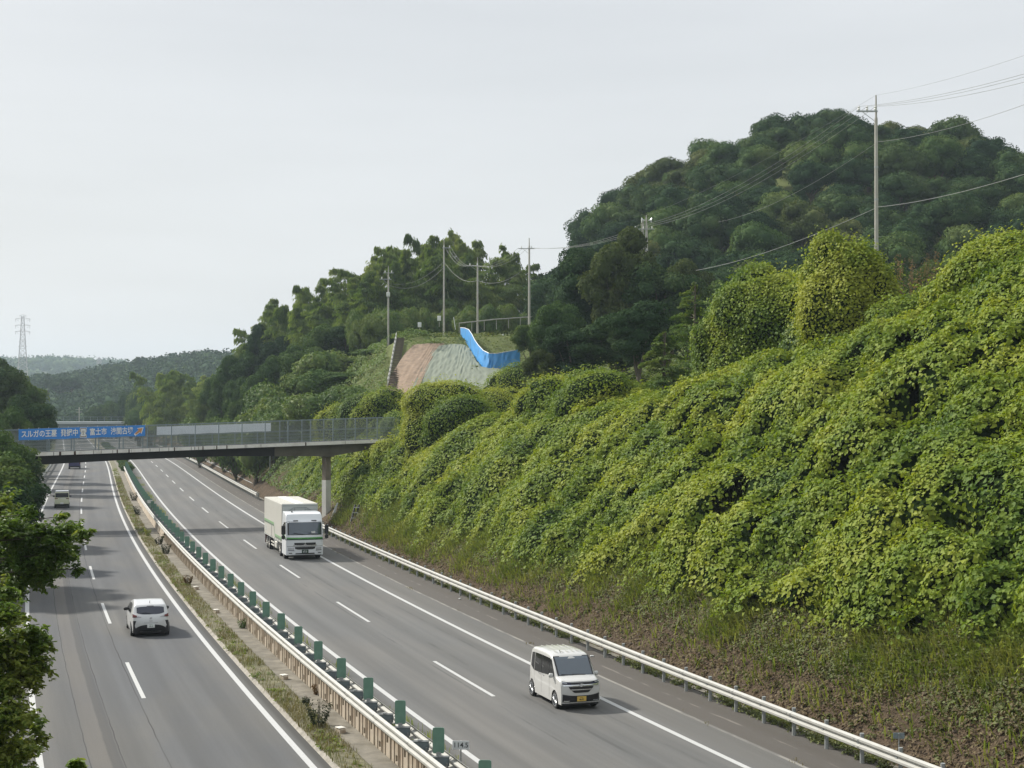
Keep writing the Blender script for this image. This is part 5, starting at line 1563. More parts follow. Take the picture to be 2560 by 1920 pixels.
wire((T1.x, 100, T1.z), (T2.x, 190, T2.z), .6, .007, 'thin ground wire from the pole tip down to the loudspeaker pole')
wire(at(2190, 355, 100), at(2620, 240, 62), .3, .009, 'single wire from below the arm of the tall pole to the right edge')
wire(at(2190, 358, 100), at(1795, 555, 168), .8, .012, 'single wire from the tall pole down into the hill trees')
wire(at(2190, 518, 100), at(2620, 417, 62), .25, .014, 'thick cable from the middle of the tall pole to the right edge')
wire(at(2190, 520, 100), at(1740, 676, 150), .5, .02, 'thick cable from the middle of the tall pole down left into the trees')
A5 = at(1110, 598, 225); A4 = at(1194, 643, 215); A3 = at(1323, 595, 205); A6 = at(971, 665, 225)
for k in range(3):
    wire((A5.x + .2 + .4 * k, 225, A5.z - 1.2), (A4.x - 1.2 + .5 * k, 215, A4.z - 1.1), 1.0, .016, ['left of three sagging wires between the tallest pole and the next', 'middle of three sagging wires between the tallest pole and the next', 'right of three sagging wires between the tallest pole and the next'][k])
    wire((A4.x - 1.2 + .5 * k, 215, A4.z - 1.1), (A3.x - 1.4 + .6 * k, 205, A3.z - 1.3), .9 + .1 * k, .016, ['upper wire from the blue sheet pole to the right terrace pole', 'middle wire from the blue sheet pole to the right terrace pole', 'lower wire from the blue sheet pole to the right terrace pole'][k])
    wire((A3.x + .5 * k - .3, 205, A3.z - 1.3), (T2.x - 1 + k * .8, 190, T2.z - 1.4), .9, .014, ['top wire between right terrace pole and loudspeaker pole', 'middle wire between right terrace pole and loudspeaker pole', 'bottom wire between right terrace pole and loudspeaker pole'][k])
wire((A5.x, 225, A5.z - 3.2), (A4.x, 215, A4.z - 3.2), 1.1, .02, 'low cable sagging between the tallest pole and the blue sheet pole')
wire((A4.x, 215, A4.z - 3.2), (A3.x, 205, A3.z - 3.4), 1.2, .02, 'low cable sagging from the blue sheet pole to the right terrace pole')
wire((A6.x, 225, A6.z - 2.7), (A5.x, 225, A5.z - 4.0), 1.5, .02, 'low cable sagging from the transformer pole to the tallest pole')
wire((A6.x, 225, A6.z - 2.5), (A5.x, 225, A5.z - 3.2), 1.2, .014, 'thin cable just above the low one between transformer pole and tallest pole')

# transmission tower far away
def pylon(px, ytop, Y, H, label, wb=4.6, th=.16):
    top = at(px, ytop, Y)
    root = empty('transmission_tower', (top.x, Y, top.z - H), R(12), label, 'pylon')
    mat = simple('pylon_steel', (.30, .27, .26), .6, .1, .05, .1)
    mb = MB()
    def hw(z): return wb * (1 - z / H) ** 1.0 * .9 + .7 if z < H * .55 else 1.1 + (wb * .45 * .9 - .4) * max(0, 1 - (z - H * .55) / (H * .45))
    lv = [H * k / 14 for k in range(15)]
    for i in range(14):
        a, b = hw(lv[i]), hw(lv[i + 1]); za, zb = lv[i], lv[i + 1]
        ca = [(-a, -a), (a, -a), (a, a), (-a, a)]; cb_ = [(-b, -b), (b, -b), (b, b), (-b, b)]
        for k in range(4):
            k2 = (k + 1) % 4
            mb.tube([(*ca[k], za), (*cb_[k], zb)], th, 4, cap=False)
            mb.tube([(*ca[k], za), (*cb_[k2], zb)], th * .6, 4, cap=False); mb.tube([(*ca[k2], za), (*cb_[k], zb)], th * .6, 4, cap=False)
            mb.tube([(*cb_[k], zb), (*cb_[k2], zb)], th * .6, 4, cap=False)
    mb.build('lattice_body', mat, root)
    for f, L in ((1.0, .5), (.955, 1.0), (.855, 1.0), (.76, 1.0), (.60, .55), (.53, .6)):
        z = H * f; A = 7.2 * L * (H / 66)
        mb = MB()
        for sx in (-1, 1):
            mb.tube([(0, -.5, z), (sx * A, 0, z)], th * .8, 4); mb.tube([(0, .5, z + 1.6), (sx * A, 0, z)], th * .6, 4)
            if f < .99 and f > .7: mb.tube([(sx * A, 0, z), (sx * A * .93, 0, z - 2.8)], th * .9, 4); mb.tube([(sx * A, 0, z), (sx * A * .55, 0, z - 2.4)], th * .5, 4)
        mb.build('cross_arm', mat, root)
pylon(57, 790, 1500, 62, 'tall lattice transmission tower on the horizon at the left', 4.8)
pylon(248, 895, 2200, 30, 'tiny distant transmission tower on the far ridge', 3.0, .35)
for k, (px, ytop, yb, Y) in enumerate([(198, 1018, 1048, 520), (226, 1022, 1048, 540), (561, 934, 958, 420)]):
    a = at(px, ytop, Y); b = at(px, yb + 15, Y)
    root = empty('utility_pole', (a.x, Y, b.z), 0, ['distant pale pole with arms in the valley', 'second distant pale pole, fainter, in the valley', 'small pole among the far trees above the bamboo'][k], 'utility pole')
    mb = MB(); mb.tube([(0, 0, 0), (0, 0, a.z - b.z)], .16, 6); mb.build('pole', MAT['pole'], root)
    mb = MB(); mb.box((0, 0, a.z - b.z - .8), (2.4, .12, .12)); mb.box((0, 0, a.z - b.z - 1.6), (2.0, .12, .12)); mb.build('cross_arm', MAT['pole'], root)

# ------------------------------------------------------------------ cut slope with net, bare soil, steps, blue sheet
def drape(px, py, up=0.0, y0=146):
    """the point of the hillside seen at a photo pixel"""
    Ys = np.arange(y0, 300, .25)
    pts = np.array([at(px, py, q)[:] for q in Ys])
    hit = pts[:, 2] <= hgt(pts[:, 0], pts[:, 1]) + up
    i = int(np.argmax(hit)) if hit.any() else len(Ys) - 1
    return Vector(pts[i])
def patch(name, cols, mat, n=24, m=24, wr=.0, sink=0, seed=0):
    """cols: list of columns, each a list of (px,py,Y) from bottom to top; smooth surface through them"""
    A = np.array([[drape(q[0], q[1], .55)[:] for q in c] for c in cols])     # c x r x 3
    def interp(A, k, axis):
        t = np.linspace(0, A.shape[axis] - 1, k); i = np.clip(t.astype(int), 0, A.shape[axis] - 2); f = t - i
        f = f.reshape((-1, 1, 1) if axis == 0 else (1, -1, 1))
        g = np.take
        p0 = g(A, np.maximum(i - 1, 0), axis); p1 = g(A, i, axis); p2 = g(A, i + 1, axis); p3 = g(A, np.minimum(i + 2, A.shape[axis] - 1), axis)
        return .5 * ((2 * p1) + (-p0 + p2) * f + (2 * p0 - 5 * p1 + 4 * p2 - p3) * f ** 2 + (-p0 + 3 * p1 - 3 * p2 + p3) * f ** 3)
    S = interp(interp(A, n + 1, 0), m + 1, 1)
    dx = np.gradient(S, axis=0); dy = np.gradient(S, axis=1)
    N = np.cross(dx, dy); N /= np.linalg.norm(N, axis=-1, keepdims=True) + 1e-9
    if N[..., 2].mean() < 0: N = -N
    if wr:
        a, b = np.meshgrid(np.arange(n + 1), np.arange(m + 1), indexing='ij')
        S = S + N * (wr * (vnoise(a * 1.0, b * .22, 1.0, seed) + .6 * vnoise(a * 2.3, b * .3, 1.0, seed + 3)) - sink)[..., None]
    idx = np.arange((n + 1) * (m + 1)).reshape(n + 1, m + 1)
    F = np.stack([idx[:-1, :-1], idx[1:, :-1], idx[1:, 1:], idx[:-1, 1:]], -1).reshape(-1, 4)
    return npmesh(name, [(S.reshape(-1, 3), F, 0)], [mat], sm=True), S
SOIL = simple('bare_tan_soil', (.22, .160, .112), .95, 0, .22, 1.6, .6, dirt=(.20, .14, .09), dirt_amt=.6)
NET = simple('net_sage_green', (.175, .200, .155), .9, 0, .08, .8, .2, dirt=(.14, .17, .13), dirt_amt=.4)
GRS = simple('terrace_grass', (.055, .085, .022), .95, 0, .5, 1.2, .8, dirt=(.10, .11, .04), dirt_amt=.7)
col = [[(950, 1010, 180), (962, 975, 182), (985, 925, 186), (1012, 885, 190), (1034, 862, 193)],
       [(985, 1020, 178), (1003, 985, 180), (1033, 930, 185), (1062, 885, 190), (1078, 858, 195)],
       [(1020, 1025, 176), (1040, 985, 178), (1062, 935, 184), (1088, 885, 190), (1112, 858, 195)]]
me, _ = patch('bare_soil', col, SOIL, 30, 40, .05, seed=3)
tag(link('bare_soil', me), kind='structure')
col = [[(996, 1030, 175.5), (1022, 985, 177), (1048, 935, 182.5), (1075, 885, 189), (1098, 864, 193)],
       [(1045, 1035, 172), (1062, 985, 173.5), (1085, 935, 179), (1108, 892, 187), (1122, 861, 193)],
       [(1100, 1035, 170), (1110, 985, 172), (1128, 940, 177), (1143, 900, 185), (1150, 860, 193)],
       [(1150, 1030, 171), (1155, 990, 173), (1160, 950, 178), (1168, 908, 186), (1174, 872, 193)],
       [(1215, 1030, 173), (1218, 990, 176), (1215, 960, 181), (1210, 935, 187), (1204, 915, 192)],
       [(1290, 1020, 176), (1290, 990, 180), (1290, 965, 184), (1285, 940, 189), (1280, 922, 193)]]
me, Snet = patch('net', col, NET, 80, 80, .07, seed=5)
root = empty('erosion_net', (0, 0, 0), 0, 'sage green erosion net draped in folds over the cut hillside', 'netting')
link('net', me, root)
# steps climbing beside the bare soil
stp = [(981, 970, 181), (986, 945, 182.6), (990, 920, 184.2), (994, 895, 186), (998, 872, 188), (1002, 850, 190)]
P6 = [drape(a, b, .3) for a, b, c in stp]
ST = empty('hillside_steps', P6[0], 0, 'steep brown steps with a pale handrail climbing the hillside', 'steps')
ns = 30
sm_ = MB(); sm_.box((0, 0, 0), (.95, .34, .16)); sm_ = sm_.mesh('step', simple('step_brown', (.12, .10, .08), .9, 0, .2, 3))
def along(P, t):
    t = max(0, min(.9999, t)) * (len(P) - 1); i = int(t); return P[i].lerp(P[i + 1], t - i)
for k in range(ns):
    q = along(P6, k / (ns - 1)); link('step', sm_, ST, q - P6[0] + Vector((0, -.1, .2)))
RLP = [q + Vector((-.55, 0, .75)) for q in P6]
mb = MB(); mb.tube([q - P6[0] + Vector((0, 0, .1)) for q in RLP], .05, 6); mb.tube([q - P6[0] - Vector((0, 0, .45)) for q in RLP], .035, 6); mb.build('handrail', MAT['steel_white'], ST)
for k in range(13):
    q = along(RLP, k / 12) - P6[0]; mb = MB(); mb.tube([q + Vector((0, 0, .25)), q - Vector((0, 0, 1.1))], .045, 6); mb.build('handrail_post', MAT['steel_white'], ST)
# blue sheet fence
TARP = simple('tarp_blue', (.06, .30, .68), .45, 0, .12, .9, .2, dirt=(.12, .32, .62), dirt_amt=.5)
top = [(1151, 819, 196), (1162, 820, 196), (1172, 824, 196), (1180, 836, 195.5), (1187, 850, 195), (1196, 863, 194.5), (1208, 876, 194), (1222, 883, 193.5), (1240, 884, 193.5), (1262, 880, 193.5), (1300, 873, 193.5)]
bot = [(1152, 838, 195.9), (1163, 852, 195.8), (1172, 868, 195.5), (1180, 885, 195), (1186, 896, 194.7), (1194, 908, 194.2), (1204, 920, 193.8), (1216, 926, 193.3), (1238, 926, 193.3), (1262, 924, 193.3), (1300, 922, 193.3)]
TB_ = [drape(q[0], q[1], .2) for q in bot]; TA = [at(q[0], q[1], b.y + .2) for q, b in zip(top, TB_)]
TF = empty('blue_sheet_fence', TA[0], 0, 'bright blue plastic sheet fence curving down around the terrace edge', 'fence')
n, m = 60, 8; vs = []
for j in range(m + 1):
    for i in range(n + 1):
        a = along(TA, i / n); b = along(TB_, i / n); f = j / m
        q = b.lerp(a, f) - TA[0]; w = .10 * math.sin(i * 1.9 + math.sin(i * .7) * 2) * math.sin(f * 3.0) + .05 * math.sin(i * 4.1 + j)
        vs.append((q.x, q.y + w, q.z))
fs = [(j * (n + 1) + i, j * (n + 1) + i + 1, (j + 1) * (n + 1) + i + 1, (j + 1) * (n + 1) + i) for j in range(m) for i in range(n)]
mb = MB(); mb.add(vs, fs); mb.add([(x, y + .02, z) for x, y, z in vs], [tuple(reversed(f)) for f in fs]); mb.build('sheet', TARP, TF, sm=60)
mb = MB(); mb.tube([along(TA, k / 40) - TA[0] for k in range(41)], .045, 6); mb.build('edge_rope', WHITE, TF)
for k in range(9):
    a = along(TA, k / 8) - TA[0]; b = along(TB_, k / 8) - TA[0]; mb = MB(); mb.tube([a + Vector((0, .08, 0)), b + Vector((0, .08, -.3))], .035, 6); mb.build('stake', MAT['steel_galv'], TF)
# pipe rail on the terrace
a, b = at(1148, 808, 212), at(1330, 792, 222)
PR = empty('pipe_rail', a, 0, 'grey pipe rail running along the terrace behind the poles', 'rail')
mb = MB(); mb.tube([Vector((0, 0, 0)), (b - a) * .5 + Vector((0, 0, .1)), b - a], .09, 6); mb.build('pipe', MAT['pole'], PR)
for k in range(7): q = (b - a) * (k / 6); mb = MB(); mb.tube([q, q - Vector((0, 0, 1.3))], .05, 6); mb.build('post', MAT['pole'], PR)
for k, (px, py, lab) in enumerate([(1049, 812, 'small white box at the left end of the terrace'), (1098, 796, 'white flecked plant support near the tallest pole')]):
    q = at(px, py, 222); root = empty('white_box', (q.x, q.y, q.z - .5), 0, lab, 'box'); mb = MB(); mb.bbox((0, 0, .5), (.5, .4, .7), .04); mb.build('cabinet', WHITE, root); mb = MB(); mb.box((0, 0, 0), (.08, .08, 1.4)); mb.build('post', MAT['pole'], root)
a = at(1135, 793, 215); root = empty('leaning_stake', (a.x, 215, a.z - 1.2), 0, 'white leaning stake beside the pipe rail', 'stake'); mb = MB(); mb.tube([(.2, 0, -.5), (-.05, 0, 1.2)], .05, 6); mb.build('stake', WHITE, root)

# lamp pole and cabinet beyond the bridge
q = at(675, 1222, 190); LPo = empty('camera_pole', (q.x, 190, .3), 0, 'slim grey pole with a cabinet at its foot beyond the bridge pier', 'pole')
mb = MB(); mb.tube([(0, 0, 0), (0, 0, 7.5)], [.09, .06], 8); mb.build('mast', MAT['steel_galv'], LPo)
mb = MB(); mb.bbox((0, -.05, -.1), (1.3, 1.0, .3), .03); mb.build('plinth', MAT['concrete'], LPo)
mb = MB(); mb.bbox((.55, 0, .6), (.7, .5, 1.1), .03); mb.build('cabinet', simple('cabinet_grey', (.33, .36, .37), .5, 0, .06, 3), LPo)
mb = MB(); mb.box((-.4, -.1, .45), (.7, .06, .05)); mb.box((-.4, -.1, .15), (.7, .06, .05)); mb.build('rail', MAT['steel_galv'], LPo)
# drainage rails beyond the bridge on the right bench
for k, (d, lab) in enumerate([(8.9, 'outer of two grey pipes running along the bench beyond the guardrail'), (9.15, 'inner of two grey pipes along the bench beyond the guardrail')]):
    root = empty('bench_pipe', rp(186, d, .55), 0, lab, 'pipe'); o0 = rp(186, d, .55)
    mb = MB(); mb.tube([rp(186 + i * 5, d, .55 + .02 * (i % 2) + k * .08) - o0 for i in range(24)], .05, 6); mb.build('pipe', MAT['steel_galv'], root)
    for i in range(0, 24, 2): mb = MB(); mb.tube([rp(186 + i * 5, d, .55) - o0, rp(186 + i * 5, d, 0.0) - o0], .04, 5); mb.build('support', MAT['concrete'], root)
# dark ladder like marker on the slope by the rail
q = at(872, 1310, 128); root = empty('slope_ladder', (q.x, 128, q.z), R(0), 'dark inclined ladder lying on the slope near the bridge pier', 'ladder')
mb = MB(); a = Vector((0, 0, -.6)); b = at(888, 1262, 129.5) - Vector((q.x, 128, q.z))
mb.tube([a, b], .09, 4); mb.tube([a + Vector((.32, 0, 0)), b + Vector((.32, 0, 0))], .09, 4); mb.build('side_rail', MAT['black'], root)
for k in range(5): c = a.lerp(b, (k + .5) / 5); mb = MB(); mb.tube([c - Vector((.05, .1, 0)), c + Vector((.4, -.1, 0))], .03, 4); mb.build('rung', MAT['steel_galv'], root)
q = at(830, 1290, 137); root = empty('white_board', (q.x, 137, .4), R(20), 'white leaning board behind the bridge pier', 'board'); mb = MB(); mb.prism([(-.35, -.4), (.0, -.4), (.55, 1.5), (.42, 1.5)], -.03, .03, 0, 'y'); mb.build('board', WHITE, root)

# litter on the shoulder
for k, (px, py, lab) in enumerate([(1480, 1640, 'scrap of white litter on the shoulder behind the van'), (1792, 1497, 'small white stone near the guardrail foot'), (1150, 1497, 'white litter scrap on the shoulder halfway along the rail'), (1890, 1605, 'light scrap at the slope foot')]):
    Y = HC * FPX / (py - 1016); q = at(px, py, Y); mb = MB(); mb.bbox((0, 0, .03), (.16, .10, .05), .02); tag(mb.build('litter', WHITE, None, (q.x, q.y, max(0, h1(q.x, q.y))), .5 * k), lab, 'litter')

# ------------------------------------------------------------------ haze
mb = MB(); mb.box((0, 1465, 57.5), (4000, 3070, 131))
m, t, o = newmat('haze_air')
v = nd(t, 'ShaderNodeVolumePrincipled', {'Color': (.72, .86, 1.0, 1), 'Density': HAZE, 'Anisotropy': .25})
t.links.new(v.outputs[0], o.inputs['Volume'])
hz = mb.build('haze', m)
hz['kind'] = 'stuff'
hz['label'] = 'thin bluish haze in the air'

# ================================================================== VEHICLES
PAINT_W = simple('car_paint_white', (.54, .55, .56), .28, 0, .02, 3, coat=.6)
PAINT_P = simple('car_paint_pearl', (.53, .53, .515), .25, 0, .02, 3, coat=.6)
PAINT_C = simple('car_paint_cream', (.50, .52, .38), .35, 0, .02, 3, coat=.5)
PAINT_B = simple('car_paint_navy', (.03, .025, .11), .35, 0, .02, 3, coat=.5)
def glassmat(name, col, rough=.06, coat=.6, spec=.9):
    m, t, o = newmat(name)
    b = nd(t, 'ShaderNodeBsdfPrincipled', {'Base Color': (*col, 1), 'Roughness': rough, 'Specular IOR Level': spec, 'Coat Weight': coat})
    t.links.new(b.outputs[0], o.inputs[0]); return m
GLASS = glassmat('car_glass_dark', (.008, .009, .010), .08, 0, .28); GLASS_B = glassmat('car_glass_bluegrey', (.035, .060, .085), .1); GLASS_S = glassmat('rear_glass', (.015, .02, .04), .1, .0, .6)
CHROME = simple('chrome', (.72, .74, .76), .18, .9, .02, 4); BLK = simple('black_plastic', (.012, .012, .014), .45, 0, .1, 6); RED = simple('tail_red', (.10, .012, .010), .25, 0, .1, 8)
LAMP = simple('lamp_clear', (.55, .57, .6), .15, .3, .1, 12); YEL = simple('plate_yellow', (.62, .42, .09), .5, 0, .04, 9); TYRE = simple('tyre', (.018, .018, .019), .8, 0, .15, 20)
RIM = simple('alloy_rim', (.30, .31, .32), .4, .4, .05, 8); GREEN = simple('plate_green_print', (.02, .12, .06), .6); DARKBLUE = simple('lamp_dark', (.02, .02, .05), .2)
class Body:
    def __init__(s, L, W, path, zsill=.22, wheels=(), rw=.3, arch=.06, r=.09, tumble=.10, zb=.9, bf=.10, brr=.08, plan=.05):
        s.L, s.W, s.path, s.zsill, s.wh, s.rw, s.arch, s.r = L, W / 2, path, zsill, wheels, rw, arch, r
        s.tumble, s.zb, s.bf, s.br, s.plan = tumble, zb, bf, brr, plan
        s.zt = max(z for y, z in path)
        it = [i for i, (y, z) in enumerate(path) if z == s.zt][0]
        s.fr = path[:it + 1]; s.re = path[it:][::-1]
    def w(s, y, z):
        t = max(0, (z - s.zb) / (s.zt - s.zb))
        return s.W * (1 - s.tumble * t ** 1.3) * (1 - s.plan * min(1, abs(2 * y / s.L)) ** 5) * (1 - .02 * max(0, (.5 - z)))
    def bul(s, y, x):
        u = abs(y) / (s.L / 2); k = max(0, min(1, (u - .5) / .5)); k = k * k * (3 - 2 * k)
        return (-s.bf if y > 0 else s.br) * k * min(1.2, abs(x) / s.W) ** 2.6
    def zl(s, y):
        z = s.zsill
        for yw in s.wh:
            ra = s.rw + s.arch
            if abs(y - yw) < ra: z = max(z, s.rw + math.sqrt(max(0, ra * ra - (y - yw) ** 2)))
        return z
    def yf(s, z, side):
        P = s.fr if side > 0 else s.re
        for (y0, z0), (y1, z1) in zip(P, P[1:]):
            if z0 <= z <= z1 or z1 <= z <= z0: return y0 + (y1 - y0) * ((z - z0) / (z1 - z0) if z1 != z0 else 0)
        return P[0][0] if z < P[0][1] else P[-1][0]
    def build(s, paint, root, name='body'):
        pts = []
        for (y0, z0), (y1, z1) in zip(s.path, s.path[1:]):
            n = max(1, int(max(abs(y1 - y0) / .06, abs(z1 - z0) / .12)))
            pts += [(y0 + (y1 - y0) * i / n, z0 + (z1 - z0) * i / n) for i in range(n)]
        pts.append(s.path[-1])
        K, M = 10, 12; vs = []
        for y, z in pts:
            zl = min(s.zl(y), z - .002) if abs(y) < s.L * .47 else min(s.zsill, z - .002)
            r = min(s.r, (z - zl) * .5)
            ring = []
            for k in range(K + 1):
                zz = zl + (z - r - zl) * k / K; ring.append((s.w(y, zz), zz))
            for a in (30, 60): ring.append((s.w(y, z - r) - r + r * math.cos(R(a)), z - r + r * math.sin(R(a))))
            wt = s.w(y, z - r) - r
            cen = [(wt * (1 - 2 * k / M), z + .015 * (1 - (1 - 2 * k / M) ** 2)) for k in range(M + 1)]
            full = ring + cen + [(-x, zz) for x, zz in reversed(ring)]
            vs += [(x, y + s.bul(y, x), zz) for x, zz in full]
        k = len(full); n = len(pts)
        fs = [(i * k + j, (i + 1) * k + j, (i + 1) * k + j + 1, i * k + j + 1) for i in range(n - 1) for j in range(k - 1)]
        mb = MB(); mb.add(vs, fs)
        link(name, fixn(mb.mesh(name, paint, 42)), root)
        mb = MB(); mb.box((0, 0, (s.zsill + s.rw + .35) / 2 + .02), (s.W * 2 - .16, s.L * .93, s.rw + .35 - s.zsill + .1)); mb.build('underbody', BLK, root)
    def side(s, name, polys, mat, root, off=.012, both=True, th=.0):
        for sg in ((1, -1) if both is True else (both,)):
            mb = MB()
            for poly in polys:
                P = []
                for (y0, z0), (y1, z1) in zip(poly, poly[1:] + poly[:1]):
                    P += [(y0 + (y1 - y0) * i / 4, z0 + (z1 - z0) * i / 4) for i in range(4)]
                cy_ = sum(a for a, b in P) / len(P); cz_ = sum(b for a, b in P) / len(P)
                f = lambda y, z: (sg * (s.w(y, z) + off), y + s.bul(y, s.w(y, z)), z)
                vs = [f(*q) for q in P] + [f(cy_ + (a - cy_) * .5, cz_ + (b - cz_) * .5) for a, b in P] + [f(cy_, cz_)]
                n = len(P); fs = []
                for i in range(n):
                    j = (i + 1) % n
                    fs += [(i, j, n + j, n + i), (n + i, n + j, 2 * n)]
                if sg < 0: fs = [tuple(reversed(q)) for q in fs]
                mb.add(vs, fs)
            mb.build(name, mat, root)
    def face(s, name, sg, x0, x1, zl, zu, mat, root, off=.012, n=12, m=5):
        """patch on front (sg=1) or rear (sg=-1)"""
        g = lambda q, x: q(x) if callable(q) else q
        vs = []
        for j in range(m + 1):
            for i in range(n + 1):
                x = x0 + (x1 - x0) * i / n; z = g(zl, x) + (g(zu, x) - g(zl, x)) * j / m
                y = s.yf(z, sg); vs.append((x, y + s.bul(y, x) + sg * off, z + off * .4))
        fs = [(j * (n + 1) + i, j * (n + 1) + i + 1, (j + 1) * (n + 1) + i + 1, (j + 1) * (n + 1) + i) for j in range(m) for i in range(n)]
        if sg > 0: fs = [tuple(reversed(f)) for f in fs]
        mb = MB(); mb.add(vs, fs); return mb.build(name, mat, root)
def wheel(root, x, y, rw, wd=.17, spokes=5, name='wheel', rimc=None, rr=.68):
    sg = 1 if x > 0 else -1
    mb = MB(); mb.lathe([(-wd / 2, rw * .62), (-wd / 2, rw * .93), (-wd / 2 + .025, rw), (wd / 2 - .025, rw), (wd / 2, rw * .93), (wd / 2, rw * .68), (wd / 2 - .05, rw * .62)], 24)
    o = mb.build(name, TYRE, root, (x, y, rw), sm=40)
    mb = MB(); e = sg * wd / 2
    mb.lathe([(e - sg * .06, rw * rr * .98), (e + sg * .004, rw * rr), (e + sg * .006, rw * rr * .88), (e - sg * .05, rw * rr * .84)], 24)
    mb.lathe([(e - sg * .055, rw * .16), (e + sg * .0, rw * .14)], 10)
    for k in range(spokes):
        a = 2 * math.pi * k / spokes + .3
        for da in (-.14, .14):
            p0 = Vector((e - sg * .01, rw * .12 * math.cos(a), rw * .12 * math.sin(a))); p1 = Vector((e - sg * .012, rw * rr * .9 * math.cos(a + da), rw * rr * .9 * math.sin(a + da)))
            mb.tube([p0, p1], [.022, .017], 4)
    mb.build('rim', rimc or RIM, o)
    mb = MB(); mb.lathe([(e - sg * .07, rw * rr * .9), (e - sg * .065, rw * rr * .9)], 16); mb.build('brake_disc', BLK, o)
    return o
def mirror(root, x, y, z, mat, w=.2, h=.14):
    sg = 1 if x > 0 else -1
    mb = MB(); mb.bbox((x + sg * w / 2, y, z), (w, .12, h), .035); mb.tube([(x - sg * .06, y + .02, z - h * .4), (x + sg * .06, y, z - h * .2)], .025, 6)
    mb.build('door_mirror', mat, root, sm=50)
def plate(root, x, y, z, w, h, mat, ink, text, sg=1, ts=.12):
    mb = MB(); mb.bbox((x, y, z), (w, .012, h), .004); o = mb.build('number_plate', mat, root)
    if text:
        put_text(text[0], ts, root, (x, y + sg * .0075, z - h * .14), (R(90), 0, R(180) if sg > 0 else 0), ink, .002, .9, .001)
        if len(text) > 1: put_text(text[1], ts * .42, root, (x, y + sg * .0075, z + h * .30), (R(90), 0, R(180) if sg > 0 else 0), ink, .0, 1, .001)
def car_at(px, py, name, label, cat, front_to_camera, dy=0.0, dx=0.0, z=0):
    Y = HC * FPX / (py - 1016); p = at(px, py, Y)
    rz = rang(Y) + (math.pi if front_to_camera else 0)
    return empty(name, (p.x + dx, p.y + dy, .0), rz, label, cat)

# ---- tall white kei van
VAN = car_at(1437, 1772, 'white_minivan', 'white tall boxy minivan with dark windows and a yellow number plate in the right carriageway', 'van', True)
VAN.location = rp(54.4, 2.05)
path = [(1.58, .20), (1.66, .24), (1.69, .34), (1.695, .62), (1.685, .84), (1.64, .97), (1.52, 1.03), (1.16, 1.10), (.98, 1.30), (.70, 1.60), (.58, 1.70), (.40, 1.755), (.0, 1.785), (-.9, 1.78), (-1.4, 1.75), (-1.58, 1.68), (-1.64, 1.45), (-1.68, .95), (-1.695, .5), (-1.67, .28), (-1.6, .22)]
b = Body(3.395, 1.475, path, .20, (1.06, -1.40), .285, .055, .10, .10, .95, .10, .06, .05)
b.build(PAINT_P, VAN)
b.face('windshield', 1, -.60, .60, 1.115, 1.665, GLASS_B, VAN, .012, 16, 8)
b.face('windshield_frame', 1, -.655, .655, 1.10, 1.69, BLK, VAN, .006, 16, 8)
b.side('side_window', [[(1.02, 1.10), (.98, 1.18), (.62, 1.60), (.52, 1.60), (.52, 1.06)], [(.48, 1.06), (.48, 1.62), (-.30, 1.62), (-.30, 1.00)], [(-.34, 1.0), (-.34, 1.62), (-1.05, 1.60), (-1.05, .98)]], GLASS, VAN)
b.side('rear_quarter_window', [[(-1.13, .98), (-1.13, 1.60), (-1.45, 1.56), (-1.50, 1.10)]], GLASS, VAN)
b.face('headlight', 1, -.66, -.36, lambda x: .865 + (abs(x) - .36) * .10, lambda x: .945 + (abs(x) - .36) * .14, DARKBLUE, VAN, .014, 6, 3)
b.face('headlight', 1, .36, .66, lambda x: .865 + (abs(x) - .36) * .10, lambda x: .945 + (abs(x) - .36) * .14, DARKBLUE, VAN, .014, 6, 3)
b.face('lamp_strip', 1, -.665, -.50, lambda x: .90 + (abs(x) - .36) * .12, lambda x: .925 + (abs(x) - .36) * .13, LAMP, VAN, .02, 4, 2)
b.face('lamp_strip', 1, .50, .665, lambda x: .90 + (abs(x) - .36) * .12, lambda x: .925 + (abs(x) - .36) * .13, LAMP, VAN, .02, 4, 2)
b.face('upper_grille', 1, -.36, .36, .87, .945, BLK, VAN, .012)
b.face('chrome_bar', 1, -.64, .64, .825, lambda x: .862 + abs(x) * .01, CHROME, VAN, .02, 16, 2)
b.face('lower_grille', 1, -.44, .44, lambda x: .60 + max(0, abs(x) - .26) * .95, .805, BLK, VAN, .014, 16, 4)
b.face('grille_bar', 1, -.37, .37, .685, .715, CHROME, VAN, .02, 12, 2)
b.face('bumper_insert', 1, -.66, .66, lambda x: .29, lambda x: .50 + .06 * (abs(x) / .66) ** 3, BLK, VAN, .014, 18, 4)
b.face('fog_trim', 1, -.62, -.42, lambda x: .30, lambda x: .335 + .1 * max(0, (abs(x) - .56)), CHROME, VAN, .024, 5, 2)
b.face('fog_trim', 1, .42, .62, lambda x: .30, lambda x: .335 + .1 * max(0, (abs(x) - .56)), CHROME, VAN, .024, 5, 2)
b.side('door_handle', [[(-.42, .96), (-.42, .99), (-.58, .99), (-.58, .96)], [(-.02, .96), (-.02, .99), (-.18, .99), (-.18, .96)]], CHROME, VAN, .03)
b.side('door_seam', [[(-.325, .30), (-.325, 1.62), (-.315, 1.62), (-.315, .30)], [(.50, .30), (.50, 1.05), (.51, 1.05), (.51, .30)], [(-1.09, .62), (-1.09, .98), (-1.08, .98), (-1.08, .62)]], BLK, VAN, .004)
b.side('window_trim', [[(-.28, 1.28), (-.06, 1.25), (-.06, 1.235), (-.28, 1.265)], [(-.98, 1.30), (-.62, 1.27), (-.62, 1.255), (-.98, 1.285)]], CHROME, VAN, .018)
for x in (-.735, .735): mirror(VAN, x, .92, 1.10, PAINT_P, .17, .15)
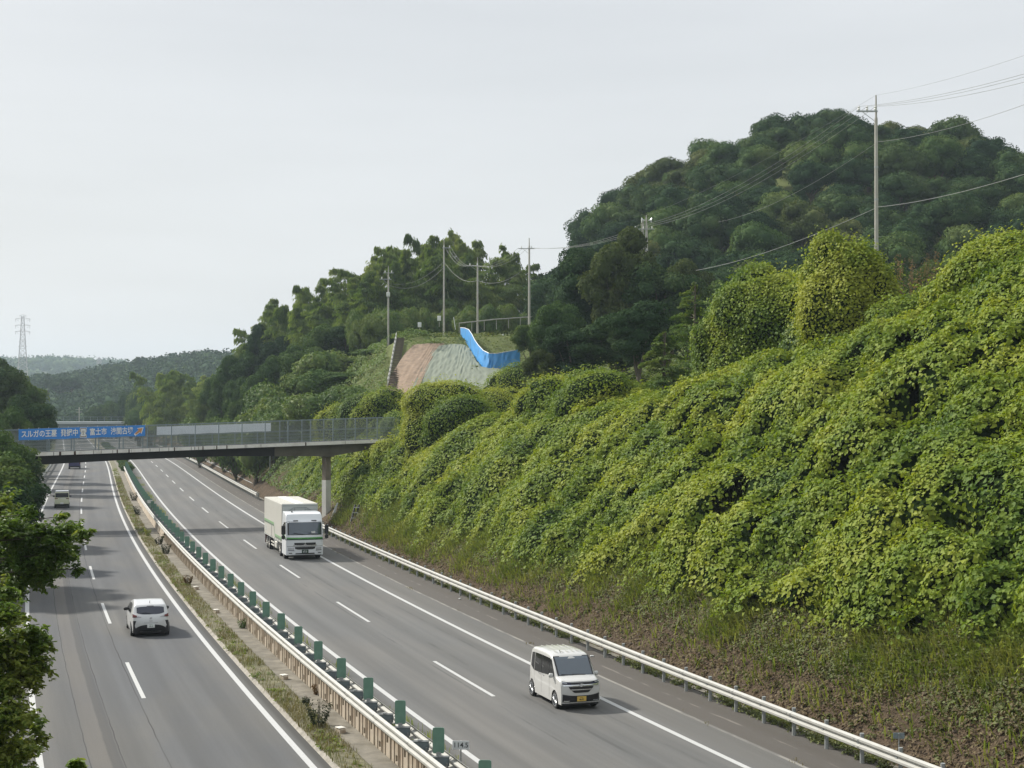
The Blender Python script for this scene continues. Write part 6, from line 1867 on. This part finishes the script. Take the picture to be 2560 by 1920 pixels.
plate(VAN, 0, 1.722, .40, .33, .165, YEL, INK, ('46-01', '富士山'), 1, .085)
mb = MB(); mb.tube([(-.07, 1.715, .875), (.06, 1.715, .90), (-.06, 1.715, .835), (.07, 1.715, .855)], .012, 4); mb.prism([(0, .915), (.075, .875), (.02, .86), (.075, .835), (0, .80), (-.075, .84), (-.02, .855), (-.075, .88)], 1.706, 1.716, 0, 'y'); mb.build('badge', CHROME, VAN)
for x in (-.40, -.2, 0, .2, .40):
    mb = MB(); mb.box((x, -.45, 1.797), (.03, 1.7, .008)); mb.build('roof_rib', PAINT_P, VAN)
mb = MB(); mb.tube([(-.35, 1.17, 1.12), (.12, 1.15, 1.145)], .012, 4); mb.tube([(.1, 1.17, 1.12), (.52, 1.13, 1.15)], .012, 4); mb.build('wiper', BLK, VAN)
mb = MB(); mb.tube([(.3, .42, 1.77), (.3, .35, 1.86)], .012, 5); mb.build('aerial', BLK, VAN)
mb = MB(); mb.bbox((-.52, 1.03, 1.20), (.05, .02, .05), .01); mb.build('sticker', WHITE, VAN)
for x in (-.66, .66):
    for y in (1.06, -1.40): wheel(VAN, x, y, .285, .155, 8, rr=.76)

# ---- white hatchback seen from behind
HB = empty('white_hatchback', rp(75.4, -10.35), rang(73), 'white hatchback with black lower bumper driving away in the left carriageway', 'car')
path = [(1.95, .25), (2.02, .40), (2.02, .60), (1.9, .75), (1.1, .93), (.35, 1.40), (.0, 1.475), (-.5, 1.50), (-1.1, 1.455), (-1.50, 1.37), (-1.56, 1.30), (-1.82, 1.00), (-1.92, .92), (-1.99, .72), (-2.02, .52), (-1.99, .30), (-1.93, .22)]
b = Body(4.06, 1.695, path, .20, (1.25, -1.32), .30, .05, .12, .24, .90, .20, .22, .10)
b.build(PAINT_W, HB)
b.face('rear_window', -1, -.60, .60, lambda x: .985 + .06 * (x / .6) ** 4, lambda x: 1.305 - .04 * (x / .6) ** 4, GLASS_S, HB, .014, 14, 6)
b.face('high_brake_light', -1, -.15, .15, 1.312, 1.335, BLK, HB, .014, 4, 2)
b.face('tail_light', -1, -.79, -.42, lambda x: .87 - .03 * (abs(x) - .42), lambda x: .885 + .33 * (abs(x) - .42), RED, HB, .016, 8, 4)
b.face('tail_light', -1, .42, .79, lambda x: .87 - .03 * (abs(x) - .42), lambda x: .885 + .33 * (abs(x) - .42), RED, HB, .016, 8, 4)
b.face('lamp_clear', -1, -.60, -.44, lambda x: .872, lambda x: .88 + .28 * (abs(x) - .42), LAMP, HB, .024, 4, 3)
b.face('lamp_clear', -1, .44, .60, lambda x: .872, lambda x: .88 + .28 * (abs(x) - .42), LAMP, HB, .024, 4, 3)
b.face('rear_diffuser', -1, -.80, .80, .235, lambda x: .55 - .30 * max(0, (abs(x) / .80)) ** 3.2, BLK, HB, .016, 20, 4)
b.face('hatch_crease', -1, -.30, .30, .625, .64, simple('seam_grey', (.25, .26, .27), .5), HB, .010, 8, 1)
b.face('hatch_handle', -1, -.07, .07, .70, .715, BLK, HB, .014, 3, 1)
b.side('side_window', [[(.95, .98), (.35, 1.33), (-.15, 1.37), (-.15, .97)], [(-.20, .97), (-.20, 1.37), (-.75, 1.34), (-1.18, 1.08), (-1.05, .99)]], GLASS, HB)
b.side('sill_trim', [[(.85, .22), (.85, .28), (-.9, .28), (-.9, .22)]], BLK, HB, .01)
for x in (-.80, .80): mirror(HB, x, .62, .98, BLK, .22, .14)
plate(HB, 0, -2.045, .50, .33, .165, WHITE, GREEN, ('19-13', '静岡 500'), -1, .085)
mb = MB(); mb.lathe([(0, .055), (.01, .055)], 14); mb.v = [(b_ , -1.985 - a_, .84 + c_ * .7) for a_, b_, c_ in mb.v]; mb.build('badge', CHROME, HB)
mb = MB(); mb.tube([(0, -1.3, 1.43), (0, -1.36, 1.55)], .012, 5); mb.build('aerial', BLK, HB)
mb = MB(); mb.tube([(.0, -1.86, 1.03), (-.22, -1.80, 1.07), (-.40, -1.80, 1.05)], .012, 4); mb.build('wiper', BLK, HB)
for x in (-.76, .76):
    for y in (1.25, -1.32): wheel(HB, x, y, .30, .18, 5)

# ---- cream kei car seen from behind
KC = empty('cream_kei_car', rp(164.6, -13.75), rang(164), 'small cream box shaped car with white roof under the overhanging branch tip', 'car')
path = [(1.6, .25), (1.68, .5), (1.66, .85), (1.5, .98), (1.0, 1.08), (.55, 1.58), (.3, 1.66), (0, 1.68), (-1.2, 1.67), (-1.52, 1.60), (-1.60, 1.40), (-1.66, 1.05), (-1.695, .7), (-1.69, .35), (-1.62, .25)]
b = Body(3.395, 1.475, path, .22, (1.1, -1.35), .28, .05, .09, .13, .95, .08, .05, .05)
b.build(PAINT_C, KC)
b.face('rear_window', -1, -.63, .63, 1.08, 1.52, GLASS, KC, .014, 12, 5)
b.side('side_window', [[(.9, 1.05), (.5, 1.5), (-1.5, 1.5), (-1.55, 1.05)]], GLASS, KC)
mb = MB(); mb.bbox((0, -.5, 1.685), (1.30, 2.05, .05), .02); mb.build('roof', PAINT_W, KC)
for a_, c_ in ((-.68, -.40), (.40, .68)): b.face('tail_light', -1, a_, c_, .93, 1.0, RED, KC, .016, 4, 2)
b.face('rear_bumper', -1, -.68, .68, .26, .42, BLK, KC, .014, 10, 2); b.face('garnish', -1, -.28, .28, .95, .985, CHROME, KC, .016, 5, 1)
plate(KC, 0, -1.715, .50, .33, .165, WHITE, GREEN, None, -1)
for x in (-.74, .74): mirror(KC, x, .85, 1.08, BLK, .18, .15)
for x in (-.66, .66):
    for y in (1.1, -1.35): wheel(KC, x, y, .28, .155, 6)

# ---- navy van mostly hidden under the bridge
NC = empty('navy_van', rp(264, -13.6), rang(264), 'dark navy van almost hidden behind the footbridge girder', 'van')
path = [(2.1, .35), (2.2, .6), (2.2, 1.0), (2.0, 1.15), (1.6, 1.75), (1.3, 1.9), (.5, 1.95), (-1.9, 1.95), (-2.12, 1.85), (-2.2, 1.1), (-2.2, .45), (-2.15, .32)]
b = Body(4.4, 1.9, path, .30, (1.4, -1.3), .34, .06, .1, .10, 1.0, .1, .05, .03)
b.build(PAINT_B, NC)
b.face('rear_window', -1, -.78, .78, 1.15, 1.75, GLASS, NC, .014, 8, 4); b.face('rear_bumper', -1, -.9, .9, .33, .52, BLK, NC, .02, 8, 2)
for a_, c_ in ((-.92, -.78), (.78, .92)): b.face('tail_light', -1, a_, c_, .8, 1.2, RED, NC, .016, 3, 3)
for x in (-.85, .85):
    for y in (1.4, -1.3): wheel(NC, x, y, .34, .2, 6)

# ---- white box truck
TK = empty('box_truck', rp(110.4, 2.1), rang(110) + math.pi, 'white box truck with green stripes approaching beside the bridge pier', 'truck')
CREAM = simple('box_cream', (.52, .51, .47), .45, 0, .03, .8, coat=.1); WHT = simple('cab_white', (.72, .75, .78), .3, 0, .02, 2, coat=.5)
G1 = simple('stripe_light_green', (.22, .38, .20), .5); G2 = simple('stripe_grey_green', (.13, .18, .13), .5); G3 = simple('stripe_vivid_green', (.10, .36, .08), .4); G4 = simple('stripe_dark_green', (.02, .07, .04), .4)
F0 = 5.55           # cab front (y)
path = [(F0 - .10, .30), (F0 - .02, .34), (F0, .55), (F0, 1.55), (F0 - .08, 1.75), (F0 - .28, 2.52), (F0 - .42, 2.66), (F0 - .62, 3.02), (F0 - .95, 3.13), (F0 - 2.1, 3.16), (F0 - 2.18, 3.05), (F0 - 2.2, 1.0), (F0 - 2.2, .7)]
class Cab(Body):
    def bul(s, y, x):
        u = (y - (F0 - .5)) / .5; k = max(0, min(1, u)); return -s.bf * k * min(1.15, abs(x) / s.W) ** 3.2
    def zl(s, y):
        z = s.zsill
        if abs(y - (F0 - 1.42)) < .58: z = max(z, .50 + math.sqrt(max(0, .58 ** 2 - (y - (F0 - 1.42)) ** 2)))
        return z
cab = Cab(2.2, 2.49, path, .32, (), .5, .08, .10, .035, 1.7, .22, 0, 0)
cab.plan = 0
cab.build(WHT, TK, 'cab')
for o in list(TK.children):
    if o.name.startswith('underbody'): bpy.data.objects.remove(o)
cab.L = 40
mb = MB(); mb.box((0, F0 - 1.2, .75), (2.2, 1.9, .7)); mb.build('underbody', BLK, TK)
cab.face('windshield_surround', 1, -1.15, 1.15, 1.66, 2.56, BLK, TK, .008, 16, 6)
cab.face('windshield', 1, -1.06, 1.06, 1.70, 2.50, GLASS_B, TK, .018, 16, 6)
for sg in (1, -1):
    cab.side('side_window', [[(F0 - .36, 1.72), (F0 - .62, 2.48), (F0 - 1.35, 2.48), (F0 - 1.35, 1.72)]], GLASS, TK, .014, sg)
cab.face('stripe', 1, -1.21, 1.21, 1.415, 1.50, G3, TK, .012, 16, 2); cab.face('stripe', 1, -1.21, 1.21, 1.335, 1.41, G4, TK, .012, 16, 2)
cab.side('stripe', [[(F0 - .25, 1.42), (F0 - .25, 1.50), (F0 - 2.1, 1.78), (F0 - 2.1, 1.68)]], G3, TK, .012); cab.side('stripe', [[(F0 - .25, 1.335), (F0 - .25, 1.41), (F0 - 2.1, 1.67), (F0 - 2.1, 1.56)]], G4, TK, .012)
cab.face('upper_grille', 1, -.72, .72, lambda x: .985 + .12 * max(0, abs(x) - .5), 1.15, BLK, TK, .014, 14, 3)
cab.face('grille_frame', 1, -.80, .80, lambda x: .93 + .12 * max(0, abs(x) - .5), lambda x: .975 + .12 * max(0, abs(x) - .5), CHROME, TK, .014, 14, 1)
cab.face('lower_grille', 1, -.68, .68, lambda x: .70 + .3 * max(0, abs(x) - .5), .87, BLK, TK, .014, 14, 3)
cab.face('panel_seam', 1, -1.2, 1.2, .895, .915, BLK, TK, .010, 16, 1)
cab.face('bumper_slot', 1, -.64, .64, .385, .46, BLK, TK, .014, 10, 2)
for a_, c_ in ((-1.12, -.74), (.74, 1.12)):
    cab.face('headlight', 1, a_, c_, lambda x: .60 + .05 * abs(x), lambda x: .76 + .06 * abs(x), LAMP, TK, .016, 6, 3)
    cab.face('headlight_rim', 1, a_ - .02, c_ + .02, lambda x: .57 + .05 * abs(x), lambda x: .60 + .05 * abs(x), DARKBLUE, TK, .018, 6, 1)
for x in (-1, 1):
    mb = MB(); mb.bbox((x * .98, F0 + .005, .47), (.22, .03, .05), .01); mb.build('fog_light', BLK, TK)
plate(TK, 0, F0 + .03, .58, .44, .22, simple('plate_dark_green', (.015, .05, .03), .5), WHITE, ('83-23', '静岡 100'), 1, .13)
mb = MB()
for k in range(3):
    a = R(90 + 120 * k); ux, uz = math.cos(a), math.sin(a); px_, pz_ = -uz, ux; r0 = .11
    mb.prism([(0, 1.06), (ux * r0 * .55 + px_ * .032, 1.06 + uz * r0 * .55 + pz_ * .032), (ux * r0, 1.06 + uz * r0), (ux * r0 * .55 - px_ * .032, 1.06 + uz * r0 * .55 - pz_ * .032)], F0 + .018, F0 + .026, 0, 'y')
mb.build('badge', CHROME, TK)
for sg in (-1, 1):
    mb = MB(); mb.bbox((sg * 1.46, F0 - .05, 2.02), (.26, .14, .62), .04); mb.bbox((sg * 1.46, F0 - .05, 1.55), (.24, .12, .26), .04)
    mb.tube([(sg * 1.2, F0 - .25, 2.55), (sg * 1.46, F0 - .05, 2.42), (sg * 1.46, F0 - .05, 1.4), (sg * 1.22, F0 - .2, 1.35)], .025, 6); mb.build('mirror', BLK, TK)
for x in (-.62, .62): mb = MB(); mb.bbox((x, F0 - .16, 2.62), (.35, .1, .07), .02); mb.build('visor_lamp', BLK, TK)
mb = MB(); mb.tube([(-.9, F0 + .0, 1.72), (-.2, F0 - .02, 1.82)], .014, 4); mb.tube([(.1, F0 + .0, 1.72), (.8, F0 - .02, 1.82)], .014, 4); mb.build('wiper', BLK, TK)
mb = MB(); mb.box((-.55, F0 - .02, 1.83), (.26, .01, .16)); mb.v = [(x, y - .02 * (z - 1.7), z) for x, y, z in mb.v]; mb.build('dashboard_card', WHITE, TK)
mb = MB(); mb.bbox((.75, F0 - 1.0, 3.18), (.10, .12, .08), .02); mb.build('roof_marker', BLK, TK)
# cargo box
bx0, bx1, bz0, bz1, bw_ = F0 - 2.35, F0 - 2.35 - 9.0, .95, 3.62, 1.245
mb = MB(); mb.bbox((0, (bx0 + bx1) / 2, (bz0 + bz1) / 2), (bw_ * 2, 9.0, bz1 - bz0), .03); mb.build('cargo_box', CREAM, TK)
GREY = simple('box_front_grey', (.40, .42, .41), .5, 0, .05, 2)
mb = MB(); mb.box((0, bx0 + .012, 2.6), (2.40, .02, 1.98)); mb.build('front_panel', GREY, TK)
mb = MB()
for pts in ([(-1.15, 2.95), (-.42, 3.40), (.42, 3.40), (1.15, 2.95), (1.15, 2.90), (.40, 3.34), (-.40, 3.34), (-1.15, 2.90)],): mb.prism(pts, bx0 + .024, bx0 + .06, 0, 'y')
for x in (-.36, .36): mb.box((x, bx0 + .03, 2.95), (.05, .04, .82))
mb.box((0, bx0 + .03, 3.50), (2.3, .05, .04)); mb.build('front_frame', simple('frame_grey', (.25, .27, .27), .5), TK)
mb = MB(); mb.box((0, (bx0 + bx1) / 2, bz1 + .012), (.62, 8.8, .012)); mb.build('roof_strip', simple('roof_white', (.78, .79, .77), .5), TK)
mb = MB(); mb.box((-.78, (bx0 + bx1) / 2, bz1 + .006), (.90, 8.9, .006)); mb.box((.78, (bx0 + bx1) / 2, bz1 + .006), (.90, 8.9, .006)); mb.build('roof_panel', simple('roof_greige', (.47, .46, .41), .6), TK)
for sg in (-1, 1):
    mb = MB()
    for dzz, mi, hh in ((0, 0, .13), (-.14, 1, .12)):
        pr_ = [(bx0 - .02, 1.36 + dzz), (bx0 - 3.3, 1.36 + dzz), (bx0 - 3.85, 2.10 + dzz), (bx1 + .05, 2.10 + dzz)]
        for (ya, za_), (yb, zb_) in zip(pr_, pr_[1:]):
            x_ = sg * (bw_ + .006)
            mb.add([(x_, ya, za_), (x_, yb, zb_), (x_, yb, zb_ - hh), (x_, ya, za_ - hh)], [(0, 1, 2, 3)], mi)
    mb.build('side_stripe', [G1, G2], TK)
    mb = MB()
    for k in range(9): mb.box((sg * (bw_ + .008), bx0 - .5 - k * 1.0, 1.02), (.02, .06, .14))
    mb.box((sg * (bw_ + .01), bx0 - 5.0, 1.45), (.02, .05, .95)); mb.build('latch', simple('latch_grey', (.3, .3, .29), .5), TK)
    mb = MB(); mb.box((sg * (bw_ + .004), (bx0 + bx1) / 2, .98), (.012, 8.95, .05)); mb.build('side_rail', GREY, TK)
    mb = MB(); mb.box((sg * (bw_ + .005), bx1 + .95, 1.45), (.006, .85, .38)); mb.build('side_notice', simple('notice_grey', (.45, .46, .44), .6, 0, .4, 14), TK)
    mb = MB(); mb.box((sg * 1.12, -2.3, .62), (.05, 2.2, .09)); mb.box((sg * 1.12, -2.3, .40), (.05, 2.2, .09)); mb.bbox((sg * 1.02, .15, .60), (.42, .9, .5), .06); mb.build('side_guard', simple('tank_white', (.62, .61, .56), .4, .1), TK)
mb = MB(); mb.box((0, (F0 + bx1) / 2 - .8, .82), (1.0, 10.2, .24)); mb.build('chassis', BLK, TK)
mb = MB(); mb.box((1.0, bx1 + .35, .62), (.45, .03, .6)); mb.box((-1.0, bx1 + .35, .62), (.45, .03, .6)); mb.build('mud_flap', simple('mudflap_rust', (.10, .03, .02), .8), TK)
TRIM = simple('truck_rim', (.42, .41, .38), .5, .3)
for y in (F0 - 1.42, F0 - 3.3, bx1 + 2.5, bx1 + 1.35):
    for x in (-1.08, 1.08): wheel(TK, x, y, .42 if y < 0 else .47, .30, 8, rimc=TRIM, rr=.6)
for o in bpy.data.objects:
    if o.parent is None and o.type == 'EMPTY' and len(o.children) == 0: bpy.data.objects.remove(o)

# ------------------------------------------------------------------ labels that single out each of the repeats
ORD = 'first second third fourth fifth sixth seventh eighth ninth tenth eleventh twelfth thirteenth fourteenth fifteenth sixteenth seventeenth eighteenth nineteenth twentieth'.split()
def proj(o):
    p = o.location; cz = {'bamboo': 11, 'tree': 6, 'shrub': 2}.get(o.get('category'), 4) * o.scale[2]
    v = Vector((p.x, p.y, p.z + cz - HC)); c, s = math.cos(PITCH), math.sin(PITCH)
    f = v.y * c + v.z * s; u = -v.y * s + v.z * c
    return CX + v.x / f * FPX, CY - u / f * FPX
def relabel(group, what, zones, rows):
    """zones: (px limit, phrase); rows: phrases from top to bottom"""
    L = [(proj(o), o) for o in SC.objects if o.get('group') == group and o.parent is None]
    prev = -1e9
    for lim, phrase in zones:
        Z = sorted([q for q in L if prev <= q[0][0] < lim], key=lambda q: q[0][1]); prev = lim
        if not Z: continue
        nrow = min(len(rows), max(1, math.ceil(len(Z) / 20)))
        if len(Z) > 8: nrow = max(nrow, min(len(rows), 2))
        per = math.ceil(len(Z) / nrow)
        for r in range(nrow):
            row = sorted(Z[r * per:(r + 1) * per], key=lambda q: q[0][0])
            rn = (', ' + rows[int(r * (len(rows) - 1) / max(1, nrow - 1))]) if nrow > 1 else ''
            for i, (_, o) in enumerate(row):
                o['label'] = ('only ' if len(row) == 1 else ORD[min(i, 19)] + ' ') + what + rn + ' ' + phrase
HT = ['top row', 'upper row', 'middle row', 'lower row', 'lowest row']
relabel('trees of the wooded hill', 'hill tree from left', [(1500, 'left of the loudspeaker pole'), (1700, 'just right of the loudspeaker pole'), (1900, 'above the wide vine mound'), (2190, 'left of the tall concrete pole'), (2380, 'right of the tall concrete pole'), (9999, 'at the right edge')], HT)
relabel('feathery bamboo stems of the hillside grove', 'bamboo from left', [(760, 'at the low left end of the grove'), (900, 'left of the transformer pole'), (971, 'just left of the transformer pole'), (1110, 'between transformer pole and tallest pole'), (1194, 'right of the tallest pole'), (9999, 'right of the blue sheet pole')], ['taller back row', 'lower front row'])
relabel('bamboo of the far clump', 'bamboo from left', [(9999, 'in the pale clump beyond the footbridge')], ['upper row', 'lower row'])
relabel('bushy trees behind the footbridge', 'rounded tree from left', [(680, 'on the bank above the white banner'), (800, 'between white banner and bridge pier'), (9999, 'on the bank left of the hillside steps')], ['upper row', 'lower row'])
relabel('far trees right of the valley', 'distant tree from left', [(380, 'above the arrow end of the blue banner'), (560, 'above the gap between the banners'), (9999, 'above the white banner')], ['upper row', 'lower row'])
relabel('shrubs at the foot of the bamboo', 'shrub from left', [(1000, 'beside the top of the hillside steps'), (1110, 'left of the tallest pole'), (1200, 'between tallest pole and blue sheet pole'), (9999, 'right of the blue sheet pole')], ['upper row', 'lower row'])
relabel('trees on the distant ridge line', 'hazy tree from the left', [(9999, 'standing out on the distant ridge line')], ['the row'])
relabel('trees lining the left bank', 'bank tree from the left', [(9999, 'along the left edge of the road')], ['the row'])
relabel('bushes along the far median', 'clipped bush from the left', [(9999, 'in the median beyond the green plates')], ['the farther run', 'the nearer run'])
